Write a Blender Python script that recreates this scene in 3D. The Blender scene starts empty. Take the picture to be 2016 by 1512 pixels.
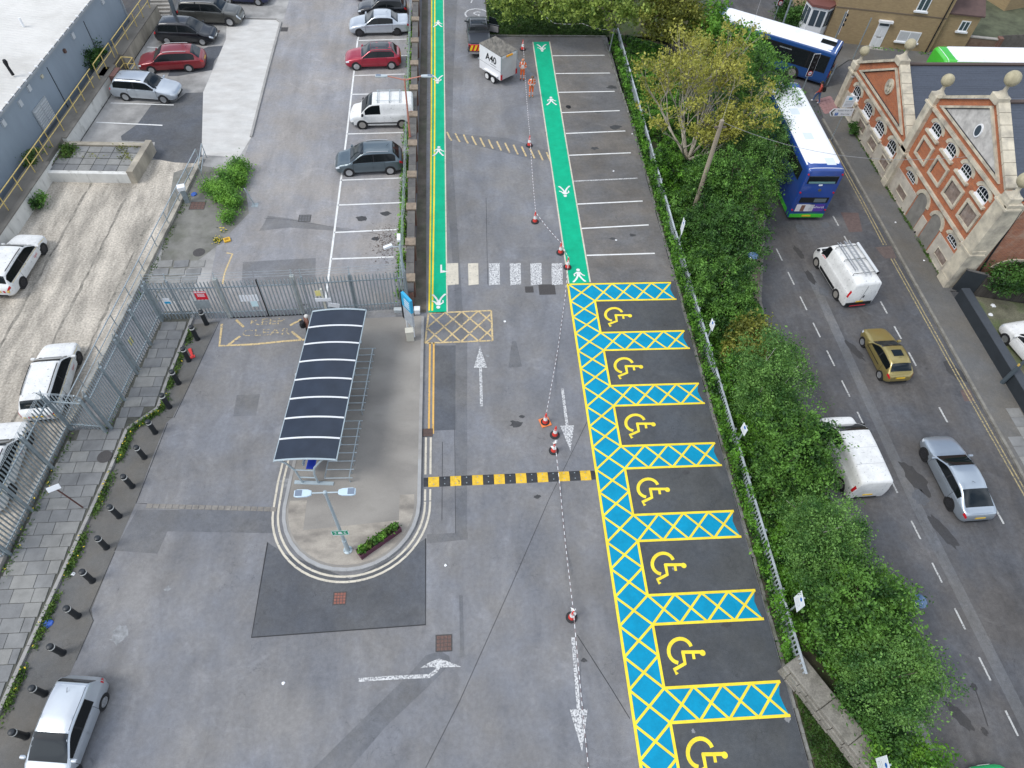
import bpy, bmesh, math, random
import numpy as np
from mathutils import Vector, Matrix
random.seed(7); np.random.seed(7)
RNG = np.random.default_rng(7)
PI = math.pi
C = bpy.context.scene.collection
scene = bpy.context.scene

# ---------------------------------------------------------------- camera
CAM_H = 29.5
FPX = 1346.13                       # focal length in pixels of a 2016 px wide frame
RIGHT = Vector((0.99746341, -0.06054668, 0.03742786))
UP = Vector((0.02701285, 0.80845788, 0.58793381))
FWD = Vector((0.06585629, 0.58543143, -0.80804269))
cam = bpy.data.cameras.new('camera')
cam_ob = bpy.data.objects.new('camera', cam)
C.objects.link(cam_ob)
cam.sensor_width = 36.0
cam.lens = 36.0 * FPX / 2016.0
cam.clip_end = 2000
m3 = Matrix((RIGHT, UP, -FWD)).transposed()
cam_ob.matrix_world = Matrix.Translation((0, 0, CAM_H)) @ m3.to_4x4()
scene.camera = cam_ob

# ---------------------------------------------------------------- world, sun, exposure
SUN_EL, SUN_AZ = math.radians(52), math.radians(250)      # azimuth measured clockwise from +Y
w = bpy.data.worlds.new('World'); scene.world = w; w.use_nodes = True
nt = w.node_tree; nt.nodes.clear()
out = nt.nodes.new('ShaderNodeOutputWorld'); bg = nt.nodes.new('ShaderNodeBackground')
sky = nt.nodes.new('ShaderNodeTexSky'); sky.sky_type = 'NISHITA'; sky.sun_disc = False
sky.sun_elevation = SUN_EL; sky.sun_rotation = SUN_AZ
sky.dust_density = 3.0; sky.ozone_density = 1.0; sky.air_density = 1.0
# broken cloud cover over the blue sky, the same all round
tc = nt.nodes.new('ShaderNodeTexCoord'); nz = nt.nodes.new('ShaderNodeTexNoise')
nz.inputs['Scale'].default_value = 2.2; nz.inputs['Detail'].default_value = 3; nz.inputs['Roughness'].default_value = .5
cr = nt.nodes.new('ShaderNodeValToRGB')
cr.color_ramp.elements[0].position = .40; cr.color_ramp.elements[0].color = (0, 0, 0, 1)
cr.color_ramp.elements[1].position = .58; cr.color_ramp.elements[1].color = (1, 1, 1, 1)
cl = nt.nodes.new('ShaderNodeMix'); cl.data_type = 'RGBA'
cl.inputs['B'].default_value = (8.5, 9.25, 10.4, 1)
mp = nt.nodes.new('ShaderNodeMapping'); mp.inputs['Scale'].default_value = (1, 1, 1.8)
nt.links.new(tc.outputs['Generated'], mp.inputs['Vector']); nt.links.new(mp.outputs[0], nz.inputs['Vector'])
nt.links.new(nz.outputs['Fac'], cr.inputs['Fac']); nt.links.new(cr.outputs['Color'], cl.inputs['Factor'])
nt.links.new(sky.outputs['Color'], cl.inputs['A']); nt.links.new(cl.outputs['Result'], bg.inputs['Color'])
bg.inputs['Strength'].default_value = 0.115
nt.links.new(bg.outputs[0], out.inputs['Surface'])
sl = bpy.data.lights.new('sun', 'SUN'); sl.energy = 1.35; sl.angle = math.radians(20); sl.color = (1, .98, .94)
so = bpy.data.objects.new('sun', sl); C.objects.link(so); so.location = (0, 0, 60)
sd = Vector((math.sin(SUN_AZ) * math.cos(SUN_EL), math.cos(SUN_AZ) * math.cos(SUN_EL), math.sin(SUN_EL)))
so.rotation_euler = sd.to_track_quat('Z', 'Y').to_euler()
scene.view_settings.view_transform = 'Standard'; scene.view_settings.look = 'None'
scene.view_settings.gamma = 1.0; scene.view_settings.use_curve_mapping = False
scene.view_settings.exposure = 0.44

# ---------------------------------------------------------------- measuring helper
def G(px, py, z=0.0):
    """point of the level plane z seen at a picture position (2016 x 1512)"""
    d = RIGHT * ((px - 1008) / FPX) - UP * ((py - 756) / FPX) + FWD
    s = (z - CAM_H) / d.z
    return (d.x * s, d.y * s)

# ---------------------------------------------------------------- materials
MATS = {}
def srgb(r, g, b):
    f = lambda c: (c / 255 / 12.92) if c / 255 <= .04045 else ((c / 255 + .055) / 1.055) ** 2.4
    return (f(r), f(g), f(b))
def mat(name, col=(.5, .5, .5), rough=.7, metal=0.0, var=0.0, vs=3.0, col2=None, c2s=.6, c2lo=.45, c2hi=.65,
        speck=0.0, ss=60.0, bump=0.0, bs=40.0, coat=0.0, spec=None, stretch=None, emit=0.0, object_space=False, island=0.0):
    if name in MATS: return MATS[name]
    m = bpy.data.materials.new(name); m.use_nodes = True
    t = m.node_tree; b = t.nodes['Principled BSDF']
    b.inputs['Roughness'].default_value = rough; b.inputs['Metallic'].default_value = metal
    if coat: b.inputs['Coat Weight'].default_value = coat; b.inputs['Coat Roughness'].default_value = .06
    if spec is not None: b.inputs['Specular IOR Level'].default_value = spec
    N = lambda k: t.nodes.new(k); L = t.links.new
    b.inputs['Base Color'].default_value = (*col, 1)
    src = None
    if object_space:
        g = N('ShaderNodeTexCoord'); pos = g.outputs['Object']
    else:
        g = N('ShaderNodeNewGeometry'); pos = g.outputs['Position']
    if stretch:
        mp = N('ShaderNodeMapping'); mp.inputs['Scale'].default_value = stretch
        L(pos, mp.inputs['Vector']); pos2 = mp.outputs[0]
    else: pos2 = pos
    def noise(scale, detail=4, v=None, rough_=.6):
        n = N('ShaderNodeTexNoise'); n.inputs['Scale'].default_value = scale
        n.inputs['Detail'].default_value = detail; n.inputs['Roughness'].default_value = rough_
        L(v if v else pos2, n.inputs['Vector']); return n.outputs['Fac']
    def ramp(sock, lo, hi):
        r = N('ShaderNodeMapRange'); r.inputs['From Min'].default_value = lo; r.inputs['From Max'].default_value = hi
        L(sock, r.inputs['Value']); return r.outputs['Result']
    cur = None
    def setcur(s):
        nonlocal cur; cur = s
    if col2 is not None:
        mx = N('ShaderNodeMix'); mx.data_type = 'RGBA'
        mx.inputs['A'].default_value = (*col, 1); mx.inputs['B'].default_value = (*col2, 1)
        L(ramp(noise(c2s, 7), c2lo, c2hi), mx.inputs['Factor']); cur = mx.outputs['Result']
    def mul(fac_sock):
        mx = N('ShaderNodeMix'); mx.data_type = 'RGBA'; mx.blend_type = 'MULTIPLY'; mx.inputs['Factor'].default_value = 1
        if cur is None: mx.inputs['A'].default_value = (*col, 1)
        else: L(cur, mx.inputs['A'])
        L(fac_sock, mx.inputs['B']); setcur(mx.outputs['Result'])
    def lin(sock, lo, hi):
        r = N('ShaderNodeMapRange'); r.inputs['From Min'].default_value = .3; r.inputs['From Max'].default_value = .7
        r.inputs['To Min'].default_value = lo; r.inputs['To Max'].default_value = hi; r.clamp = False
        L(sock, r.inputs['Value']); return r.outputs['Result']
    if var: mul(lin(noise(vs, 5), 1 - var, 1 + var))
    if speck: mul(lin(noise(ss, 2, pos), 1 - speck, 1 + speck))
    if island:
        gi = N('ShaderNodeNewGeometry'); r = N('ShaderNodeMapRange')
        r.inputs['To Min'].default_value = 1 - island; r.inputs['To Max'].default_value = 1 + island
        L(gi.outputs['Random Per Island'], r.inputs['Value']); mul(r.outputs['Result'])
    if cur is not None: L(cur, b.inputs['Base Color'])
    if bump:
        bn = N('ShaderNodeBump'); bn.inputs['Strength'].default_value = bump; bn.inputs['Distance'].default_value = .02
        L(noise(bs, 5), bn.inputs['Height']); L(bn.outputs[0], b.inputs['Normal'])
    if emit:
        b.inputs['Emission Color'].default_value = (*col, 1); b.inputs['Emission Strength'].default_value = emit
    MATS[name] = m; return m

def asphalt(name, col, warm=0.0, contrast=.18, streak=(1, 1, 1), blotch=None):
    """old tarmac: broad tonal drift, tyre-worn streaks, stains, aggregate sparkle, hairline cracks"""
    if name in MATS: return MATS[name]
    m = bpy.data.materials.new(name); m.use_nodes = True; t = m.node_tree; b = t.nodes['Principled BSDF']
    N = lambda k: t.nodes.new(k); L = t.links.new
    g = N('ShaderNodeNewGeometry'); pos = g.outputs['Position']
    def nz(sc, det, vec=None, dist=0):
        n = N('ShaderNodeTexNoise'); n.inputs['Scale'].default_value = sc; n.inputs['Detail'].default_value = det
        n.inputs['Roughness'].default_value = .62; n.inputs['Distortion'].default_value = dist
        L(vec or pos, n.inputs['Vector']); return n.outputs['Fac']
    def mr(s, a, b_, c, d, cl=True):
        r = N('ShaderNodeMapRange'); r.clamp = cl
        for k, v in zip(('From Min', 'From Max', 'To Min', 'To Max'), (a, b_, c, d)): r.inputs[k].default_value = v
        L(s, r.inputs['Value']); return r.outputs['Result']
    def mm(a, op, b_):
        q = N('ShaderNodeMath'); q.operation = op
        for i, s in enumerate((a, b_)):
            if isinstance(s, (int, float)): q.inputs[i].default_value = s
            else: L(s, q.inputs[i])
        return q.outputs[0]
    mp = N('ShaderNodeMapping'); mp.inputs['Scale'].default_value = streak; L(pos, mp.inputs['Vector'])
    f = mr(nz(.16, 5, None, .4), .3, .7, 1 - contrast, 1 + contrast, False)
    f = mm(f, 'MULTIPLY', mr(nz(.9, 6, mp.outputs[0], .6), .3, .7, 1 - contrast * .75, 1 + contrast * .75, False))
    f = mm(f, 'MULTIPLY', mr(nz(5.5, 6, None, .3), .3, .7, 1 - contrast * .6, 1 + contrast * .6, False))
    f = mm(f, 'MULTIPLY', mr(nz(.45, 4, None, 1.5), .56, .66, 1.0, 1.0 + contrast * .7))
    f = mm(f, 'MULTIPLY', mr(nz(38, 3), .3, .7, .80, 1.20, False))
    f = mm(f, 'MULTIPLY', mr(nz(1.1, 3, None, 1.2), .70, .78, 1.0, .68))      # oil stains
    vo = N('ShaderNodeTexVoronoi'); vo.feature = 'DISTANCE_TO_EDGE'; vo.inputs['Scale'].default_value = .16
    wv = N('ShaderNodeMix'); wv.data_type = 'VECTOR'; wv.inputs['Factor'].default_value = .16
    nn = N('ShaderNodeTexNoise'); nn.inputs['Scale'].default_value = .9; nn.inputs['Detail'].default_value = 4
    L(pos, nn.inputs['Vector']); L(pos, wv.inputs['A'])
    sc = N('ShaderNodeVectorMath'); sc.operation = 'SCALE'; sc.inputs['Scale'].default_value = 30
    L(nn.outputs['Color'], sc.inputs[0]); L(sc.outputs[0], wv.inputs['B']); L(wv.outputs['Result'], vo.inputs['Vector'])
    crack = mm(mr(vo.outputs['Distance'], 0.0, .004, .72, 1.0), 'MAXIMUM', mr(nz(.35, 3), .45, .55, .72, 1.0))
    f = mm(f, 'MULTIPLY', crack)
    light = mr(nz(16, 3), .74, .80, 0, .35)
    mx = N('ShaderNodeMix'); mx.data_type = 'RGBA'; mx.blend_type = 'MULTIPLY'; mx.inputs['Factor'].default_value = 1
    hue = N('ShaderNodeMix'); hue.data_type = 'RGBA'
    hue.inputs['A'].default_value = (*col, 1); hue.inputs['B'].default_value = (col[0] * (1.08 + warm), col[1] * (1.02 + warm * .4), col[2] * .92, 1)
    L(mr(nz(.3, 4), .38, .62, 0, 1), hue.inputs['Factor'])
    L(hue.outputs['Result'], mx.inputs['A']); L(f, mx.inputs['B'])
    l2 = N('ShaderNodeMix'); l2.data_type = 'RGBA'; L(mx.outputs['Result'], l2.inputs['A'])
    l2.inputs['B'].default_value = (.34, .33, .32, 1); L(mm(light, 'MULTIPLY', .5), l2.inputs['Factor'])
    L(l2.outputs['Result'], b.inputs['Base Color'])
    b.inputs['Roughness'].default_value = .88; b.inputs['Specular IOR Level'].default_value = .3
    bu = N('ShaderNodeBump'); bu.inputs['Strength'].default_value = .35; bu.inputs['Distance'].default_value = .01
    L(nz(70, 3), bu.inputs['Height']); L(bu.outputs[0], b.inputs['Normal'])
    MATS[name] = m; return m

def road_paint(name, col, under, wear=.0, scale=9.0):
    """painted line; wear = share worn through to the surface below, with a shape of its own"""
    if name in MATS: return MATS[name]
    m = bpy.data.materials.new(name); m.use_nodes = True; t = m.node_tree; b = t.nodes['Principled BSDF']
    N = lambda k: t.nodes.new(k); L = t.links.new
    g = N('ShaderNodeNewGeometry')
    n = N('ShaderNodeTexNoise'); n.inputs['Scale'].default_value = scale; n.inputs['Detail'].default_value = 6; n.inputs['Roughness'].default_value = .68
    L(g.outputs['Position'], n.inputs['Vector'])
    r = N('ShaderNodeMapRange'); c = .70 - wear * .42
    r.inputs['From Min'].default_value = c - .05; r.inputs['From Max'].default_value = c + .05
    L(n.outputs['Fac'], r.inputs['Value'])
    n2 = N('ShaderNodeTexNoise'); n2.inputs['Scale'].default_value = 1.5; n2.inputs['Detail'].default_value = 9; n2.inputs['Roughness'].default_value = .72
    L(g.outputs['Position'], n2.inputs['Vector'])
    r2 = N('ShaderNodeMapRange'); r2.inputs['From Min'].default_value = .3; r2.inputs['From Max'].default_value = .7
    r2.inputs['To Min'].default_value = .80; r2.inputs['To Max'].default_value = 1.10
    L(n2.outputs['Fac'], r2.inputs['Value'])
    mu = N('ShaderNodeMix'); mu.data_type = 'RGBA'; mu.blend_type = 'MULTIPLY'; mu.inputs['Factor'].default_value = 1
    mu.inputs['A'].default_value = (*col, 1); L(r2.outputs['Result'], mu.inputs['B'])
    mx = N('ShaderNodeMix'); mx.data_type = 'RGBA'; L(mu.outputs['Result'], mx.inputs['A'])
    mx.inputs['B'].default_value = (*under, 1); L(r.outputs['Result'], mx.inputs['Factor'])
    L(mx.outputs['Result'], b.inputs['Base Color']); b.inputs['Roughness'].default_value = .7; b.inputs['Specular IOR Level'].default_value = .2
    MATS[name] = m; return m

def brickmat(name, c1, c2, mortar, scale=1.0, axis='YZ', stain=(.12, .06, .045), stain_amt=.75):
    if name in MATS: return MATS[name]
    m = bpy.data.materials.new(name); m.use_nodes = True; t = m.node_tree; b = t.nodes['Principled BSDF']
    N = lambda k: t.nodes.new(k); L = t.links.new
    g = N('ShaderNodeNewGeometry'); s = N('ShaderNodeSeparateXYZ'); L(g.outputs['Position'], s.inputs[0])
    cb = N('ShaderNodeCombineXYZ'); L(s.outputs[axis[0]], cb.inputs[0]); L(s.outputs[axis[1]], cb.inputs[1])
    br = N('ShaderNodeTexBrick'); br.inputs['Scale'].default_value = scale
    br.inputs['Color1'].default_value = (*c1, 1); br.inputs['Color2'].default_value = (*c2, 1); br.inputs['Mortar'].default_value = (*mortar, 1)
    br.inputs['Brick Width'].default_value = .225; br.inputs['Row Height'].default_value = .075; br.inputs['Mortar Size'].default_value = .006
    L(cb.outputs[0], br.inputs['Vector'])
    n = N('ShaderNodeTexNoise'); n.inputs['Scale'].default_value = 1.6; n.inputs['Detail'].default_value = 8; n.inputs['Roughness'].default_value = .7
    L(g.outputs['Position'], n.inputs['Vector'])
    r = N('ShaderNodeMapRange'); r.inputs['From Min'].default_value = .48; r.inputs['From Max'].default_value = .68; r.inputs['To Max'].default_value = stain_amt
    L(n.outputs['Fac'], r.inputs['Value'])
    mx = N('ShaderNodeMix'); mx.data_type = 'RGBA'; L(br.outputs['Color'], mx.inputs['A']); mx.inputs['B'].default_value = (*stain, 1)
    L(r.outputs['Result'], mx.inputs['Factor']); L(mx.outputs['Result'], b.inputs['Base Color'])
    b.inputs['Roughness'].default_value = .9
    MATS[name] = m; return m

def leafmat(name, c1, c2, vs=1.3):
    if name in MATS: return MATS[name]
    m = bpy.data.materials.new(name); m.use_nodes = True; t = m.node_tree; t.nodes.clear()
    N = lambda k: t.nodes.new(k); L = t.links.new
    o = N('ShaderNodeOutputMaterial'); d = N('ShaderNodeBsdfPrincipled'); tr = N('ShaderNodeBsdfTranslucent'); mix = N('ShaderNodeMixShader')
    d.inputs['Roughness'].default_value = .55; d.inputs['Specular IOR Level'].default_value = .35
    g = N('ShaderNodeNewGeometry'); n = N('ShaderNodeTexNoise'); n.inputs['Scale'].default_value = vs; n.inputs['Detail'].default_value = 3
    L(g.outputs['Position'], n.inputs['Vector'])
    a = N('ShaderNodeMath'); a.operation = 'MULTIPLY_ADD'; a.inputs[1].default_value = .55; a.inputs[2].default_value = -.02
    L(g.outputs['Random Per Island'], a.inputs[0])
    s = N('ShaderNodeMath'); s.operation = 'MULTIPLY_ADD'; s.inputs[1].default_value = 3.4; s.inputs[2].default_value = -1.52  # steep ramp: dark clumps put the shaded gaps of a crown into leaf colour
    L(n.outputs['Fac'], s.inputs[0])
    ad = N('ShaderNodeMath'); ad.operation = 'ADD'; ad.use_clamp = True; L(a.outputs[0], ad.inputs[0]); L(s.outputs[0], ad.inputs[1])
    mx = N('ShaderNodeMix'); mx.data_type = 'RGBA'; mx.inputs['A'].default_value = (*c1, 1); mx.inputs['B'].default_value = (*c2, 1)
    L(ad.outputs[0], mx.inputs['Factor'])
    L(mx.outputs['Result'], d.inputs['Base Color']); L(mx.outputs['Result'], tr.inputs['Color'])
    mix.inputs['Fac'].default_value = .2; L(d.outputs[0], mix.inputs[1]); L(tr.outputs[0], mix.inputs[2]); L(mix.outputs[0], o.inputs['Surface'])
    MATS[name] = m; return m

# ---------------------------------------------------------------- mesh building
class MB:
    def __init__(s): s.v = []; s.f = []
    def add(s, vs, fs):
        o = len(s.v); s.v += [tuple(p) for p in vs]; s.f += [tuple(i + o for i in f) for f in fs]; return s
    def box(s, x0, x1, y0, y1, z0, z1):
        return s.add([(x0, y0, z0), (x1, y0, z0), (x1, y1, z0), (x0, y1, z0), (x0, y0, z1), (x1, y0, z1), (x1, y1, z1), (x0, y1, z1)],
                     [(3, 2, 1, 0), (4, 5, 6, 7), (0, 1, 5, 4), (1, 2, 6, 5), (2, 3, 7, 6), (3, 0, 4, 7)])
    def bar(s, a, b, wd, z0, z1):
        """box on plan from a to b (xy) of width wd"""
        a = Vector(a[:2]); b = Vector(b[:2]); t = (b - a).normalized(); n = Vector((-t.y, t.x)) * wd / 2
        q = [a - n, b - n, b + n, a + n]
        return s.prism([(p.x, p.y) for p in q], z0, z1)
    def prism(s, poly, z0, z1):
        n = len(poly); a = 0
        for i in range(n): a += poly[i][0] * poly[(i + 1) % n][1] - poly[(i + 1) % n][0] * poly[i][1]
        if a < 0: poly = poly[::-1]
        vs = [(x, y, z0) for x, y in poly] + [(x, y, z1) for x, y in poly]
        fs = [tuple(range(n - 1, -1, -1)), tuple(range(n, 2 * n))] + [(i, (i + 1) % n, n + (i + 1) % n, n + i) for i in range(n)]
        return s.add(vs, fs)
    def extr(s, pts, d):
        """planar 3D polygon extruded by vector d"""
        n = len(pts); d = Vector(d); vs = [Vector(p) for p in pts] + [Vector(p) + d for p in pts]
        nrm = Vector((0, 0, 0))
        for i in range(n): nrm += Vector(pts[i]).cross(Vector(pts[(i + 1) % n]))
        fs = [tuple(range(n - 1, -1, -1)), tuple(range(n, 2 * n))] + [(i, (i + 1) % n, n + (i + 1) % n, n + i) for i in range(n)]
        if nrm.dot(d) < 0: fs = [f[::-1] for f in fs]
        return s.add(vs, fs)
    def sheet(s, poly, z):
        n = len(poly); a = 0
        for i in range(n): a += poly[i][0] * poly[(i + 1) % n][1] - poly[(i + 1) % n][0] * poly[i][1]
        if a < 0: poly = poly[::-1]
        return s.add([(p[0], p[1], z) for p in poly], [tuple(range(n))])
    def strip(s, a, b, wd, z):
        a = Vector(a[:2]); b = Vector(b[:2]); t = (b - a).normalized(); n = Vector((-t.y, t.x)) * wd / 2
        return s.sheet([tuple(a - n), tuple(b - n), tuple(b + n), tuple(a + n)], z)
    def path(s, pts, wd, z):
        """flat ribbon along a polyline"""
        P = [Vector(p[:2]) for p in pts]; vs = []
        for i, p in enumerate(P):
            t = (P[min(i + 1, len(P) - 1)] - P[max(i - 1, 0)]).normalized(); n = Vector((-t.y, t.x)) * wd / 2
            vs += [(p.x + n.x, p.y + n.y, z), (p.x - n.x, p.y - n.y, z)]
        return s.add(vs, [(2 * i, 2 * i + 1, 2 * i + 3, 2 * i + 2) for i in range(len(P) - 1)])
    def wallpath(s, pts, wd, z0, z1):
        P = [Vector(p[:2]) for p in pts]; vs = []
        for i, p in enumerate(P):
            t = (P[min(i + 1, len(P) - 1)] - P[max(i - 1, 0)]).normalized(); n = Vector((-t.y, t.x)) * wd / 2
            a, b = p + n, p - n
            vs += [(a.x, a.y, z0), (b.x, b.y, z0), (b.x, b.y, z1), (a.x, a.y, z1)]
        fs = []
        for i in range(len(P) - 1):
            o = 4 * i
            for k in range(4): fs.append((o + k, o + 4 + k, o + 4 + (k + 1) % 4, o + (k + 1) % 4))
        e = 4 * (len(P) - 1); fs += [(3, 2, 1, 0)[::-1], (e, e + 1, e + 2, e + 3)[::-1]]
        return s.add(vs, fs)
    def tube(s, pts, r, n=6, cap=True):
        P = [Vector(p) for p in pts]; R = r if isinstance(r, (list, tuple)) else [r] * len(P); vs = []; u = None
        for i, p in enumerate(P):
            t = (P[min(i + 1, len(P) - 1)] - P[max(i - 1, 0)]).normalized()
            if u is None:
                u = t.orthogonal().normalized()
            else:
                u = (u - t * u.dot(t)); u = u.normalized() if u.length > 1e-5 else t.orthogonal().normalized()
            w_ = t.cross(u)
            for k in range(n):
                a = 2 * PI * k / n; vs.append(p + (u * math.cos(a) + w_ * math.sin(a)) * R[i])
        fs = []
        for i in range(len(P) - 1):
            for k in range(n): fs.append((i * n + k, i * n + (k + 1) % n, (i + 1) * n + (k + 1) % n, (i + 1) * n + k))
        if cap: fs += [tuple(range(n - 1, -1, -1)), tuple(range((len(P) - 1) * n, len(P) * n))]
        return s.add(vs, fs)
    def lathe(s, prof, c=(0, 0, 0), n=16, axis='Z'):
        """prof = [(r, h)...] bottom to top"""
        vs = []
        for r, h in prof:
            for k in range(n):
                a = 2 * PI * k / n; x, y = r * math.cos(a), r * math.sin(a)
                q = (x, y, h) if axis == 'Z' else ((x, h, -y) if axis == 'Y' else (h, x, y))
                vs.append((q[0] + c[0], q[1] + c[1], q[2] + c[2]))
        fs = []
        for i in range(len(prof) - 1):
            for k in range(n): fs.append((i * n + k, i * n + (k + 1) % n, (i + 1) * n + (k + 1) % n, (i + 1) * n + k))
        fs += [tuple(range(n - 1, -1, -1)), tuple(range((len(prof) - 1) * n, len(prof) * n))]
        return s.add(vs, fs)
    def mesh(s, name, m, smooth=False):
        me = bpy.data.meshes.new(name); me.from_pydata(s.v, [], s.f)
        if m: me.materials.append(m)
        if smooth:
            me.shade_smooth()
            try: me.set_sharp_from_angle(angle=math.radians(42))
            except Exception: pass
        me.update(); return me
    def build(s, name, m, parent=None, smooth=False, bevel=0, loc=None, rz=0):
        return ob(name, s.mesh(name, m, smooth), parent, bevel, loc, rz)

def ob(name, me, parent=None, bevel=0, loc=None, rz=0):
    o = bpy.data.objects.new(name, me); C.objects.link(o)
    if parent: o.parent = parent
    if loc is not None: o.location = loc
    if rz: o.rotation_euler = (0, 0, rz)
    if bevel:
        b = o.modifiers.new('edge', 'BEVEL'); b.width = bevel; b.segments = 2; b.limit_method = 'ANGLE'
    return o
def tag(o, label=None, cat=None, group=None, kind=None):
    if label: o['label'] = label
    if cat: o['category'] = cat
    if group: o['group'] = group
    if kind: o['kind'] = kind
    return o
def thing(name, label, cat, loc=(0, 0, 0), rz=0, group=None):
    o = bpy.data.objects.new(name, None); C.objects.link(o); o.empty_display_size = .3
    o.location = loc if len(loc) == 3 else (loc[0], loc[1], 0); o.rotation_euler = (0, 0, rz)
    return tag(o, label, cat, group)
def struct(o): o['kind'] = 'structure'; return o
CH = {}
def copy_tree(o, loc, rz, label=None, group=None):
    c = o.copy(); C.objects.link(c); c.location = loc; c.rotation_euler = (0, 0, rz)
    if label: c['label'] = label
    if group: c['group'] = group
    def rec(a, b):
        for k in [x for x in KIDS(a)]:
            d = k.copy(); C.objects.link(d); d.parent = b; rec(k, d)
    rec(o, c); return c
def KIDS(o): return list(o.children)
def text_obj(name, txt, size, m, parent, loc, rot, align='CENTER', ext=0.0, sx=1.0, sy=1.0, off=0.0):
    cu = bpy.data.curves.new(name, 'FONT'); cu.body = txt; cu.size = size; cu.align_x = align; cu.align_y = 'CENTER'
    cu.extrude = ext; cu.offset = off; cu.resolution_u = 3
    t = bpy.data.objects.new('tmp', cu); C.objects.link(t)
    dg = bpy.context.evaluated_depsgraph_get(); me = bpy.data.meshes.new_from_object(t.evaluated_get(dg))
    bpy.data.objects.remove(t); bpy.data.curves.remove(cu)
    me.materials.clear(); me.materials.append(m); me.name = name
    o = ob(name, me, parent, 0, loc); o.rotation_euler = rot; o.scale = (sx, sy, 1); return o
def along(a, b, t): return (a[0] + (b[0] - a[0]) * t, a[1] + (b[1] - a[1]) * t)

# common materials
STEEL = mat('galvanised_steel', (.42, .47, .49), .5, .55, var=.14, vs=6)
STEEL_D = mat('weathered_galvanised_steel', (.33, .38, .40), .55, .5, var=.2, vs=5)
GREYPOST = mat('grey_painted_steel', (.40, .47, .50), .45, .2, var=.06)
BLACKRUB = mat('black_rubber', (.018, .018, .02), .75, var=.15)
BLACKP = mat('black_plastic', (.014, .015, .017), .62, spec=.3)
GLASS = mat('dark_glass', (.010, .014, .016), .05, coat=.1, spec=.5)
GLASS_L = mat('house_glass', (.06, .08, .10), .08, spec=.7)
WHITE_P = mat('white_gloss', (.78, .79, .8), .35)
STONE = mat('cream_limestone', (.54, .485, .375), .85, var=.18, vs=1.4, col2=(.31, .28, .23), c2s=1.3, c2lo=.46, c2hi=.70, speck=.08, ss=30, bump=.3)
CONC = mat('old_concrete', (.33, .31, .28), .9, var=.18, vs=1.2, col2=(.22, .21, .19), c2s=.8, c2lo=.45, c2hi=.7, speck=.1, bump=.3)
KERBM = mat('kerb_concrete', (.30, .29, .275), .88, var=.16, vs=2, speck=.1, ss=40)
REDPL = mat('red_plastic', (.62, .035, .03), .45)
# ================================================================ SETTING
R = -0.6                                                   # level of the street beyond the bank
A_LOT = asphalt('tarmac_lot', (.178, .183, .198), .0, .19, (1, .35, 1))
A_BAY = asphalt('tarmac_dark_bays', (.070, .077, .086), .0, .18)
A_UPB = asphalt('tarmac_upper_bays', (.138, .136, .137), .05, .2, (.6, 1, 1))
A_ROAD = asphalt('tarmac_street', (.084, .087, .095), .08, .26, (1, .18, 1))
A_PATCH = asphalt('tarmac_new_patch', (.096, .103, .117), 0, .18)
A_PATCH2 = asphalt('tarmac_mid_patch', (.138, .143, .155), 0, .16)
A_LEFT = asphalt('tarmac_left_lot', (.25, .25, .262), .02, .17, (1.4, .22, 1))
A_LPATCH = asphalt('tarmac_left_patch', (.175, .178, .188), 0, .16)
A_BLACK = asphalt('tarmac_black_patch', (.05, .05, .053), 0, .12)
A_PAVE = asphalt('tarmac_footway', (.12, .12, .118), .03, .12)
LOTC = (.175, .175, .185)
P_WHITE = road_paint('paint_white', (.74, .74, .72), LOTC, .12)
P_WORN = road_paint('paint_white_worn', (.62, .62, .61), LOTC, .42, 14)
P_FAINT = road_paint('paint_white_faint', (.26, .265, .275), LOTC, .55, 14)
P_YEL = road_paint('paint_yellow_fresh', (.88, .68, .05), (.06, .06, .06), .0)
P_YELO = road_paint('paint_yellow_old', (.70, .42, .12), LOTC, .2)
P_YELP = road_paint('paint_yellow_pale', (.62, .47, .24), LOTC, .32)
P_YELW = road_paint('paint_yellow_very_worn', (.56, .44, .24), LOTC, .50, 7)
P_YELS = road_paint('paint_yellow_street', (.42, .34, .17), (.1, .1, .1), .42, 12)
P_CREAM = road_paint('paint_cream_line', (.60, .55, .45), LOTC, .18)
P_BLUE = road_paint('paint_blue', (.001, .27, .455), (.05, .08, .12), .0)
P_GRN = road_paint('paint_green', (.003, .40, .215), (.02, .2, .12), .0)
P_STREETW = road_paint('paint_street_white', (.50, .50, .48), (.11, .11, .11), .32, 12)

struct(MB().sheet([(-400, -300), (400, -300), (400, 400), (-400, 400)], -.78).build('ground', A_ROAD))
def xe(y): return -17.6 + (y - 41) * .1 if y >= 19.4 else -19.76 - (19.4 - y) * .09
car_park = struct(MB().sheet([(12.75, -20), (12.75, 57.7), (2.6, 58.0), (2.4, 95), (-24.0, 95), (-24.6, 62), (-26.2, 43.2), (-26.3, 41),
                              (xe(41), 41), (xe(30), 30), (xe(19.4), 19.4), (xe(12.7), 12.7), (xe(-20), -20)], 0).build('car_park', A_LOT))
def patch(poly, m, z=.004, name='asphalt_patch'): return MB().sheet(poly, z).build(name, m, car_park)
def ppoly(px, z=0): return [G(x, y, z) for x, y in px]
patch([(6.15, -20), (12.73, -20), (12.73, 28.75), (6.2, 28.7)], A_BAY)
patch([(7.3, 28.75), (12.73, 28.75), (12.72, 57.6), (2.9, 57.9), (6.9, 50)], A_UPB)
patch([(-14.75, 26.9), (-3.3, 27.1), (-3.4, 95), (-14.7, 95), (-14.7, 43.6), (-15.2, 36)], A_LEFT, .006)
patch(ppoly([(527, 1068), (495, 1255), (838, 1230), (838, 1060), (800, 1085), (690, 1140), (560, 1090)]), A_PATCH)
patch(ppoly([(851, 680), (900, 680), (898, 846), (852, 848)]), A_PATCH)
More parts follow.
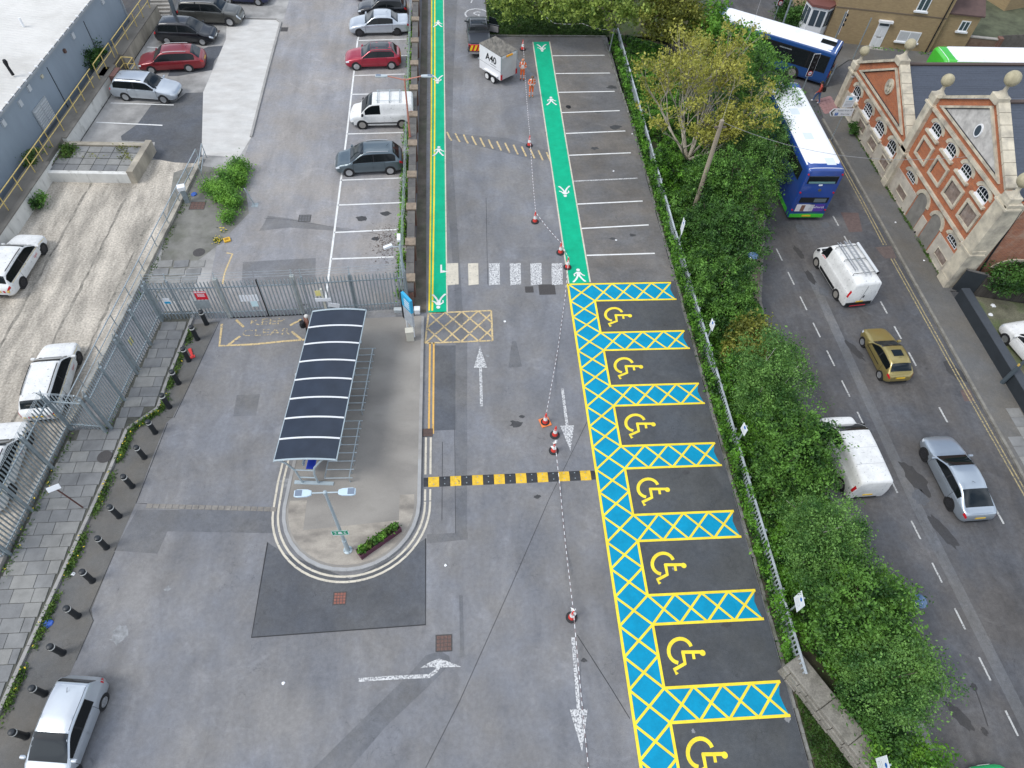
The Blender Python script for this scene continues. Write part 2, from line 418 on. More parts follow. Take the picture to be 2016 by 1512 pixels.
patch(ppoly([(897, 650), (920, 650), (919, 1048), (896, 1050)]), A_PATCH2, .005)
patch(ppoly([(841, 1052), (921, 1048), (921, 1062), (841, 1070)]), A_PATCH2, .006)
patch(ppoly([(880, 390), (890, 300), (908, 560), (915, 680), (900, 680), (895, 560)]), A_PATCH2)
patch(ppoly([(880, 262), (1000, 272), (1078, 296), (1084, 316), (1040, 312), (975, 296), (930, 285), (884, 272)]), A_PATCH2, .0055)
patch(ppoly([(478, 516), (622, 508), (620, 560), (476, 566)]), A_LPATCH, .008)
patch(ppoly([(527, 425), (570, 430), (660, 448), (700, 456), (650, 454), (570, 448), (510, 455), (520, 440)]), A_LPATCH, .008)
patch(ppoly([(466, 778), (512, 776), (504, 818), (459, 820)]), A_PATCH2)
patch(ppoly([(270, 1004), (545, 1004), (540, 1050), (330, 1046), (310, 1090), (225, 1084)]), A_PATCH2)
patch(ppoly([(779, 640), (830, 640), (832, 648), (832, 630), (779, 618)]), A_PATCH2, .003)
patch(ppoly([(838, 1290), (868, 1282), (884, 1292), (888, 1305), (850, 1345), (760, 1430), (690, 1512), (600, 1530), (690, 1440), (808, 1325)]), A_PATCH2)
patch(ppoly([(904, 1172), (911, 1172), (914, 1292), (906, 1294)]), A_PATCH2, .006)
patch(ppoly([(875, 0), (900, 0), (892, 160), (890, 300), (880, 390), (877, 200)]), A_PATCH2)
patch(ppoly([(1060, 860), (1130, 850), (1160, 1000), (1080, 1010)]), A_LOT, .004)
# dark strip the bollards stand in, with its saw-cut edge
bstrip = ppoly([(370, 640), (430, 633), (375, 755), (340, 822), (328, 832), (300, 900), (268, 990), (226, 1086), (180, 1200), (184, 1222), (150, 1300), (60, 1500), (0, 1640), (-160, 1640), (0, 1400), (82, 1216), (172, 1020), (217, 922), (250, 845), (312, 804), (350, 694)])
patch(bstrip, A_PAVE)
seam = mat('saw_cut_seam', (.03, .03, .032), .9)
def seamline(px, wd=.035): MB().path([G(*p) for p in px], wd, .010).build('seam', seam, car_park)
seamline([(432, 633), (375, 755), (343, 822), (328, 822)], .03)
seamline([(330, 833), (268, 991), (290, 992)], .03)
seamline([(226, 1087), (176, 1202), (184, 1222), (150, 1300)], .025)
seamline([(527, 1068), (495, 1255), (838, 1230), (838, 1060)], .05)
seamline([(838, 1512), (905, 1380), (1008, 1150), (1080, 985), (1156, 830)], .018)
seamline([(1136, 1250), (1200, 1350), (1240, 1415)], .025)
seamline([(870, 1025), (871, 870)], .02); seamline([(895, 845), (897, 1050)], .015)
seamline([(520, 430), (565, 432), (655, 447), (720, 456), (790, 470)], .02)
seamline([(957, 390), (960, 560)], .018)

# ---- green walkways
def gpath(pts_l, pts_r): return [G(*p) for p in pts_l] + [G(*p) for p in pts_r[::-1]]
MB().sheet(gpath([(850, -60), (849, 200), (847, 400), (844, 616)], [(872, -60), (875, 200), (877, 400), (880, 616)]), .012).build('green_walkway', P_GRN, car_park)
MB().sheet(gpath([(1049, 83), (1083, 310), (1120, 562)], [(1082, 82), (1118, 300), (1162, 556)]), .012).build('green_walkway', P_GRN, car_park)
def pxline(px, wd, m, z=.016, name='painted_line'): return MB().path([G(*p) for p in px], wd, z).build(name, m, car_park)
pxline([(850, -60), (849.5, 200), (848, 400), (845, 612)], .10, P_YEL); pxline([(856, -60), (856, 200), (854.5, 400), (851, 612)], .10, P_YEL)
pxline([(872.5, -60), (875.5, 200), (877.5, 400), (880.5, 616)], .08, P_CREAM)
pxline([(1049, 83), (1083, 310), (1120, 562)], .09, P_CREAM); pxline([(1082, 82), (1118, 300), (1162, 556)], .09, P_CREAM)
for y, a in [((1088, 110), (1190, 109)), ((1094, 145), (1201, 144)), ((1100, 182), (1210, 180)), ((1106, 222), (1220, 218)), ((1114, 263), (1231, 258)),
             ((1120, 306), (1242, 301)), ((1129, 357), (1255, 351)), ((1137, 402), (1265, 396)), ((1145, 450), (1277, 443)), ((1155, 503), (1289, 499))]:
    pxline([y, a], .11, P_WHITE if y[1] != 357 else P_WORN, .012, 'bay_line')
pxline([(718, 30), (704, 80), (683, 264), (665, 404), (641, 590)], .12, P_WHITE, .012, 'bay_line')
for a, b in [((704, 80), (808, 77)), ((700, 113), (811, 109)), ((697, 149), (797, 146)), ((692, 186), (800, 184)), ((683, 264), (796, 261)), ((675, 309), (806, 305)),
             ((671, 355), (803, 350)), ((665, 404), (794, 399)), ((658, 458), (785, 452)), ((652, 510), (775, 506)), ((712, 49), (806, 47))]:
    pxline([a, b], .11, P_WHITE, .012, 'bay_line')
for a, b in [((218, 203), (342, 207)), ((190, 241), (320, 247)), ((290, 93), (316, 95)), ((372, 95), (398, 96))]: pxline([a, b], .11, P_WHITE, .016, 'bay_line')

def strokes(name, polys, m, at, ang=0, z=.020, sc=1.0):
    """flat symbol from polylines [(pts, width)] and discs [(c, r)]"""
    b = MB(); c, s_ = math.cos(ang), math.sin(ang)
    T = lambda p: (at[0] + sc * (p[0] * c - p[1] * s_), at[1] + sc * (p[0] * s_ + p[1] * c))
    for i, (pts, wd) in enumerate(polys):
        zz = z + .0012 * i
        if isinstance(wd, tuple): b.sheet([T((pts[0] + wd[0] * math.cos(2 * PI * k / 14), pts[1] + wd[0] * math.sin(2 * PI * k / 14))) for k in range(14)], zz)
        elif wd == 0: b.sheet([T(p) for p in pts], zz)
        else: b.path([T(p) for p in pts], wd * sc, zz)
    return b.build(name, m, car_park)
walker = [((.0, .60), (.13,)), ([(-.13, .42), (.16, .42), (.13, 0.02), (-.12, 0.02)], 0), ([(-.08, .38), (-.30, .16), (-.26, -.02)], .10), ([(.1, .38), (.26, .14), (.44, .06)], .10),
          ([(-.04, .06), (-.16, -.26), (-.36, -.56), (-.44, -.56)], .13), ([(.05, .06), (.22, -.24), (.40, -.48), (.48, -.44)], .13)]
for (x, y), up in [((862, 48), 1), ((862, 156), 0), ((863, 299), 1), ((864, 592), 0), ((1067, 94), 0), ((1085, 200), 1), ((1112, 376), 0), ((1139, 544), 1)]:
    strokes('pedestrian_symbol', walker, P_WHITE, G(x, y), -.06 if up else PI - .06, .021, .88)
strokes('arrow_marking', [([(0, .45), (.1, .45), (.1, -.1), (0, -.1)], 0), ([(.0, 0), (.0, -.25), (.5, -.14)], 0)], P_WHITE, G(867, 532), 0, .021, 1.0)

# ---- blue hatched access zone
XL, XI, XR = 6.22, 7.66, 12.5
AB = [27.25, 23.51, 19.77, 16.03, 12.24, 8.45, 4.62, .85, -2.95]; AT = [28.62, 24.79, 21.06, 17.31, 13.54, 9.71, 5.90, 2.12, -1.66]
blue = MB(); poly = [(XL, AT[0])]
blue.sheet([(XL, -6), (XI, -6), (XI, AT[0]), (XL, AT[0])], .008)
blue.build('blue_walkway', P_BLUE, car_park)
for k in range(9):
    MB().sheet([(XI, AB[k]), (XR + .02, AB[k]), (XR - .10, (AB[k] + AT[k]) / 2 - .2), (XR - .16, (AB[k] + AT[k]) / 2 + .15), (XR - .02, AT[k]), (XI, AT[k])], .008).build('blue_hatched_panel', P_BLUE, car_park)
def yl(a, b, wd=.105, z=.012): MB().strip(a, b, wd, z).build('hatch_line', P_YEL, car_park)
yl((XL + .02, -6), (XL - .02, AT[0] + .05), .12, .0195)
for k in range(9):
    yl((XL, AT[0]), (XR, AT[0]), .12, .0195) if k == 0 else yl((XI - .04, AT[k]), (XR + .02, AT[k]), .115, .0195)
    yl((XI - .04, AB[k]), (XR + .05, AB[k]), .115, .0195)
    if k < 8: yl((XI, AB[k]), (XI, AT[k + 1]), .115, .0205)
    n = 4; stp = (XR - XI) / 4.02
    for i in range(n):
        x = XI + i * stp
        yl((x, AB[k]), (x + stp, AT[k]), .10, .0125); yl((x, AT[k]), (x + stp, AB[k]), .10, .0145)
nodes = []
for k in range(8):
    nodes += [AT[k], AB[k], (AB[k] + AT[k + 1]) / 2]
for a, b in zip(nodes[:-1], nodes[1:]):
    yl((XL, a), (XI, b), .10, .0165); yl((XL, b), (XI, a), .10, .0175)
# wheelchair symbols, one in each bay
zz = lambda x, y: G(1008 + x / 4, 1134 + y / 4)
an = zz(1340, 620)
def loc(pts): return [(zz(*p)[0] - an[0], zz(*p)[1] - an[1]) for p in pts]
arc = [(1325 + 92 * math.cos(math.radians(a)), 590 - 96 * math.sin(math.radians(a))) for a in range(22, 268, 14)]
wheel = [(loc(arc), .155), (loc([(1505, 598), (1336, 600)]), .135), (loc([(1344, 594), (1362, 690), (1278, 738), (1302, 774)]), .145), (loc([(1424, 600), (1434, 655)]), .12), (loc([(1500, 606)])[0], (.125,))]
for k in range(8):
    dy = (AB[k] + AT[k + 1]) / 2 - (AB[5] + AT[6]) / 2
    strokes('wheelchair_symbol', wheel, P_YEL, (an[0], an[1] + dy), 0, .0085, 1.0)

# ---- other painted markings
for x0, x1, w0 in [(880, 903, 0), (921.5, 942.5, 0), (962.5, 984.5, 1), (1003.5, 1026, 1), (1044, 1067, 1), (1085.5, 1108, 1)]:
    MB().sheet([G(x0, 519), G(x1 - 1, 518), G(x1, 560), G(x0 + 1, 562)], .012).build('zebra_stripe', P_WORN if w0 else P_CREAM, car_park)
bx = [(-2.08, 26.55), (1.52, 26.65), (1.50, 24.40), (-2.25, 24.32)]
for a, b in zip(bx, bx[1:] + bx[:1]): MB().strip(a, b, .10, .012).build('painted_line', P_YELP, car_park)
for i in range(-2, 4):
    for e in (0, 1):
        f0, f1 = i / 3.8, (i + 2) / 3.8; g0, g1 = max(0, f0), min(1, f1)
        if g1 - g0 < .06: continue
        q = lambda f: along(along(bx[3], bx[2], f), along(bx[0], bx[1], f), (f - f0) / (f1 - f0) if e else 1 - (f - f0) / (f1 - f0))
        MB().strip(q(g0), q(g1), .095, .014 if e else .016).build('painted_line', P_YELP, car_park)
for x0 in (-1.98, -1.77): MB().strip((x0, 18.4), (x0, 24.35), .10, .012).build('painted_line', P_YELO, car_park)
def tip(r, n=28): return [(-5.5 + r * math.cos(a), 14.55 + r * math.sin(a)) for a in [0 - PI * k / n for k in range(n + 1)]]
for r, s_ in ((3.62, 1), (3.38, 1)):
    MB().path([(-5.5 + r, 14.65)] + tip(r) + [(-5.5 - r + .02, 16.0), (-5.5 - r + .22, 18.5), (-5.5 - r + .5, 22), (-5.5 - r + .8, 25.2)], .10, .012).build('painted_line', P_CREAM, car_park)
    MB().strip((-5.5 + r, 16.1), (-5.5 + r, 18.2), .10, .012).build('painted_line', P_CREAM, car_park)
    MB().strip((-5.5 + r, 14.70), (-5.5 + r, 15.3), .10, .012).build('painted_line', P_CREAM, car_park)
def arrow(tail, head, m, hw=.36, hl=1.5, sw=.15):
    t = Vector(head) - Vector(tail); L_ = t.length; a = math.atan2(t.y, t.x)
    strokes('arrow_marking', [([(0, 0), (L_ - hl + .05, 0)], sw), ([(L_ - hl, hw), (L_ - hl, -hw), (L_, 0)], 0)], m, tail, a, .012)
arrow(G(948, 800), G(945, 682), P_WORN); patch(ppoly([(1008, 672), (1016, 672), (1028, 722), (1001, 724)]), A_PATCH2, .008)
arrow(G(1107, 765), G(1123, 888), P_WORN); arrow(G(1128, 1255), G(1146, 1480), P_WORN)
pxline([(706, 1339), (760, 1335), (845, 1331), (858, 1322), (864, 1312)], .15, P_WORN, .012, 'arrow_marking')
MB().sheet(ppoly([(828, 1315), (847, 1303), (865, 1297), (885, 1303), (908, 1313), (872, 1314), (862, 1316), (852, 1313)]), .014).build('arrow_marking', P_WORN, car_park)
for i in range(13):
    t = i / 12; x = 880 + t * 196; y = 262 + 40 * t ** 1.15
    pxline([(x, y - 2), (x + 4.5, y + 8), (x + 9, y + 18 - 3 * (1 - t))], .12, P_YELP, .012, 'painted_line')
pxline([(437, 638), (432, 681), (500, 678)], .13, P_YELP, .012); pxline([(500, 678), (560, 672), (612, 668)], .12, P_YELP, .012)
for a, b in [((465, 630), (480, 644)), ((450, 679), (473, 662)), ((593, 629), (571, 641)), ((574, 653), (593, 668)), ((614, 626), (612, 668))]: pxline([a, b], .13, P_YELP, .014)
text_obj('painted_word', 'KEEP', .66, P_YELW, car_park, (*G(526, 634), .013), (0, 0, .03), sx=1.35)
text_obj('painted_word', 'CLEAR', .66, P_YELW, car_park, (*G(524, 655), .013), (0, 0, .03), sx=1.35)
c5 = G(938.5, 28)
MB().path([(c5[0] + 1.0 * math.cos(a), c5[1] + .95 * math.sin(a)) for a in [2 * PI * k / 32 for k in range(33)]], .14, .012).build('speed_roundel', P_WORN, car_park)
text_obj('speed_figure', '5', 1.5, P_WORN, car_park, (c5[0], c5[1], .014), (0, 0, PI), sx=1.1)
pxline([(932, -4), (927, 6)], .12, P_WORN, .012)
pxline([(446, 498), (458, 500), (443, 535), (438, 560)], .10, P_YELP, .012)

# oil drips in the bays and lane
OIL = mat('oil_stain', (.045, .045, .046), .6, var=.3, vs=6); DUST = mat('dust_scuff', (.24, .245, .25), .95, var=.3, vs=6)
random.seed(21)
for px, rr in [((1170, 292), .22), ((1205, 172), .3), ((1212, 250), .34), ((1245, 463), .16), ((1205, 470), .14), ((1178, 220), .2), ((1310, 640), .12), ((1350, 930), .14), ((1430, 1230), .16), ((1016, 835), .26), ((1028, 820), .12), ((1058, 978), .12), ((1150, 1300), .1), ((600, 600), .1), ((712, 430), .3), ((735, 330), .3), ((760, 420), .25), ((740, 470), .22), ((1234, 985), .05)]:
    c = G(*px); a0 = random.uniform(0, 3)
    MB().sheet([(c[0] + rr * (1 + random.uniform(-.35, .35)) * math.cos(2 * PI * k / 16) * 1.3, c[1] + rr * (1 + random.uniform(-.35, .35)) * math.sin(2 * PI * k / 16) * .8) for k in range(16)], .0068).build('oil_stain', OIL, car_park)
for px, rr in [((232, 1252), .35), ((1325, 1120), .06), ((330, 1160), .12), ((560, 950), .3), ((1550, 1415), .12), ((1365, 1440), .08), ((960, 700), .1)]:
    c = G(*px); MB().sheet([(c[0] + rr * (1 + random.uniform(-.5, .4)) * math.cos(2 * PI * k / 18), c[1] + rr * (1 + random.uniform(-.5, .4)) * math.sin(2 * PI * k / 18)) for k in range(18)], .0072).build('dust_scuff', DUST, car_park)
# ---- manholes, drains, sett strip
RUST = mat('rusty_iron', (.14, .085, .07), .8, .1, var=.25, vs=14, speck=.2)
IRON = mat('cast_iron', (.075, .07, .068), .75, .3, var=.2, vs=16, speck=.2)
BRICKC = mat('red_brick_cover', (.25, .10, .075), .9, var=.2, vs=8)
def cover(px, sx, sy, m, nm='manhole_cover', parent=car_park, z=.0, ang=0):
    x, y = G(px[0], px[1], z); o = MB().box(-sx / 2 - .04, sx / 2 + .04, -sy / 2 - .04, sy / 2 + .04, 0, .007).build(nm, IRON, parent, loc=(x, y, z + .002), rz=ang)
    b = MB()
    for i in range(4):
        for j in range(4): b.box(-sx / 2 + sx * i / 4 + .012, -sx / 2 + sx * (i + 1) / 4 - .012, -sy / 2 + sy * j / 4 + .012, -sy / 2 + sy * (j + 1) / 4 - .012, .007, .012)
    b.build('cover_plate', m, o)
cover((669, 1178), .5, .5, BRICKC); cover((874, 1266), .62, .62, RUST); cover((1042, 570), .42, .42, IRON, 'drain_cover'); cover((1077, 570), .9, .75, IRON)
cover((389, 405), .9, .7, RUST); cover((428, 62), .3, .3, RUST); cover((560, 58), .5, .6, IRON); cover((808, 622), .45, .4, mat('steel_plate', (.18, .19, .2), .6, .3)); cover((600, 430), .7, .6, A_PATCH2)
dr = G(842, 852); o = MB().box(-.26, .26, -.24, .24, 0, .006).build('gully_grate', IRON, car_park, loc=(dr[0], dr[1], .014))
for k in range(6): MB().box(-.24, .24, -.2 + .075 * k, -.165 + .075 * k, .006, .02).build('grate_bar', RUST, o)
for px in ((392, 497), (0, 0)):
    if px[0]: MB().lathe([(.36, 0), (.36, .010), (.33, .012)], n=20).build('manhole_cover', IRON, car_park, loc=(*G(*px), .004))
a0, a1 = Vector(G(288, 996)), Vector(G(545, 1003)); n = 20
SETT = mat('granite_sett', (.20, .185, .165), .85, var=.25, vs=4, island=.2)
for k in range(n):
    p, q = a0.lerp(a1, k / n), a0.lerp(a1, (k + 1) / n); t = (q - p).normalized()
    MB().bar(tuple(p + t * .015), tuple(q - t * .015), .22, 0, .014 + .004 * random.random()).build('granite_sett', SETT, car_park)
for px in ((1029, 632), (994, 633), (1000, 620)): pass

# ---- concrete areas of the upper left
A_CONC = mat('pale_concrete_drive', (.53, .52, .495), .9, var=.10, vs=.9, col2=(.46, .44, .41), c2s=.5, c2lo=.4, c2hi=.7, speck=.08, ss=35, stretch=(1, 2.2, 1))
A_APRON = mat('worn_concrete_apron', (.34, .33, .315), .92, var=.22, vs=.8, col2=(.22, .215, .205), c2s=.45, c2lo=.42, c2hi=.66, speck=.12, ss=30)
patch([(-26.2, 43.2), (-24.6, 62), (-24.0, 95), (-14.7, 95), (-14.7, 43.5), (-15.2, 36), (-14.2, 27), (-16.8, 27), (xe(30), 30), (xe(41), 41), (-26.3, 41.2)], A_APRON)
patch([(-15.26, 60.2), (-14.86, 59.7), (-14.73, 43.5), (-15.2, 41.2), (-17.75, 41.5), (-19.17, 49.2), (-18.9, 56.9), (-19.4, 60.3)], A_CONC, .010, 'concrete_drive')
patch(ppoly([(400, 182), (366, 183), (345, 200), (300, 204), (285, 225), (270, 245), (238, 268), (240, 277), (305, 280), (300, 312), (345, 320), (398, 322)]), A_PATCH, .008)
patch(ppoly([(352, 104), (392, 100), (410, 92), (440, 90), (442, 96), (422, 120), (418, 138), (350, 150), (330, 150)]), A_PATCH, .008)
patch(ppoly([(0, 0), (0, 0), (0, 0)]), A_PATCH, .0) if False else None
patch(ppoly([(342, 340), (370, 330), (395, 326), (480, 340), (490, 420), (432, 480), (330, 560), (300, 620)]), mat('mossy_concrete', (.19, .185, .165), .92, var=.2, vs=1.2, col2=(.13, .13, .105), c2s=.7, speck=.12), .008)
# kerb edge along the drive and lot
for i, (a, b) in enumerate([((-14.73, 43.5), (-14.83, 52)), ((-14.83, 52), (-14.86, 59.7)), ((-14.86, 59.7), (-15.3, 60.3)), ((-15.3, 60.3), (-18.5, 60.5))]):
    MB().bar(a, b, .16, 0, .10).build('kerb_edge', KERBM, car_park)

# ---- island with its kerb ring
isl = [(-2.42, 26.25)] + [(-2.40, 14.6)] + tip(3.1)[1:-1] + [(-8.6, 14.6), (-8.48, 16.45), (-8.05, 21.0), (-7.55, 26.1)]
CONC_I = mat('brushed_concrete', (.30, .28, .25), .92, var=.13, vs=1.0, col2=(.215, .20, .18), c2s=.5, c2lo=.42, c2hi=.60, speck=.10, ss=26, stretch=(.8, 1.5, 1))
CONC_T = mat('brushed_concrete_pale', (.36, .325, .275), .92, var=.16, vs=1.2, col2=(.21, .19, .165), c2s=.8, c2lo=.42, c2hi=.66, speck=.10, ss=26, stretch=(.8, 1.5, 1))
island = struct(MB().prism(isl, 0, .12).build('traffic_island', CONC_I))
patch2 = MB().sheet([(-5.5 + 2.9 * math.cos(a), 14.55 + 2.9 * math.sin(a)) for a in [-PI * k / 20 for k in range(21)]] + [(-8.38, 14.9), (-7.6, 14.9), (-7.6, 13.4), (-3.3, 13.7), (-3.3, 15.0), (-2.62, 15.0)], .124).build('concrete_patch', CONC_T, island)
KB = mat('pale_kerbstone', (.34, .34, .335), .85, var=.10, vs=3, speck=.1)
ring = [(-2.40, 26.2), (-2.40, 24.5), (-2.40, 22.6), (-2.4, 20.7), (-2.4, 18.8), (-2.4, 16.9), (-2.40, 15.0)] + tip(3.1, 16) + [(-8.5, 16.2), (-8.33, 18.1), (-8.14, 20), (-7.95, 22), (-7.75, 24), (-7.55, 26.1)]
for i, (a, b) in enumerate(zip(ring[:-1], ring[1:])):
    MB().bar(a, b, .16, -.01, .135 + .004 * (i % 2)).build('kerb_stone', KB if 5 <= i <= 23 else KERBM, island)

# ---- kerb on the right edge of the car park
ks = MB().box(-.055, .055, -.455, .455, -.02, .10).mesh('kerb_stone', mat('weathered_kerb', (.19, .185, .17), .9, var=.35, vs=2.5, col2=(.10, .105, .075), c2s=1.6, speck=.15))
for k in range(80):
    y = -14 + k * .92
    if y > 57.6: break
    o = ob('kerb_stone', ks, car_park, loc=(12.83 + .02 * math.sin(k * 1.7) - max(0, (y - 45)) * .035, y, random.uniform(-.02, .01)), rz=random.uniform(-.015, .015) + max(0, y - 45) * .0)
for k in range(11):
    o = ob('kerb_stone', ks, car_park, loc=(2.9 + k * .93, 57.75, random.uniform(-.02, .01)), rz=PI / 2)

# ---- left pavement of slabs
KL = [(27, -15.2), (25.7, -15.29), (22, -15.62), (20.4, -15.68), (19.2, -16.87), (17, -17.06), (13.1, -17.53), (10, -17.9), (6.5, -18.3), (-8, -19.8)]
FL = [(27, -16.85), (26.4, -16.88), (19.3, -17.72), (19.2, -19.6), (12.67, -20.21), (-8, -22)]
def lut(t, y):
    for (a, xa), (b, xb) in zip(t[:-1], t[1:]):
        if b <= y <= a: return xa + (xb - xa) * (a - y) / (a - b)
    return t[0][1] if y > t[0][0] else t[-1][1]
pav = struct(MB().prism([(x, y) for y, x in KL] + [(x, y) for y, x in FL[::-1]], .0, .085).build('pavement_left', mat('pavement_joint', (.085, .085, .07), .95, var=.3, vs=5)))
SLABS = [mat('paving_slab_%s' % n, c, .9, var=.13, vs=2.2, col2=tuple(v * .72 for v in c), c2s=.9, c2lo=.48, c2hi=.75, speck=.08, ss=40) for n, c in (('grey', (.212, .213, .208)), ('pale', (.245, .242, .228)), ('dark', (.185, .187, .186)))]
y = 26.2; row = 0
while y > -3:
    h = random.choice((.62, .62, .60, .66)); y0 = y - h; xl = max(lut(FL, y) , lut(FL, y0)) + .12; xr = min(lut(KL, y), lut(KL, y0)) - .16
    x = xl - (.0 if row % 2 else .0)
    first = True
    while x < xr - .12:
        wd = random.uniform(.78, 1.0) * (.55 if first and row % 2 else 1); first = False
        x1 = min(x + wd, xr); x1 = xr if xr - x1 < .25 else x1
        sk = -.06 * h
        dz = random.uniform(-.006, .006)
        MB().prism([(x + .012, y0 + .012), (x1 - .012, y0 + .012), (x1 - .012, y - .012), (x + .012, y - .012)], .07, .118 + dz).build('paving_slab', random.choice(SLABS), pav)
        x = x1
    y = y0; row += 1
for (ya, xa), (yb, xb) in zip(KL[:-1], KL[1:]):
    nseg = max(1, int(math.hypot(ya - yb, xa - xb) / .95))
    for k in range(nseg):
        p, q = along((xa, ya), (xb, yb), k / nseg), along((xa, ya), (xb, yb), (k + .985) / nseg)
        MB().bar(p, q, .15, 0, .126).build('kerb_stone', KERBM, pav)
MB().lathe([(.34, 0), (.34, .010), (.31, .014)], n=20).build('manhole_cover', IRON, pav, loc=(*G(206, 899, .12), .122))
# a run of slabs behind the fence, by the drive
for i in range(5):
    for j in range(3):
        p = G(325 + j * 32 - i * 8, 520 + i * 16); MB().box(-.42, .42, -.29, .29, 0, .03).build('paving_slab', random.choice(SLABS), car_park, loc=(p[0] + .0, p[1], .008), rz=.08)

# ---- loading yard
def yz(x, y): return 0.0
vb = MB(); NX, NY = 24, 70; vs = []
for j in range(NY + 1):
    y = 41.0 - j * (61.0 / NY)
    for i in range(NX + 1):
        x = -29.2 + (xe(y) + 29.2) * i / NX; vs.append((x, y, yz(x, y)))
vb.add(vs, [(j * (NX + 1) + i, (j + 1) * (NX + 1) + i, (j + 1) * (NX + 1) + i + 1, j * (NX + 1) + i + 1) for j in range(NY) for i in range(NX)])
A_YARD = mat('yard_concrete', (.45, .405, .34), .92, var=.24, vs=.9, col2=(.28, .255, .215), c2s=.55, c2lo=.44, c2hi=.62, speck=.30, ss=9, stretch=(1.6, .45, 1), bump=.3, bs=12)
yard = struct(vb.build('loading_yard', A_YARD))
JOINT = mat('crumbled_joint', (.24, .22, .185), .95, var=.6, vs=3)
for x0, y0, x1, y1 in [(-24.2, 38.6, -25.6, 12), (-21.6, 37, -22.9, 14), (-19.6, 35, -20.6, 20)]:
    pts = [(x0 + (x1 - x0) * t / 40 + random.uniform(-.05, .05), y0 + (y1 - y0) * t / 40) for t in range(41)]
    b = MB(); P = []
    for i, p in enumerate(pts):
        wd = random.uniform(.03, .10); P += [(p[0] - wd, p[1], yz(*p) + .006), (p[0] + wd, p[1], yz(*p) + .006)]
    b.add(P, [(2 * i, 2 * i + 2, 2 * i + 3, 2 * i + 1) for i in range(40)]); b.build('expansion_joint', JOINT, yard)
edge = [(xe(y), y) for y in (41, 36, 30, 25, 19.5)]; edge2 = [(xe(y), y) for y in (19.3, 16, 12.7, 6, 0, -8)]
rw = MB().wallpath([(x - .02, y) for x, y in edge], .26, -.02, .2).build('retaining_kerb', mat('pale_old_concrete', (.40, .37, .31), .9, var=.2, vs=2, col2=(.24, .22, .19), c2s=1.5, speck=.1))
tag(rw, 'low pale concrete upstand along the yard edge under the grey handrail', 'kerb')
rw = MB().wallpath([(x - .02, y) for x, y in edge2], .30, -.02, .30).build('retaining_kerb', CONC)
tag(rw, 'mossy concrete plinth under the lower left palisade fence', 'kerb')

# ---- street, far footways
RL = [(-20, 18.1), (4, 18.1), (14, 17.6), (24, 17.5), (27.5, 17.9), (31, 19.0), (35, 20.3), (45, 20.6), (51, 20.0), (57, 18.5), (66, 17)]
road = struct(MB().sheet([(x, y) for y, x in RL] + [(20, 95), (90, 95), (90, -20)], R).build('street', A_ROAD))
def rstrip(a, b, wd, m, z=.006, nm='lane_marking'): MB().strip(a, b, wd, R + z).build(nm, m, road)
for i in range(40):
    y0 = 32.1 - 2.13 * i
    if y0 < -14: break
    f = lambda yy: 20.30 + (32.1 - yy) * .058
    L_ = 1.12 if y0 > 17 else (.62 if y0 > 14 else .95)
    rstrip((f(y0), y0), (f(y0 - L_), y0 - L_), .085, P_STREETW)
for y0 in [44, 42, 40, 37.2, 35.2, 33.2, 29.4, 27.3, 25.3, 23.3, 19.45, 15.5, 13.55, 9.5, 7.5]:
    f = lambda yy: 25.2 + (35.2 - yy) * .034
    rstrip((f(y0), y0), (f(y0 - .98), y0 - .98), .10, P_STREETW)
for off in (0, .2):
    MB().path([(28.0 + off - .28, 44), (27.98 + off - .28, 36.8), (27.9 + off - .28, 32.3)], .075, R + .006).build('lane_marking', P_YELS, road)
    MB().path([(27.9 + off - .28, 31.0), (27.95 + off - .28, 21.5), (28.0 + off - .28, 18.6), (28.1 + off - .28, 12), (28.5, 0)], .075, R + .006).build('lane_marking', P_YELS, road)
def rpatch(px, m, z=.004): MB().sheet([G(x, y, R) for x, y in px], R + z).build('asphalt_patch', m, road)
def blob(c, rx, ry, ang, m, z=.005, n=20):
    pts = []
    for k in range(n):
        a = 2 * PI * k / n; r = 1 + random.uniform(-.22, .22); x, y = rx * r * math.cos(a), ry * r * math.sin(a)
        pts.append((c[0] + x * math.cos(ang) - y * math.sin(ang), c[1] + x * math.sin(ang) + y * math.cos(ang)))
    MB().sheet(pts, R + z).build('tar_patch', m, road)
rpatch([(1655, 418), (1690, 419), (1698, 456), (1672, 457)], mat('rusty_patch', (.12, .085, .078), .9, var=.2, vs=5))
rpatch([(1723, 487), (1755, 484), (1765, 508), (1742, 509)], mat('rusty_patch2', (.115, .088, .08), .9, var=.2, vs=5))
rpatch([(1890, 768), (1909, 766), (1920, 790), (1899, 790)], MATS['rusty_patch'])
for px, rx, ry, an_ in [((1573, 497), .20, .62, .25), ((1595, 545), .22, .62, .2), ((1577, 450), .3, .5, 0), ((1683, 690), .25, .8, .3), ((1803, 943), .42, 1.05, .35), ((1856, 1045), .32, .95, .35),
                        ((1880, 732), .40, .75, .3), ((1812, 980), .35, .45, 0), ((1622, 575), .3, .4, 0), ((1625, 443), .3, .3, 0)]:
    blob(G(*px, R), rx, ry, an_, A_BLACK if px[0] not in (1577, 1812, 1622, 1625) else A_PATCH)
blob(G(1888, 1410, R), .25, .62, .6, A_BLACK); blob(G(1938, 1440, R), .13, .16, 0, A_BLACK); blob(G(1918, 1352, R), .13, .16, 0, A_BLACK)
MB().path([G(1918, 1352, R), G(1932, 1390, R), G(1945, 1430, R)], .05, R + .006).build('tar_patch', A_BLACK, road)
MB().path([(21.3 + .5, 30), (21.9, 22), (22.0, 14), (22.5, 4), (22.8, -8)], .55, R + .003).build('asphalt_patch', asphalt('tarmac_worn_band', (.115, .12, .13), .03, .22, (1, .2, 1)), road)
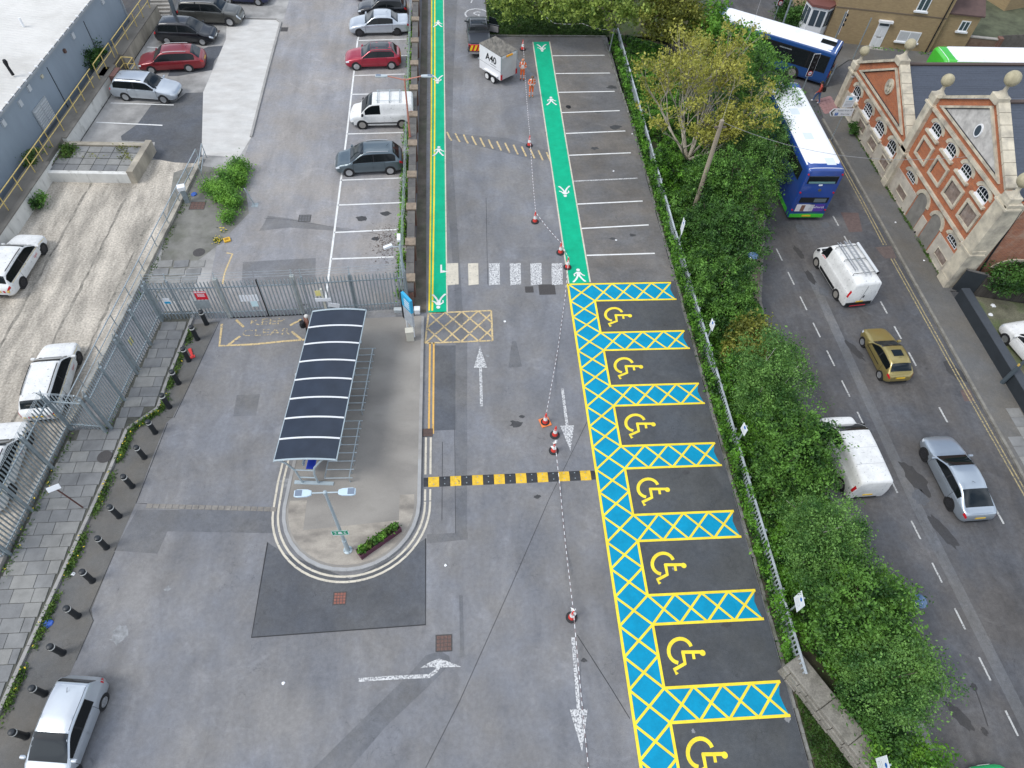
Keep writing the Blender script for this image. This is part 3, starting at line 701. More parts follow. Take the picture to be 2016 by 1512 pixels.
# pavement by the brick hall
pr = struct(MB().prism([(28.32, -20), (28.32, 46.5), (28.6, 49.0), (29.6, 50.7), (31.2, 51.3), (50, 49.6), (50, 28), (30.2, 28), (30.2, -20)], R - .05, R + .11).build('pavement_right', A_PAVE))
TACT = mat('pink_tactile_paving', (.30, .17, .165), .9, var=.15, vs=4, speck=.1)
for i in range(5):
    for j in range(4): MB().box(-.19, .19, -.19, .19, 0, .012).build('tactile_slab', TACT, pr, loc=(28.75 + .4 * j * .85, 48.9 - .4 * i + .3 * j * .5, R + .11), rz=.3)
for y0, y1 in ((-8, 14.9),):
    k = 0; y = 19.2
    while y > 6:
        for x in (28.55, 29.35):
            if not (x < 29 and y > 17.4): MB().box(0, .77, 0, .58, 0, .014).build('paving_slab', SLABS[1] if random.random() < .6 else SLABS[0], pr, loc=(x, y - .6, R + .11))
        y -= .6
ks2 = MB().box(-.08, .08, -.455, .455, -.08, .125).mesh('kerb_stone', mat('dirty_kerb', (.20, .19, .165), .9, var=.3, vs=3))
for k in range(66): ob('kerb_stone', ks2, pr, loc=(28.24, 46 - k * .92, R), rz=0)
pl = struct(MB().prism([(x - (1.5 if y < 6 else .9), y) for y, x in RL[:8]][::-1] + [(x, y) for y, x in RL[:8]], R - .05, R + .10).build('pavement_verge', mat('trodden_earth', (.20, .165, .125), .95, var=.25, vs=2, speck=.15)))
for i in range(8):
    pass
b = MB()
for r in range(38):
    for c in range(6): b.box(16.72 + c * .23 + (.11 if r % 2 else 0), 16.72 + c * .23 + .215 + (.11 if r % 2 else 0), -1.5 + r * .165, -1.5 + r * .165 + .15, R + .09, R + .116)
o = b.build('block_paving', mat('block_paver', (.23, .23, .225), .88, var=.12, vs=2, island=.18), pl); o['kind'] = 'stuff'
for k in range(60):
    y = -10 + k * .92; x = lut([(a, c) for a, c in RL[::-1]], y)
    if y < 46: ob('kerb_stone', ks2, pl, loc=(x, y, R - .01), rz=math.atan2(lut([(a, c) for a, c in RL[::-1]], y - .5) - lut([(a, c) for a, c in RL[::-1]], y + .5), 1.0))
MB().prism([(31.4, 53.4), (33.5, 55.2), (60, 52.9), (60, 60), (31, 66), (30.2, 58)], R - .05, R + .10).build('pavement_far', A_PAVE).__setitem__('kind', 'structure')
# ================================================================ BUILT THINGS
# ---- grey shed, raised walkway, retaining walls (frame turned 4.9 degrees)
LA = math.atan(.085); LO = Vector((-26.3, 43.0))
def lf(a, b): return (LO.x + a * math.cos(LA) + b * math.sin(LA), LO.y - a * math.sin(LA) + b * math.cos(LA))
SHEDW = mat('slate_grey_cladding', (.29, .345, .40), .6, .0, var=.10, vs=.5, stretch=(1, 1, .3))
SHEDR = mat('pale_roof_sheet', (.62, .60, .56), .6, var=.06, vs=.5, col2=(.52, .50, .46), c2s=.35)
shed = thing('storage_shed', 'grey clad industrial shed with pale corrugated roof in the corner', 'shed', (*LO, 0), -LA)
MB().box(-13, -2.05, -48, 16.03, -.4, 3.95).build('wall', SHEDW, shed)
MB().box(-2.05, -1.3, -48, 17, -.1, .12).build('light_well_shade', mat('dark_well_shade', (.012, .012, .014), .95), shed)  # black slab; the deep shade of the sunken gap is put into its colour
rf = MB(); vs = []; NR = 420
for k in range(NR + 1):
    b_ = -48.2 + k * (64.4 / NR); dz = .022 * (k % 2)
    vs += [(-1.85, b_, 4.0 + dz), (-14, b_, 5.0 + dz)]
rf.add(vs, [(2 * k, 2 * k + 2, 2 * k + 3, 2 * k + 1) for k in range(NR)]); roof = rf.build('roof', SHEDR, shed)
MB().box(-2.1, -1.80, -48.2, 16.2, 3.82, 3.96).build('gutter', mat('gutter_grey', (.32, .35, .37), .5), shed)
gclip = MB().box(-1.98, -1.78, -.04, .04, 3.96, 4.06).mesh('gutter_bracket', WHITE_P)
for k in range(30): ob('gutter_bracket', gclip, shed, loc=(0, -9.5 + k * .85, 0))
pal = mat('light_grey_metal', (.42, .45, .47), .5, .2)
lou = MB().box(-2.03, -1.97, -.05, 1.85, .55, 2.27).build('louvre_door', pal, shed)
for side in (0, 1):
    for k in range(9): MB().box(-1.97, -1.93, .05 + side * .93, .86 + side * .93, .68 + k * .17, .76 + k * .17).build('louvre_blade', mat('louvre_pale', (.55, .57, .58), .5), lou)
for b_, z in ((7.88, 3.28), (.84, 3.42), (-.65, 3.24), (-2.93, 3.29), (13.36, 3.16)): MB().box(-2.05, -1.93, b_ - .16, b_ + .16, z - .2, z + .2).build('wall_light', mat('lamp_box', (.55, .58, .6), .4), shed)
MB().box(-2.05, -1.9, 6.05, 6.25, 2.95, 3.2).build('wall_vent', RUST, shed); MB().box(-2.05, -1.95, 2.5, 2.72, 3.1, 3.3).build('wall_light', mat('lamp_cream', (.6, .56, .42), .5), shed)
for b_ in (9.94, 3.58): MB().box(-2.05, -2.02, b_ - .03, b_ + .03, -.3, 3.3).build('cladding_seam', mat('seam_dark', (.05, .058, .066), .7), shed)
MB().box(-2.06, -1.95, 15.9, 16.05, 0, 3.9).build('corner_trim', pal, shed)
v1 = Vector((-28.6, 43.8)) - LO
def inl(x, y):
    d = Vector((x, y)) - LO; return (d.x * math.cos(LA) - d.y * math.sin(LA), d.x * math.sin(LA) + d.y * math.cos(LA))
a, b_ = inl(*G(25, 146, 4.25)); MB().tube([(a, b_, 4.2), (a - .05, b_, 4.75), (a - .05, b_ + .02, 5.05), (a - .05, b_ + .02, 5.2)], [.10, .09, .14, .10], 10).build('roof_vent', BLACKP, shed)
a, b_ = inl(*G(46, 51, 4.3)); MB().tube([(a, b_, 4.2), (a, b_, 4.85)], [.08, .08], 10).build('roof_vent', WHITE_P, shed)

WW = mat('whitewashed_concrete', (.62, .61, .57), .9, var=.10, vs=2, col2=(.26, .25, .22), c2s=1.8, c2lo=.56, c2hi=.74, speck=.05, stretch=(1, 1, .35))
BEI = mat('beige_render', (.38, .34, .27), .9, var=.2, vs=1.2, col2=(.27, .245, .2), c2s=.8, speck=.1, stretch=(1, 1, .5))
WALK = mat('walkway_concrete', (.19, .175, .15), .92, var=.25, vs=1.4, col2=(.115, .105, .09), c2s=.7, speck=.15)
wk = struct(MB().box(-1.25, -.28, -44, 17.5, -.1, 1.0).build('raised_walkway', WALK, loc=(*LO, 0), rz=-LA))
for b0, b1, m, lab in [(-44, -3.6, WW, 'long whitewashed retaining wall beside the loading yard'), (-1.0, 8.2, WW, 'stained white retaining wall behind the silver estate car'), (9.6, 17.5, BEI, 'bare beige retaining wall behind the black people carrier')]:
    t = thing('retaining_wall', lab, 'wall', (*LO, 0), -LA)
    MB().box(-.28, 0, b0, b1, -.02, .98).build('wall', m, t); MB().box(-.30, .03, b0, b1, .98, 1.05).build('coping', WALK, t)
# yellow handrail in runs
YR = mat('faded_yellow_paint', (.62, .47, .16), .6, var=.2, vs=5)
def handrail(name, label, pts, h, posts, m, mid=.5, r=.032, cat='handrail', zs=None, drop=True):
    t = thing(name, label, cat, (pts[0][0], pts[0][1], zs or 0))
    o = Vector(pts[0])
    P = [Vector(p) - o for p in pts]
    MB().tube([(p.x, p.y, h) for p in P], r, 7).build('top_rail', m, t)
    if mid: MB().tube([(p.x, p.y, h * mid) for p in P], r * .85, 7).build('middle_rail', m, t)
    for q in posts:
        q = Vector(q) - o; MB().tube([(q.x, q.y, 0), (q.x, q.y, h)], r, 7).build('post', m, t)
    return t
bl = [-38 + 1.85 * k for k in range(20)] + [-3.55, -1.99, -.2, 1.95, 3.4, 5.05]
handrail('yellow_handrail', 'long faded yellow handrail on the walkway beside the shed', [lf(-.45, -40), lf(-.45, 5.6)], 1.12, [lf(-.45, b) for b in bl], YR, zs=1.02)
handrail('yellow_handrail', 'short yellow handrail piece between the two stair openings', [lf(-.45, 6.2), lf(-.45, 9.2)], 1.12, [lf(-.45, b) for b in (6.2, 7.6, 9.2)], YR, zs=1.02)
handrail('yellow_handrail', 'far run of yellow handrail above the beige wall', [lf(-.40, 9.6), lf(-.36, 17)], 1.12, [lf(-.40, b) for b in (9.7, 11.9, 13.9, 15.4, 17)], YR, zs=1.02)
st = thing('yellow_stair_guard', 'low yellow guard frame round the steps behind the red estate', 'handrail', (*lf(.25, 8.6), 0), -LA)
for x in (-.2, .65):
    for y in (-.5, .6): MB().tube([(x, y, 0), (x, y, 1.1)], .03, 6).build('post', YR, st)
    for z in (.6, 1.1): MB().tube([(x, -.5, z), (x, .6, z)], .03, 6).build('rail', YR, st)
for z in (.6, 1.1): MB().tube([(-.2, .6, z), (.65, .6, z)], .03, 6).build('rail', YR, st)
bs = thing('brick_steps', 'small flight of worn brick steps by the yellow guard frame', 'steps', (*lf(.1, 8.0), 0), -LA)
for k in range(4): MB().box(-.9 + k * .28, .3, -1.3, -.1, .8 - k * .25 - .05, 1.0 - k * .25 - .0).build('step', mat('worn_red_brick', (.20, .105, .085), .9, var=.3, vs=9), bs)
fs = thing('concrete_steps', 'mossy concrete steps in the corner behind the dark pickup', 'steps', (-24.9, 60.4, 0), .05)
for k in range(8): MB().box(-.8, .8, k * .33, k * .33 + 3, k * .16, (k + 1) * .16).build('step', CONC, fs)
gp = thing('steel_column', 'thick grey steel column rising past the top edge', 'post', (-23.2, 59.4, 0))
MB().box(-.12, .12, -.12, .12, 0, 9.0).build('column', mat('column_grey', (.12, .145, .165), .5, .2, var=.08), gp); MB().box(-.25, .25, -.25, .25, 0, .03).build('base_plate', STEEL_D, gp)

# raised slab planter in the yard corner
pt = thing('slab_planter', 'raised white planter block topped with cracked slabs and weeds', 'planter', (-24.1, 40.3, 0), -.04)
MB().box(-2.9, 2.75, -1.7, -1.4, 0, .7).build('front_wall', WW, pt); MB().box(-2.9, -2.6, -1.7, 1.7, 0, .7).build('side_wall', WW, pt)
MB().box(-2.9, 2.9, 1.35, 1.7, 0, .72).build('back_wall', BEI, pt)
MB().prism([(2.55, -1.72), (2.95, -1.72), (3.2, 1.72), (2.8, 1.72)], 0, .92).build('end_wall', BEI, pt)
MB().box(-2.75, 2.7, -1.55, 1.5, 0, .60).build('fill', mat('soil', (.08, .07, .05), .95), pt)
for i in range(6):
    for j in range(4):
        if (i, j) in ((0, 3), (0, 2)): continue
        MB().box(.02, .82, .02, .62, .6, .66 + random.uniform(-.01, .01)).build('slab', random.choice(SLABS), pt, loc=(-2.5 + i * .84, -1.35 + j * .66, 0), rz=random.uniform(-.02, .02))

# galvanised handrail along the yard edge
hp = [(xe(y) + .02, y) for y in (40.6, 30, 19.6)]
handrail('grey_handrail', 'long galvanised handrail along the right edge of the loading yard', hp, 1.1, [(xe(y) + .02, y) for y in [40.6 - 2.1 * k for k in range(11)]], STEEL)
hp2 = [(-17.35, 41.2), (-17.1, 38.9)]
handrail('grey_handrail', 'short galvanised handrail at the head of the yard', hp2, 1.1, [hp2[0], hp2[1]], STEEL)
t = thing('ticket_post', 'white topped barrier control post beside the grey handrail', 'post', (*G(369, 398), 0), .3)
MB().box(-.14, .14, -.12, .12, 0, 1.0).build('post', STEEL_D, t); MB().box(-.24, .24, -.2, .2, 1.0, 1.28).build('head', WHITE_P, t, bevel=.03)
t = thing('steel_post', 'leaning grey steel post beside the round green bush', 'post', (*G(502, 404), 0))
MB().tube([(0, 0, 0), (-.35, .1, 1.25)], .045, 8).build('post', STEEL, t); MB().box(-.2, .2, -.2, .2, 0, .02).build('base_plate', STEEL_D, t)

# ---- palisade fencing
PH = 2.95
def pale_mesh(name, h, m, wd=.072):
    b = MB(); w2 = wd / 2
    b.extr([(-w2, 0, .06), (w2, 0, .06), (w2, 0, h - .10), (0, 0, h), (-w2, 0, h - .10)], (0, .018, 0)); b.box(-.015, .015, -.02, 0, .06, h - .12)
    return b.mesh(name, m)
PALE = pale_mesh('pale', PH, STEEL); PALE2 = pale_mesh('pale', PH, STEEL_D)
def palisade(name, label, a, b, h=PH, pitch=.185, posts=(), cat='fence', pale=None, wire=True, z=0.0, heavy=False, endposts=True):
    a = Vector(a); b = Vector(b); d = b - a; L_ = d.length; ang = math.atan2(d.y, d.x)
    t = thing(name, label, cat, (a.x, a.y, z), ang, {'palisade_fence': 'steel palisade fencing', 'palisade_gate': 'steel palisade gates'}.get(name))
    n = int(L_ / pitch); pm = pale or PALE
    for k in range(n): ob('pale', pm, t, loc=((k + .5) * L_ / n, random.uniform(-.004, .004), random.uniform(-.01, .01)))
    for z0 in (.45, h - .55): MB().box(0, L_, .02, .07, z0, z0 + .06).build('rail', STEEL_D, t)
    for x in posts:
        w2 = .11 if heavy else .055
        MB().box(x - w2, x + w2, .02, .02 + 2 * w2, 0, h + .05).build('post', mat('gate_post', (.36, .38, .36), .6, .2, var=.25, vs=3), t) if heavy else MB().box(x - w2, x + w2, .07, .18, 0, h - .05).build('post', STEEL_D, t)
        if wire: MB().tube([(x, .06, h - .1), (x, .22, h + .42)], .025, 5).build('wire_arm', STEEL, t)
    if wire:
        for k in range(3): MB().tube([(0, .08 + .05 * k, h + .12 + .14 * k), (L_, .08 + .05 * k, h + .12 + .14 * k)], .008, 4).build('barbed_wire', STEEL, t)
    return t
f0, f1, f2, f3, f4 = (-16.86, 26.42), (-13.25, 26.45), (-11.1, 26.52), (-8.95, 26.6), (-3.15, 26.95)
fa = palisade('palisade_fence', 'steel palisade fence with red caution sign left of the gates', f0, f1, posts=(.05, 1.2))
ga = palisade('palisade_gate', 'palisade gate leaf with white notices', (f1[0] + .1, f1[1]), (f2[0] - .03, f2[1]), cat='gate', posts=(.0,), heavy=True)
gb = palisade('palisade_gate', 'palisade gate leaf nearest the shelter, without notices', (f2[0] + .03, f2[1]), (f3[0] - .12, f3[1]), cat='gate', posts=(1.9,), heavy=True)
fb_ = palisade('palisade_fence', 'steel palisade fence between the gates and the brick wall', f3, f4, posts=(.25, 2.8, 5.75))
MB().box(-.02, 2.1, .0, .05, 0.02, .06).build('gate_bottom', BLACKP, ga); MB().box(0, 2.0, .0, .05, 0.02, .06).build('gate_bottom', BLACKP, gb)
MB().box(2.09, 2.16, -.02, .10, .05, 2.9).build('slam_plate', BLACKP, ga)
l0, l1, l2, l3, l4 = (-16.92, 26.38), (-17.74, 19.15), (-19.6, 19.38), (-20.24, 12.66), (-24, 12.35)
palisade('palisade_fence', 'steel palisade fence with yellow notice running back from the corner', l0, along(l0, l1, .5), posts=(.1, 1.8, 3.5), pale=PALE2)
palisade('palisade_gate', 'dense palisade gates facing the slab pavement', along(l0, l1, .505), along(l0, l1, .995), posts=(.1, 1.8, 3.5), cat='gate', pitch=.15)
palisade('palisade_fence', 'short palisade return beside the round manhole', l1, l2, posts=(.05, 1.8))
palisade('palisade_fence', 'palisade fence in front of the lowest white estate car', l2, l3, posts=(.1, 2.3, 4.5, 6.6), pale=PALE2)
palisade('palisade_fence', 'palisade fence leaving the picture at the left edge', l3, l4, posts=(2, 3.6), pale=PALE2)
# notices on the fences
REDS = mat('sign_red', (.62, .012, .03), .5); WHS = mat('sign_white', (.76, .78, .8), .5); YELS = mat('sign_yellow', (.78, .7, .30), .5); BLS = mat('sign_blue', (.03, .36, .60), .5)
def notice(parent, x, z0, wd, hh, m, nm='notice', lines=0, lm=None, hdr=None):
    o = MB().box(x, x + wd, -.035, -.022, z0, z0 + hh).build(nm, m, parent)
    for k in range(lines): MB().box(x + wd * .18, x + wd * .82, -.038, -.035, z0 + hh * (.36 + .14 * k), z0 + hh * (.36 + .14 * k) + hh * .055).build('lettering', lm or WHS, o)
    if hdr: MB().box(x + .02, x + wd - .02, -.039, -.035, z0 + hh * .82, z0 + hh * .97).build('lettering', hdr, o)
    return o
o = notice(fa, 2.4, 1.62, .62, .62, REDS, lines=3, hdr=WHS); text_obj('lettering', 'CAUTION', .12, REDS, o, (2.71, -.041, 2.175), (PI / 2, 0, 0))
o = notice(fa, .62, 1.35, .36, .42, WHS, lines=1, lm=BLS); MB().box(.64, .96, -.04, -.036, 1.37, 1.52).build('symbol', BLS, o)
MB().box(2.15, 3.0, -.03, -.02, .9, 1.55).build('blank_plate', STEEL, fa)
for k in range(6): MB().box(.95 + .17 * k, 1.06 + .17 * k, -.034, -.022, 1.35, 1.85).build('notice', WHS, ga)
o = notice(ga, 1.42, .92, .36, .42, mat('sign_pale_blue', (.55, .72, .75), .5)); notice(fb_, .78, 1.5, .36, .42, YELS, lines=1, lm=mat('sign_yellow2', (.75, .72, .1), .5))
notice(bpy.data.objects['palisade_fence.002'], 2.6, 1.3, .3, .42, YELS)

# ---- brick boundary wall between the left lot and the lane
BRK = brickmat('lane_brick', (.21, .085, .06), (.15, .07, .05), (.17, .15, .13), 1.0, 'YZ', (.10, .085, .065), .6)
bw = thing('boundary_wall', 'long old brick wall with stone coping beside the green walkway', 'wall', (-3.08, 27.1, 0), math.atan2(-.42, 36) * -1 + 0)
WL = 46.0
MB().box(-.17, .17, 0, WL, 0, 1.15).build('brickwork', BRK, bw)
cm = [mat('dark_coping', (.105, .10, .095), .9, var=.2, vs=3, speck=.1), mat('dark_coping2', (.13, .122, .11), .9, var=.25, vs=3, speck=.12)]
y = 0; k = 0
while y < WL:
    MB().box(-.23, .23, y + .01, y + 1.14, 1.15, 1.24).build('coping_stone', cm[k % 2], bw); y += 1.15; k += 1
piers = [1.0, 4.0, 7.2, 10.4, 13.8, 17.2, 20.6, 24.0, 27.4, 30.8, 34.2, 37.6, 41, 44.4]
for y in piers:
    p = MB().box(-.27, .27, y - .27, y + .27, 0, 1.27).build('pier', BRK, bw); MB().box(-.31, .31, y - .31, y + .31, 1.27, 1.36).build('pier_cap', mat('sandstone_cap', (.24, .19, .14), .9, var=.3, vs=4), p)
struct(MB().sheet([(-2.9, 26.6), (-2.22, 26.6), (-2.40, 42), (-2.75, 95), (-3.2, 95)], .010).build('wall_verge', mat('dirt_verge', (.12, .105, .085), .95, var=.3, vs=1.5, speck=.2, col2=(.085, .09, .06), c2s=.6)))
cl = thing('wire_fence', 'thin grey wire fence on posts behind the parked cars', 'fence', (-3.62, 27.4, 0), 0.008)
for k in range(15): MB().tube([(0, k * 3.0, 0), (0, k * 3.0, 1.85)], .03, 6).build('post', STEEL, cl)
for z in (.5, .95, 1.4, 1.82): MB().tube([(0, 0, z), (0, 42, z)], .012, 4).build('wire', STEEL, cl)

# ---- waiting shelter with solar-dark roof
sh = thing('waiting_shelter', 'long curved dark glass roofed shelter with white ribs on the island', 'shelter', (-7.30, 15.66, .12), -math.atan(.083))
def arch(x): return 2.24 + .32 * (1 - ((x - .75) / 2.15) ** 2)
SL = 8.95; XS = [-1.40 + 2.80 * k / 14 for k in range(15)]
ROOFM = mat('dark_roof_panel', (.026, .035, .053), .34, spec=.30, var=.16, vs=1.4)
for k in range(8):
    y0, y1 = k * SL / 8 + .035, (k + 1) * SL / 8 - .035; b = MB(); vs = []
    for x in XS: vs += [(x, y0, arch(x)), (x, y1, arch(x)), (x, y0, arch(x) - .03), (x, y1, arch(x) - .03)]
    fs = []
    for i in range(14):
        o = 4 * i; fs += [(o, o + 4, o + 5, o + 1), (o + 2, o + 3, o + 7, o + 6), (o, o + 2, o + 6, o + 4), (o + 1, o + 5, o + 7, o + 3)]
    b.add(vs, fs); b.build('roof_panel', ROOFM, sh, smooth=True)
RIB = mat('white_rib', (.72, .73, .74), .4)
for k in range(9):
    y = k * SL / 8; b = MB()
    b.tube([(x, y, arch(x) + .012) for x in XS], .045, 6); b.build('roof_rib', RIB if 0 < k < 8 else GREYPOST, sh)
for x, nm in ((-1.42, 'eaves_beam'), (1.42, 'eaves_beam')): MB().tube([(x, -.05, arch(x) - .03), (x, SL + .05, arch(x) - .03)], .035, 6).build(nm, GREYPOST, sh)
for k in range(5):
    y = .12 + k * (SL - .24) / 4
    MB().tube([(-.62, y, 0), (-.72, y, 1.2), (-1.0, y, 1.85), (-1.38, y, arch(-1.38) - .05)], .05, 7).build('leg', GREYPOST, sh)
    MB().tube([(.12, y, 0), (.10, y, .9), (.22, y, 1.5), (.55, y, 2.05), (.9, y, arch(.9) - .05)], .05, 7).build('leg', GREYPOST, sh)
    for z in (.55, 1.25): MB().tube([(-.7, y, z), (.12, y, z)], .035, 6).build('tie_bar', GREYPOST, sh)
    MB().box(-1.0, .85, y - .09, y + .09, 0, .05).build('foot_plate', GREYPOST, sh)
BLUSE = mat('blue_seat', (.02, .05, .42), .5)
MB().box(-.45, -.05, .6, SL - .6, .48, .53).build('bench_seat', BLUSE, sh); MB().box(-.55, -.5, .6, SL - .6, .7, 1.0).build('bench_back', GREYPOST, sh)
for k in range(6): MB().tube([(-.25, .8 + k * 1.45, 0), (-.25, .8 + k * 1.45, .48)], .04, 6).build('bench_leg', GREYPOST, sh)
for y0, y1, labl in ((.25, 3.45, 'near'), (4.1, 8.1, 'far')):
    tt = thing('cycle_rack', 'ladder shaped steel cycle rack at the %s end of the shelter' % labl, 'cycle rack', (-7.30, 15.66, .12), -math.atan(.083))
    MB().tube([(1.62, y0, .42), (1.62, y1, .42)], .03, 6).build('rail', STEEL, tt); MB().tube([(.45, y0, .30), (.45, y1, .30)], .03, 6).build('rail', STEEL, tt)
    n = int((y1 - y0) / .42)
    for k in range(n + 1):
        y = y0 + k * (y1 - y0) / n; MB().tube([(.45, y, .30), (1.78, y, .44)], .028, 6).build('wheel_bar', STEEL, tt)
        MB().tube([(1.62, y, 0), (1.62, y, .43)], .028, 6).build('leg', STEEL, tt)
t = thing('roof_lamp', 'small pale box lamp at the left edge of the shelter roof', 'lamp', (*G(585, 738, 2.2), 2.1))
MB().box(-.1, .1, -.08, .08, 0, .16).build('lamp_box', mat('lamp_grey', (.4, .42, .44), .5), t, bevel=.02); MB().box(-.03, .03, -.03, .03, -.35, 0).build('bracket', BLACKP, t)

# ---- brick hall with two gables
hall = thing('brick_hall', 'ornate red brick hall with two stone trimmed gables and ball finials', 'building', (30.2, 48.6, R))
FX = 30.2
class HB(MB):
    """facade helper: s metres along the front from the far end, z world height, d metres proud of the brick face"""
    def fr(s_, s0, s1, z0, z1, d0, d1): return s_.box(-d1, -d0, -s1, -s0, z0 - R, z1 - R)
    def fp(s_, pts, d0, d1): return s_.extr([(-d0, -a, z - R) for a, z in pts], (-(d1 - d0), 0, 0))
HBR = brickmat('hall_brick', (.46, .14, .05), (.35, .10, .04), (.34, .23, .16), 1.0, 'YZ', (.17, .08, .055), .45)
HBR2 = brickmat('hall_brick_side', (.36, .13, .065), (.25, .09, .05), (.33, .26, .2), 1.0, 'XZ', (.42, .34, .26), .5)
STN2 = mat('pale_panel_stone', (.52, .50, .47), .85, var=.2, vs=2.5, col2=(.36, .34, .32), c2s=2.0, c2lo=.46, c2hi=.7, speck=.06)
PANEL = mat('weathered_panel', (.20, .15, .12), .9, var=.3, vs=4, col2=(.27, .22, .19), c2s=3, speck=.1)
SLATE = mat('blue_slate', (.062, .074, .098), .55, var=.12, vs=1.0, stretch=(.4, 6, 1), speck=.1, ss=9)
# masses
HB().fr(0, 10.05, R - .1, 2.5, -9, 0).build('wall', HBR, hall)
HB().fr(10.05, 20.1, R - .1, 5.9, -20, -.002).build('wall', HBR, hall)
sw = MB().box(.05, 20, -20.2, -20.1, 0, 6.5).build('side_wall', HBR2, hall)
HB().fp([(.35, 2.4), (9.75, 2.4), (9.75, 2.95), (5.0, 5.65), (.35, 2.95)], -.35, .02).build('gable', HBR, hall)
HB().fp([(10.4, 5.7), (19.4, 5.7), (19.4, 6.2), (14.85, 8.9), (10.4, 6.2)], -.35, .02).build('gable', HBR, hall)
# roofs with slate courses
def slope(y0, z0, y1, z1, x0, x1, n):
    b = MB()
    for k in range(n):
        a, c = k / n, (k + 1) / n
        ya, yc = y0 + (y1 - y0) * a, y0 + (y1 - y0) * c; za, zc = z0 + (z1 - z0) * a, z0 + (z1 - z0) * c
        nn = Vector((0, -(z1 - z0), (y1 - y0))); nn = nn.normalized() * (1 if nn.z > 0 else -1)
        lift = .008
        b.add([(x0, ya + nn.y * lift, za + nn.z * lift - R), (x1, ya + nn.y * lift, za + nn.z * lift - R), (x1, yc, zc - R), (x0, yc, zc - R), (x0, ya, za - R), (x1, ya, za - R)], [(0, 1, 2, 3), (4, 5, 1, 0)])
    return b
for (ys, zs_, yr, zr, x1, n) in [(-10.0, 2.7, -5.0, 5.45, 20, 36), (-.1, 2.7, -5.0, 5.45, 20, 36), (-20.0, 5.95, -14.85, 8.7, 20, 36), (-9.9, 5.95, -14.85, 8.7, 20, 36)]:
    slope(ys, zs_, yr, zr, .3, x1, n).build('roof_slope', SLATE, hall)
for y, z in ((-5.0, 5.5), (-14.85, 8.75)): MB().tube([(.3, y, z - R), (20, y, z - R)], .12, 6).build('ridge_tiles', mat('ridge_brown', (.10, .075, .065), .8), hall)
# rake copings, seen from above as broad stone strips
def rake(sa, za, sb, zb, nm='coping'):
    n = 7
    for k in range(n):
        a, c = k / n + .004, (k + 1) / n - .004
        p, q = (sa + (sb - sa) * a, za + (zb - za) * a), (sa + (sb - sa) * c, za + (zb - za) * c)
        HB().fp([p, q, (q[0], q[1] + .20), (p[0], p[1] + .20)], -.50, .20).build('coping_stone', STONE, hall)
rake(.3, 2.93, 4.75, 5.55); rake(9.8, 2.93, 5.25, 5.55); rake(10.3, 6.18, 14.6, 8.8); rake(19.4, 6.18, 15.1, 8.8)
# inner triangular mouldings + tympana
def tri(pts, wd, d0, d1, m, nm):
    n = len(pts)
    cx, cz = sum(p[0] for p in pts) / n, sum(p[1] for p in pts) / n
    inn = []
    for i in range(n):
        a, b_, c = Vector(pts[i - 1]), Vector(pts[i]), Vector(pts[(i + 1) % n])
        u, v = (a - b_).normalized(), (c - b_).normalized(); bis = (u + v).normalized(); s_ = math.sin(math.acos(max(-1, min(1, u.dot(v)))) / 2)
        inn.append(tuple(b_ + bis * wd / s_))
    for i in range(n): HB().fp([pts[i], pts[(i + 1) % n], inn[(i + 1) % n], inn[i]], d0, d1).build(nm, m, hall)
    return inn
i1 = tri([(.95, 2.78), (9.15, 2.78), (5.05, 5.27)], .13, .02, .16, STONE, 'pediment_moulding')
HB().fp(i1, .0, .03).build('pediment_panel', HBR, hall); RECESS_SHADE = mat('lead_grey_recess_shade', (.03, .03, .034), .7); tri(i1, .05, .03, .075, RECESS_SHADE, 'lead_grey_recess_shade')  # dark strips paint the recess shadow along the inside of the moulding
i2 = tri([(10.95, 6.1), (18.7, 6.1), (14.85, 8.5)], .13, .02, .16, STONE, 'pediment_moulding')
HB().fp(i2, .0, .05).build('pediment_panel', STN2, hall); tri(i2, .05, .05, .085, RECESS_SHADE, 'lead_grey_recess_shade')
HB().fr(.3, 9.8, 2.30, 2.46, 0, .18).build('cornice', STONE, hall); HB().fr(10.4, 19.4, 5.58, 5.78, 0, .18).build('cornice', STONE, hall); HB().fr(10.5, 19.4, 2.12, 2.30, 0, .14).build('string_course', STONE, hall)
HB().fr(.5, 9.7, 2.78 - .28, 2.55 + .06, 0, .05).build('frieze', HBR, hall)
# rose ornament and oval window
ro = HB().fp([(5.25 + .48 * math.cos(a), 4.0 + .52 * math.sin(a)) for a in [2 * PI * k / 20 for k in range(20)]], .03, .12).build('rose_ornament', STONE, hall)
for k in range(4):
    a = PI / 4 + k * PI / 2 + .3; MB().lathe([(.0, 0), (.15, .02), (.11, .08), (0, .1)], n=8, axis='X').build('petal', STONE, ro, loc=(-.21, -(5.25 + .22 * math.cos(a)), 4.0 - R + .24 * math.sin(a)))
ov = HB().fp([(15.0 + .31 * math.cos(a), 7.02 + .40 * math.sin(a)) for a in [2 * PI * k / 24 for k in range(24)]], .05, .12).build('oval_window', WHITE_P, hall)
HB().fp([(15.0 + .23 * math.cos(a), 7.02 + .32 * math.sin(a)) for a in [2 * PI * k / 24 for k in range(24)]], .115, .125).build('pane', GLASS_L, ov)
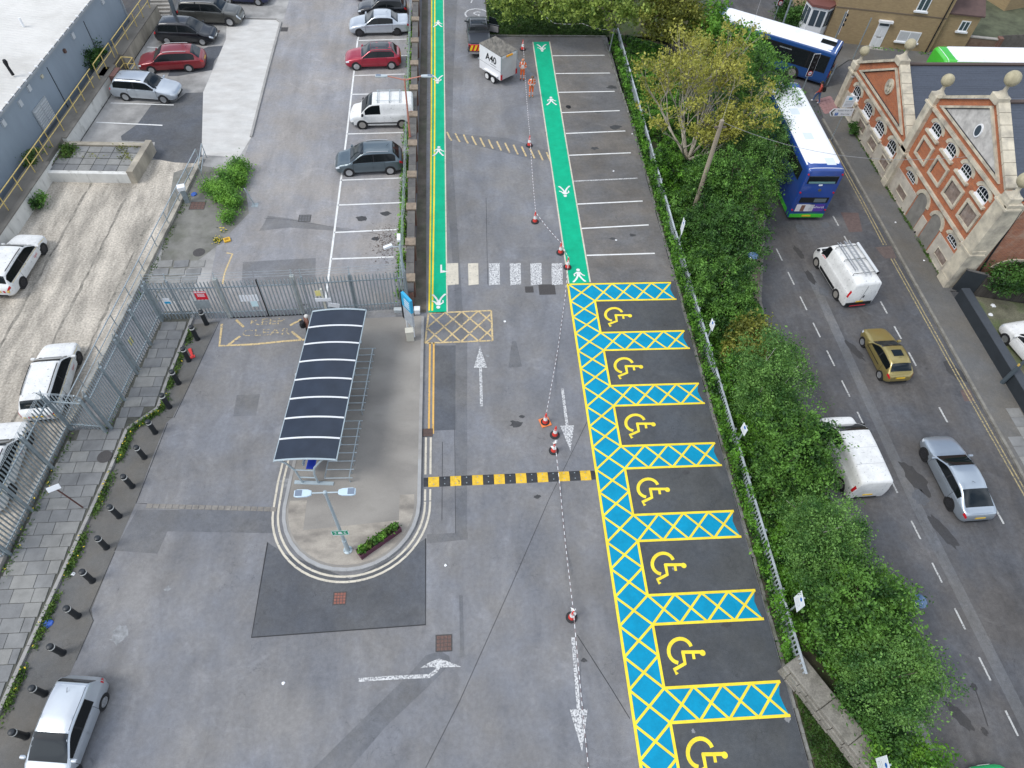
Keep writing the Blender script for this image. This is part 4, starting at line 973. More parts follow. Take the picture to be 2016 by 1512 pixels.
# piers, caps and ball finials
def pier(s0, s1, ztop, d=.28, m=STONE):
    n = max(3, int((ztop - R) / .62)); hgt_ = (ztop - R) / n
    for k in range(n): HB().fr(s0, s1, R + k * hgt_, R + (k + 1) * hgt_ - .008, -.02, d + (.03 if k == 0 else 0)).build('pier_stone', m, hall)
def finial(s, z, r=.36, dx=.05):
    f = MB().box(-.38, .38, -.38, .38, 0, .42).build('finial_base', STONE, hall, loc=(dx, -s, z - R), bevel=.04)
    MB().lathe([(.34, .42), (.26, .52), (.13, .66), (.10, .90), (.13, .98)], n=12).build('finial_neck', STONE, f, smooth=True)
    MB().lathe([(max(.02, r * math.sin(PI * k / 10)), .96 + r - r * math.cos(PI * k / 10)) for k in range(11)], n=16).build('finial_ball', mat('lichen_stone', (.37, .33, .22), .9, var=.2, vs=5, speck=.15), f, smooth=True)
pier(-.05, .55, 2.3); pier(9.85, 10.5, 5.7); pier(19.35, 20.35, 5.6, .3)
for s0, s1, z in ((-.2, .7, 2.3), (9.75, 10.65, 5.7), (9.75, 10.65, 2.2), (19.25, 20.5, 2.2), (19.25, 20.5, 5.6)):
    HB().fr(s0, s1, z, z + .12, -.6, .36).build('pier_cap', STONE, hall); HB().fr(s0 + .1, s1 - .1, z + .12, z + .34, -.6, .28).build('pier_cap', STONE, hall)
finial(.28, 2.6, .34); finial(5.02, 5.55, .36); finial(10.2, 6.0, .38); finial(14.85, 8.75, .42); finial(19.9, 5.9, .42)
MB().extr([(-.28, -20.32, 0), (.9, -20.32, 0), (.9, -20.32, 6.4), (-.28, -20.32, 6.4)], (0, .2, 0)).build('corner_pier', STONE, hall)
# arched windows
def arched(s0, s1, z0, zs_, rise, sill=True, cols=3, rows=2, stone=STONE):
    cx = (s0 + s1) / 2; hw = (s1 - s0) / 2; n = 10
    arcp = [(cx - hw * math.cos(PI * k / n), zs_ + rise * math.sin(PI * k / n)) for k in range(n + 1)]
    wo = HB().fp([(s0 - .045, z0 - .045), (s1 + .045, z0 - .045)] + [(cx + (hw + .045) * math.cos(PI * k / n), zs_ + (rise + .045) * math.sin(PI * k / n)) for k in range(n + 1)], .0, .012).build('window', WHITE_P, hall)
    HB().fp([(s0, z0), (s1, z0)] + arcp[::-1], .012, .018).build('pane', GLASS, wo)
    for k in range(1, cols + 1): HB().fr(s0 + (s1 - s0) * k / (cols + 1) - .009, s0 + (s1 - s0) * k / (cols + 1) + .009, z0, zs_ + rise * .8, .018, .04).build('glazing_bar', WHITE_P, wo)
    for k in range(1, rows): HB().fr(s0, s1, z0 + (zs_ + rise * .5 - z0) * k / rows - .011, z0 + (zs_ + rise * .5 - z0) * k / rows + .011, .018, .037).build('glazing_bar', WHITE_P, wo)
    for k in range(n):   # voussoirs
        a0, a1 = PI * k / n, PI * (k + 1) / n - .01; r0, r1 = 1.08, 1.0
        q = [(cx - (hw + .09) * math.cos(a0), zs_ + (rise + .08) * math.sin(a0)), (cx - (hw + .09) * math.cos(a1), zs_ + (rise + .08) * math.sin(a1)),
             (cx - (hw + .34) * math.cos(a1), zs_ + (rise + .30) * math.sin(a1)), (cx - (hw + .34) * math.cos(a0), zs_ + (rise + .30) * math.sin(a0))]
        HB().fp(q, .0, .07).build('voussoir', stone, wo)
    if sill:
        HB().fr(s0 - .28, s1 + .28, z0 - .30, z0 - .16, 0, .20).build('sill', STONE, wo); HB().fr(s0 - .05, s1 + .05, z0 - .16, z0 - .06, 0, .10).build('sill', WHITE_P, wo)
for s0, s1 in ((1.36, 2.44), (3.62, 4.76), (5.9, 7.08), (8.18, 9.28)): arched(s0, s1, 1.22, 1.62, .30, True, 3, 2 if s0 in (1.36, 8.18) else 3)
for s0, s1 in ((11.28, 12.32), (13.42, 14.38), (15.5, 16.46), (17.58, 18.62)): arched(s0, s1, 4.72, 5.0, .24, True, 3, 2)
for s0, s1 in ((11.52, 12.57), (17.83, 18.85)): arched(s0, s1, 1.38, 1.58, .18, False, 3, 2)
# ground floor stone facing round square panels
LOWST = mat('ground_stone', (.46, .42, .35), .88, var=.18, vs=1.6, col2=(.34, .28, .24), c2s=1.2, c2lo=.5, c2hi=.75, speck=.08)
def facing(spans, z0, z1, holes):
    for s0, s1 in spans: HB().fr(s0, s1, z0, z1, 0, .05).build('stone_facing', LOWST, hall)
facing([(.55, 1.42), (2.78, 3.75), (5.0, 5.98), (7.2, 8.25), (9.4, 9.85)], R, .95, None)
facing([(1.42, 2.78), (3.75, 5.0), (5.98, 7.2), (8.25, 9.4)], .64, .95, None); facing([(1.42, 2.78), (3.75, 5.0), (5.98, 7.2), (8.25, 9.4)], R, -.02, None)
facing([(10.5, 11.4), (12.72, 13.5)], R, 1.15, None); facing([(11.4, 12.72)], .52, 1.15, None); facing([(11.4, 12.72)], R, -.02, None)
facing([(14.95, 15.65)], R, .75, None); facing([(17.1, 17.76), (19.0, 19.35)], R, 1.15, None); facing([(17.76, 19.0)], .52, 1.15, None); facing([(17.76, 19.0)], R, -.1, None)
def panel(s0, s1, z0, z1, m, fr=.10, d=.09):
    o = HB().fr(s0, s1, z0, z1, -.01, .015).build('panel', m, hall)
    for a, b_, c, e in ((s0 - fr, s1 + fr, z1, z1 + fr), (s0 - fr, s1 + fr, z0 - fr, z0), (s0 - fr, s0, z0, z1), (s1, s1 + fr, z0, z1)): HB().fr(a, b_, c, e, .0, d).build('panel_frame', STONE, o)
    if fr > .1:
        for a, b_, c, e in ((s0, s1, z1 - .045, z1), (s0, s0 + .045, z0, z1 - .045)): HB().fr(a, b_, c, e, .015, .04).build('lead_dark_edge_shade', RECESS_SHADE, o)  # recess shadow painted as dark edges on two sides of the panel
for s0, s1 in ((1.48, 2.75), (3.82, 4.98), (6.0, 7.18), (8.28, 9.37)): panel(s0, s1, .02, .60, PANEL, .05, .10)
for s0, s1 in ((11.42, 12.7), (17.76, 18.98)): panel(s0, s1, 0.0, .49, PANEL, .05, .08)
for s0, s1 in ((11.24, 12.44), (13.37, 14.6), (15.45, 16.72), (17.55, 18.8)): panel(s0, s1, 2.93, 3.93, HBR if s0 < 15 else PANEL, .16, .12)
for s0, s1 in ((13.6, 14.85), (15.72, 16.95)):   # blocked arches
    cx = (s0 + s1) / 2; hw = (s1 - s0) / 2; n = 10
    o = HB().fp([(s0, R), (s1, R)] + [(cx + hw * math.cos(PI * k / n), 1.25 + .5 * math.sin(PI * k / n)) for k in range(n + 1)], -.01, .012).build('blocked_arch', mat('arch_infill', (.20, .19, .17), .9, var=.2, vs=2, speck=.1), hall)
    for k in range(n):
        a0, a1 = PI * k / n, PI * (k + 1) / n - .01
        HB().fp([(cx - hw * math.cos(a0), 1.25 + .5 * math.sin(a0)), (cx - hw * math.cos(a1), 1.25 + .5 * math.sin(a1)), (cx - (hw + .24) * math.cos(a1), 1.25 + .74 * math.sin(a1)), (cx - (hw + .24) * math.cos(a0), 1.25 + .74 * math.sin(a0))], 0, .08).build('voussoir', STONE, o)
HB().fr(.5, 13.55, R, -.42, 0, .09).build('plinth', LOWST, hall); HB().fr(17.1, 19.4, R, -.42, 0, .09).build('plinth', LOWST, hall)
for s in (2.9, 5.1, 7.3, 13.3, 15.3, 17.4): MB().tube([(-.12, -s, .18), (-.05, -s, .18)], .06, 8).build('air_vent', BLACKP, hall)
MB().tube([(.8, -20.28, 6.2), (1.3, -20.28, 1.0), (1.3, -20.28, .2)], .05, 8).build('drainpipe', BLACKP, hall)
n = 8; ao = None
for k in range(n):
    a0, a1 = PI * (.08 + .84 * k / n), PI * (.08 + .84 * (k + 1) / n) - .01; c = 3.1
    MB().extr([(c - 1.1 * math.cos(a0), -20.2, .9 + .62 * math.sin(a0) + .6), (c - 1.1 * math.cos(a1), -20.2, .9 + .62 * math.sin(a1) + .6), (c - 1.36 * math.cos(a1), -20.2, .9 + .86 * math.sin(a1) + .6), (c - 1.36 * math.cos(a0), -20.2, .9 + .86 * math.sin(a0) + .6)], (0, -.07, 0)).build('arch_stone', STONE, hall)
cc = MB().box(-.25, 0, -19.3, -19.15, 2.75, 2.85).build('security_camera', WHITE_P, hall); MB().box(-.22, 0, -.62, -.5, 2.6, 2.7).build('security_camera', WHITE_P, hall)

# ---- yellow brick house on the far corner
YB = brickmat('buff_brick', (.37, .27, .14), (.31, .22, .115), (.30, .24, .155), 1.0, 'XZ', (.24, .175, .10), .4)
HA = math.atan2(-1.4, 6.62)
hs = thing('corner_house', 'buff brick corner house with white door and bay window', 'house', (34.45, 57.85, R), HA)
def hz(z): return z - R
MB().box(-2.3, 6.9, 0, 9, 0, hz(5.4)).build('wall', YB, hs); MB().box(-4.2, -2.3, .9, 9, 0, hz(5.4)).build('wall', YB, hs)
ex = MB().box(6.9, 9.7, .35, 6, 0, hz(2.7)).build('extension_wall', YB, hs)
rbr = mat('brown_roof', (.10, .062, .055), .8, var=.15, vs=2)
MB().extr([(6.9, .2, hz(2.68)), (6.9, 6.2, hz(2.68)), (6.9, 6.2, hz(3.4)), (6.9, 3.0, hz(4.1)), (6.9, .2, hz(2.8))], (3.0, 0, 0)).build('extension_roof', rbr, hs)
MB().extr([(-4.5, -.3, hz(5.3)), (-4.5, 9.2, hz(5.3)), (-4.5, 4.5, hz(8.2))], (11.7, 0, 0)).build('roof', rbr, hs)
MB().box(-2.3, 6.9, -.03, .0, hz(2.36), hz(2.46)).build('string_course', mat('dark_course', (.17, .13, .09), .9), hs)
d = MB().box(1.72, 2.66, -.05, 0, 0.02, hz(1.62)).build('door', WHITE_P, hs)
for x0, z0 in ((1.82, .2), (2.24, .2), (1.82, 1.05), (2.24, 1.05)): MB().box(x0, x0 + .32, -.065, -.05, z0, z0 + .65).build('door_panel', mat('white_panel', (.70, .71, .72), .4), d)
MB().box(2.0, 2.36, -.075, -.05, .93, .98).build('letterbox', mat('brass', (.2, .16, .12), .4, .6), d); MB().box(1.80, 2.58, -.06, -.05, hz(1.30), hz(1.48)).build('fanlight', GLASS_L, d)
MB().box(1.6, 2.78, -.28, 0, hz(1.62), hz(1.78)).build('door_hood', WHITE_P, hs); MB().box(1.5, 2.9, -.6, 0, 0, .12).build('doorstep', CONC, hs)
CURT = mat('net_curtain', (.50, .51, .52), .8, var=.12, vs=9, stretch=(6, 1, .3))
def hwin(x0, x1, z0, z1, curt=True, y=0.0):
    o = MB().box(x0, x1, y - .05, y, hz(z0), hz(z1)).build('window', WHITE_P, hs); m = (x0 + x1) / 2
    for a, b_ in ((x0 + .08, m - .04), (m + .04, x1 - .08)): MB().box(a, b_, y - .056, y - .05, hz(z0) + .08, hz(z1) - .08).build('pane', CURT if curt else GLASS_L, o)
    MB().box(x0 - .12, x1 + .12, y - .16, y, hz(z0) - .12, hz(z0)).build('sill', WHITE_P, o)
hwin(3.7, 5.52, .2, 1.08); hwin(4.1, 5.0, 2.8, 3.9, False); hwin(8.35, 9.1, 1.4, 2.25, False, .35)
bay = MB().prism([(-4.6, .9), (-4.2, -.15), (-2.9, -.35), (-2.3, .3), (-2.3, .9)], 0, hz(2.3)).build('bay_window', WHITE_P, hs)
MB().prism([(-4.7, .9), (-4.3, -.25), (-2.85, -.47), (-2.2, .3), (-2.3, .9)], hz(2.3), hz(2.5)).build('bay_roof', mat('red_tile', (.18, .07, .06), .8), bay)
for (xa, ya), (xb, yb) in (((-4.6, .9), (-4.2, -.15)), ((-4.2, -.15), (-2.9, -.35)), ((-2.9, -.35), (-2.3, .3))):
    for f0_, f1_ in ((.1, .46), (.54, .9)):
        p, q = along((xa, ya), (xb, yb), f0_), along((xa, ya), (xb, yb), f1_); MB().bar(p, q, .05, hz(.75), hz(2.05)).build('pane', GLASS_L, bay)
MB().tube([(6.6, -.06, hz(5)), (6.6, -.06, 0)], .05, 6).build('drainpipe', BLACKP, hs); MB().tube([(6.95, .3, hz(2.4)), (6.85, .25, hz(1.3))], .04, 6).build('waste_pipe', WHITE_P, hs)
gw = thing('garden_wall', 'low brick garden wall beside the buff house', 'wall', (41.3, 56.9, R), HA)
MB().box(0, 5.5, 0, .25, 0, 1.5).build('brickwork', brickmat('garden_brick', (.20, .13, .09), (.16, .1, .07), (.2, .17, .14), 1, 'XZ'), gw); MB().box(-.03, 5.53, -.04, .29, 1.5, 1.58).build('coping', CONC, gw); MB().box(5.2, 5.6, -.1, .35, 0, 1.7).build('pier', MATS['lane_brick'], gw)
wf = thing('wooden_fence', 'grey weathered garden fence by the top right corner', 'fence', (46.7, 56.4, R), .1)
for k in range(40): MB().box(k * .16, k * .16 + .145, 0, .03, 0, 1.6 + random.uniform(-.03, .03)).build('board', mat('grey_board', (.14, .125, .11), .9, var=.25, vs=3), wf)
sd_ = thing('red_roof_house', 'red tiled roof of a house at the top right corner', 'house', (52, 64, R), .3)
MB().box(0, 12, 0, 8, 0, 3.4).build('wall', YB, sd_); MB().extr([(-.3, -.4, 3.3), (-.3, 8.4, 3.3), (-.3, 4, 6.0)], (12.6, 0, 0)).build('roof', mat('orange_tile', (.28, .09, .05), .8, var=.15, vs=3), sd_)
struct(MB().sheet([(41.2, 58.5), (62, 54.5), (66, 80), (44, 80)], R + .115).build('garden', mat('garden_ground', (.09, .10, .06), .95, var=.4, vs=1)))

# ---- black wall, timber fence by the hall
bk = thing('black_wall', 'low thick black rendered wall along the pavement beyond the hall', 'wall', (30.2, 27.4, R))
MB().box(0, .5, -40, 0, 0, .88).build('wall', mat('black_render', (.022, .028, .034), .7, var=.15, vs=2), bk); MB().box(-.02, .52, -40, .02, .88, .93).build('coping', mat('black_coping', (.048, .056, .066), .6, var=.12, vs=2), bk)
br = thing('black_panel', 'tall black panel joining the hall corner to the timber fence', 'panel', (30.4, 28.1, R))
MB().prism([(0, 0), (1.1, -.45), (1.1, -.38), (0, .08)], 0, 1.75).build('panel', MATS['black_render'], br); MB().prism([(-.02, -.04), (1.12, -.49), (1.12, -.34), (-.02, .12)], 1.75, 1.8).build('cap', MATS['dark_coping'], br)
tf = thing('timber_fence', 'dark stained vertical board fence behind the black wall', 'fence', (31.5, 27.62, R), -.24)
for k in range(42): MB().box(k * .15, k * .15 + .138, 0, .025, 0, 1.65 + random.uniform(-.02, .02)).build('board', mat('dark_board', (.065, .058, .05), .9, var=.35, vs=4, stretch=(1, 1, .2)), tf)
MB().box(0, 6.3, -.02, .05, 1.66, 1.71).build('capping', mat('dark_cap', (.13, .115, .10), .9), tf)
struct(MB().sheet([(30.7, 27.3), (31.5, 27.5), (37, 26.2), (60, 22), (60, -20), (30.7, -20)], R + .115).build('rough_ground', mat('scrub_earth', (.13, .125, .085), .95, var=.35, vs=1.2, col2=(.09, .12, .045), c2s=.8, speck=.25, ss=14)))

# ---- rough stone wall bottom right
RUB = mat('rubble_stone', (.225, .21, .18), .92, var=.22, vs=2.2, col2=(.16, .15, .125), c2s=1.3, c2lo=.45, c2hi=.68, speck=.2, ss=16, bump=.6, bs=9)
sw_ = thing('stone_parapet', 'thick old stone parapet wall slanting off the bottom edge', 'wall', (12.95, 6.55, 0), math.atan2(-4.15, 2.15))
MB().box(0, 12, -.36, .36, -1.2, .72).build('core', RUB, sw_)
x = 0; k = 0
while x < 12:
    l = random.uniform(1.2, 2.0)
    b = MB().box(x + .01, x + l - .01, -.42 + random.uniform(-.03, .03), .45 + random.uniform(-.03, .03), .70, .88 + random.uniform(-.02, .03)); b.build('coping_stone', RUB, sw_, bevel=.04)
    x += l
for row in range(4):
    x = random.uniform(-.2, 0)
    while x < 11:
        l = random.uniform(.35, .8); MB().box(max(0, x) + .015, x + l, -.47 - random.uniform(0, .05), -.3, -.35 + row * .26, -.35 + row * .26 + .24).build('stone', RUB, sw_, bevel=.03); x += l
# ================================================================ VEGETATION
def leaf_obj(name, P, size, m, parent=None, up=.6, jit=.45, nrm=None):
    P = np.asarray(P, float); N = len(P)
    n = RNG.normal(size=(N, 3)); n /= np.linalg.norm(n, axis=1)[:, None]
    if nrm is not None: n = n * .8 + nrm
    n[:, 2] += up; n /= np.linalg.norm(n, axis=1)[:, None]
    a = RNG.normal(size=(N, 3)); u = np.cross(n, a); u /= np.linalg.norm(u, axis=1)[:, None]; v = np.cross(n, u)
    s = size * (1 + RNG.uniform(-jit, jit, N) + .15 * RNG.normal(size=N))[:, None]
    V = np.empty((N, 4, 3)); V[:, 0] = P - u * s; V[:, 1] = P + v * s * .55 - n * s * .1; V[:, 2] = P + u * s; V[:, 3] = P - v * s * .55 - n * s * .1
    me = bpy.data.meshes.new(name); me.vertices.add(4 * N); me.loops.add(4 * N); me.polygons.add(N)
    me.vertices.foreach_set('co', V.reshape(-1)); me.loops.foreach_set('vertex_index', np.arange(4 * N, dtype=np.int32))
    me.polygons.foreach_set('loop_start', np.arange(0, 4 * N, 4, dtype=np.int32)); me.polygons.foreach_set('loop_total', np.full(N, 4, dtype=np.int32))
    me.materials.append(m); me.update(calc_edges=True); me.validate()
    return ob(name, me, parent)
def clump_points(blobs, nclump, per, cr=.28, shell=.62):
    """leaf points: clumps spread through the outer part of each crown lobe"""
    out = []; tot = sum(b[3] ** 2 for b in blobs)
    for (x, y, z, r, *k) in blobs:
        kz = k[0] if k else .85
        nc = max(3, int(nclump * r * r / tot)); d = RNG.normal(size=(nc, 3)); d /= np.linalg.norm(d, axis=1)[:, None]
        rad = r * (shell + (1 - shell) * RNG.random(nc) ** .6) * (1 + .13 * RNG.normal(size=nc)) * np.where(RNG.random(nc) < .12, 1.22, 1.0)
        c = d * rad[:, None]; c[:, 2] *= kz; c += (x, y, z)
        q = c[:, None, :] + RNG.normal(size=(nc, per, 3)) * np.array([cr, cr, cr * .75]) * (.6 + .8 * RNG.random((nc, 1, 1)))
        out.append(q.reshape(-1, 3))
    return np.concatenate(out)
BARK = mat('bark', (.13, .105, .08), .95, var=.3, vs=6); BARKP = mat('pale_bark', (.38, .34, .27), .9, var=.25, vs=6); BIRCH = mat('birch_bark', (.48, .46, .42), .85, var=.3, vs=8)
LG = leafmat('leaf_green', (.018, .062, .010), (.16, .34, .055)); LGB = leafmat('leaf_bright', (.05, .15, .014), (.22, .45, .055)); LGD = leafmat('leaf_dark', (.012, .045, .009), (.10, .23, .042))
LIV = leafmat('leaf_ivy', (.012, .052, .006), (.165, .39, .04), 1.8); LYE = leafmat('leaf_yellow', (.20, .21, .03), (.46, .44, .085)); LLI = leafmat('leaf_lime', (.07, .13, .015), (.38, .48, .10)); LOL = leafmat('leaf_olive', (.08, .10, .015), (.28, .29, .05)); LBI = leafmat('leaf_birch', (.035, .105, .02), (.19, .36, .08))
WEED = leafmat('leaf_weed', (.035, .085, .012), (.13, .22, .035), 2.5); FLOWY = mat('yellow_petal', (.75, .55, .03), .6)
def limbs(base, blobs, r0, m, parent, sway=.3):
    for i, b in enumerate(blobs):
        e = Vector(b[:3]); s = Vector(base); mid = s.lerp(e, .5) + Vector((random.uniform(-sway, sway), random.uniform(-sway, sway), .25))
        q = e + Vector((random.uniform(-.4, .4), random.uniform(-.4, .4), b[3] * .75))
        MB().tube([s, s.lerp(mid, .5) + Vector((0, 0, .1)), mid, e, q], [r0, r0 * .8, r0 * .62, r0 * .4, r0 * .12], 6).build('limb' if i else 'trunk', m, parent, smooth=True)
        for k in range(3):
            a = random.uniform(0, 2 * PI); w_ = e + Vector((math.cos(a), math.sin(a), .35)) * b[3] * .85
            MB().tube([mid.lerp(e, .4 + .2 * k), mid.lerp(w_, .6), w_], [r0 * .3, r0 * .2, r0 * .06], 5).build('branch', m, parent)
def tree(label, base, blobs, n, per, size, lm, bm=BARK, r0=.10, cr=.28, cat='tree', name='tree', up=.35, group=None, shell=.5):
    t = thing(name, label, cat, (base[0], base[1], base[2])); B = Vector(base)
    bl = [(b[0] - B.x, b[1] - B.y, b[2] - B.z, b[3], *b[4:]) for b in blobs]
    limbs((0, 0, -.05), bl, r0, bm, t)
    leaf_obj('crown', clump_points(bl, n, per, cr, shell), size, lm, t, up)
    if group: t['group'] = group
    return t
def cen(px, py, z): x, y = G(px, py, z); return (x, y, z)
def bl(*q): return [(*cen(px, py, z), r) for px, py, z, r in q]
# bank between the car park and the street
def nz2(x, y):
    return (math.sin(x * 1.7 + y * .9) + math.sin(x * .6 - y * 1.31 + 1.3) + math.sin(x * 2.9 + y * 2.3 + 4) * .6 + math.sin(y * .37 + 2) * .8) / 3.4
def bz(x, y):
    xr = lut([(a, c) for a, c in RL[::-1]], min(66, y)) - .9; t = min(1, max(0, (x - 12.9) / (xr - 12.9))); return .06 + (-.52 - .06) * t * t
vb = MB(); vs = []; NY = 120
for j in range(NY + 1):
    y = -12 + j * (75.0 / NY); xr = lut([(a, c) for a, c in RL[::-1]], min(66, y)) - .85
    for i in range(13):
        x = 12.9 + (xr - 12.9) * i / 12; vs.append((x, y, bz(x, y)))
vb.add(vs, [(j * 13 + i, j * 13 + i + 1, (j + 1) * 13 + i + 1, (j + 1) * 13 + i) for j in range(NY) for i in range(12)])
struct(vb.build('bank', mat('bank_soil', (.055, .048, .03), .95, var=.4, vs=1.5, col2=(.035, .05, .015), c2s=.8, speck=.25)))
struct(MB().sheet([(2.6, 57.9), (13.5, 57.7), (21, 58), (21, 95), (2.5, 95)], .02).build('grass_verge', mat('shaded_grass', (.045, .065, .018), .95, var=.4, vs=2, col2=(.075, .06, .035), c2s=.7, speck=.3, ss=20)))  # dark green ground with brownish noise patches
# ivy blanket over the bank
N = 120000; x = RNG.uniform(13.1, 17.6, N); y = RNG.uniform(-4, 57.5, N)
hh = np.array([max(0, .42 + .55 * nz2(a, b)) * min(1, (a - 12.95) / .5) for a, b in zip(x, y)])
keep = (hh > .02) & ~((y < 7) & (x < 13.4 + (6.6 - y) * .52 + .9)); x, y, hh = x[keep], y[keep], hh[keep]
z = np.array([bz(a, b) for a, b in zip(x, y)]) + hh * (.35 + .65 * RNG.random(len(x)) ** .5)
o = leaf_obj('ivy', np.stack([x, y, z], 1), .072, LIV, None, .9); tag(o, 'dark glossy ivy blanketing the bank beside the accessible bays', 'ivy', kind='stuff')
N = 26000; y = RNG.uniform(6.5, 57, N); x = 13.08 + RNG.normal(size=N) * .14; z = RNG.uniform(.05, 1.08, N) * (0.8 + .3 * np.array([nz2(3, b * 1.9) for b in y]))
k = RNG.random(N) < np.array([.95 if math.sin(b * 1.3) + math.sin(b * .47) > -.3 else .5 for b in y]); o = leaf_obj('fence_ivy', np.stack([x, y, np.abs(z)], 1)[k], .075, LIV, None, .5); tag(o, 'ivy climbing through the pale fence along the bank', 'ivy', kind='stuff')
N = 5200; y = RNG.uniform(6.5, 57, N); k = np.array([math.sin(b * .9) + math.sin(b * 2.3 + 1) + .6 * math.sin(b * 5.1) for b in y]) > .35
o = leaf_obj('ivy_sprays', np.stack([13.16 + RNG.normal(size=N) * .10, y, 1.1 + np.abs(RNG.normal(size=N)) * .10], 1)[k], .075, LIV, None, .6); tag(o, 'loose ivy sprays lying over the top of the bank fence', 'ivy', kind='stuff')
# trees, far end of the lane (lime leaves)
tree('lime leaved maple overhanging the end of the green walkway', (7.2, 62.6, 0), bl((1010, 0, 3.4, 1.3), (1050, -22, 4.0, 1.9), (1085, 12, 3.2, 1.3), (1120, -12, 4.2, 1.9), (985, -8, 3.2, .8)), 200, 30, .12, LLI, cr=.24)
tree('lime leaved maple at the corner above the pale fence', (12.2, 62.5, 0), bl((1165, -8, 4.0, 2.0), (1205, 22, 3.4, 1.4), (1250, 0, 4.2, 2.0)), 200, 32, .12, LLI, cr=.24)
tree('yellowing young tree between the maples and the blue bus', (16.5, 60.5, R), bl((1300, 22, 3.6, 2.1), (1350, 40, 3.2, 1.7), (1330, -5, 4.5, 2.0)), 220, 32, .12, LOL, cr=.27)
tree('bright green shrub tree beside the white roof of the blue bus', (18.6, 57.6, R), bl((1412, 78, 2.4, 1.9), (1460, 95, 2.2, 1.7), (1490, 120, 2.0, 1.3), (1395, 35, 2.9, 1.7)), 260, 36, .12, LGB, cr=.26)
# large bare-limbed tree in young yellow leaf
yt = thing('tree', 'large pale limbed tree in sparse yellow leaf', 'tree', (*G(1352, 318, 0), 0)); BO = Vector((*G(1352, 318, 0), 0)); tips = []
def grow(b, p, d, L_, r, dep):
    n = 4; pts = [p]; rr = [r]; q = p.copy(); dd = d.copy()
    for k in range(n):
        dd = (dd + Vector((random.uniform(-.2, .2), random.uniform(-.2, .2), random.uniform(-.05, .14)))).normalized(); q = q + dd * L_ / n; pts.append(q.copy()); rr.append(r * (1 - .45 * (k + 1) / n))
    b.tube(pts, rr, 6 if dep < 2 else 4)
    if dep >= 4 or r < .010: tips.append(q); return
    if dep >= 3: tips.append(pts[2])
    for k in range(random.choice((2, 3, 3)) if dep else 3):
        nd = (dd + Vector((random.uniform(-1, 1), random.uniform(-1, 1), random.uniform(-.3, .55))) * .62).normalized(); grow(b, pts[-1 if k < 2 else -2], nd, L_ * random.uniform(.62, .86), r * .60, dep + 1)
b0 = MB()
for a, tilt, L_ in ((2.6, .70, 2.7), (1.9, .45, 3.0), (1.2, .65, 2.8), (.5, .75, 2.6), (-.3, .85, 2.3), (3.5, .85, 2.4), (2.2, .9, 2.7), (-1.2, .8, 1.9), (.9, .35, 2.6)):
    grow(b0, Vector((0, 0, .15)), Vector((math.cos(a) * math.sin(tilt), math.sin(a) * math.sin(tilt), math.cos(tilt))), L_, .095, 0)
b0.build('trunk', BARKP, yt, smooth=True)
tp = np.array([tuple(q) for q in tips]); per = 22
pp = (tp[:, None, :] + RNG.normal(size=(len(tp), per, 3)) * np.array([.20, .20, .14])).reshape(-1, 3); leaf_obj('crown', pp, .085, LYE, yt, .7)
print('tips', len(tips))
# belt of trees behind it
for lab, base, bb, n, lm, bm in [
    ('dense green tree beside the rear of the blue bus', (20.0, 51.5, R), bl((1490, 150, 3.0, 2.4), (1515, 205, 2.6, 2.1), (1450, 190, 2.6, 2.2)), 330, LG, BARK),
    ('green tree brushing the side of the double deck bus', (19.6, 46.5, R), bl((1500, 262, 3.0, 2.2), (1518, 315, 2.4, 1.8), (1465, 280, 2.4, 2.0)), 320, LBI, BIRCH),
    ('leafy tree behind the timber pole, level with the bus rear', (17.6, 40.5, R), bl((1440, 355, 2.8, 2.1), (1478, 385, 2.2, 1.7), (1400, 350, 2.2, 1.8)), 300, LG, BARK),
    ('low spreading tree right of the first parking sign', (16.2, 34.5, R), bl((1425, 452, 2.0, 1.8), (1462, 470, 1.9, 1.6), (1390, 430, 1.7, 1.4), (1440, 525, 1.8, 1.6)), 330, LGD, BARK),
    ('rounded shrub tree beside the first blue disc lamp', (15.6, 29.5, R), bl((1420, 560, 1.8, 1.6), (1448, 600, 1.6, 1.2), (1395, 520, 1.6, 1.2)), 240, LG, BARK),
    ('young birch leaning over the street opposite the gold hatchback', (16.6, 22.3, R), bl((1508, 712, 3.2, 1.6), (1545, 755, 2.8, 1.5), (1495, 778, 2.5, 1.2), (1550, 695, 3.0, .8), (1520, 800, 2.2, 1.0)), 300, LBI, BIRCH),
    ('bushy tree hiding the side of the plain white van', (16.8, 18.0, R), bl((1560, 850, 2.8, 1.6), (1600, 870, 2.6, 1.05), (1545, 915, 2.2, 1.25), (1605, 930, 2.0, 1.0), (1530, 800, 2.0, .9)), 330, LG, BARK),
    ('light green tree just below the plain white van', (16.4, 12.8, R), bl((1615, 1050, 3.0, 1.45), (1660, 1040, 2.6, 1.1), (1612, 1115, 2.5, 1.2), (1655, 1100, 2.4, 1.2), (1570, 1010, 2.0, .8)), 330, LBI, BIRCH),
    ('dark green tree beside the second blue disc lamp', (16.4, 9.0, R), bl((1685, 1180, 3.0, 1.55), (1738, 1182, 2.8, 1.2), (1655, 1245, 2.2, 1.15), (1745, 1245, 2.4, 1.2), (1630, 1180, 2.0, .8)), 360, LG, BARK),
    ('round green tree above the block paving, nearest the bottom edge', (16.0, 5.8, R), bl((1760, 1335, 2.8, 1.5), (1800, 1310, 2.6, 1.1), (1762, 1372, 2.2, .85), (1710, 1300, 2.2, 1.2)), 300, LBI, BARK)]:
    tree(lab, base, bb, int(n * 1.25), 56 if lm is not LBI else 64, .066 if lm is not LBI else .05, lm, bm, .075, .19 if lm is not LBI else .22, group='trees on the bank')
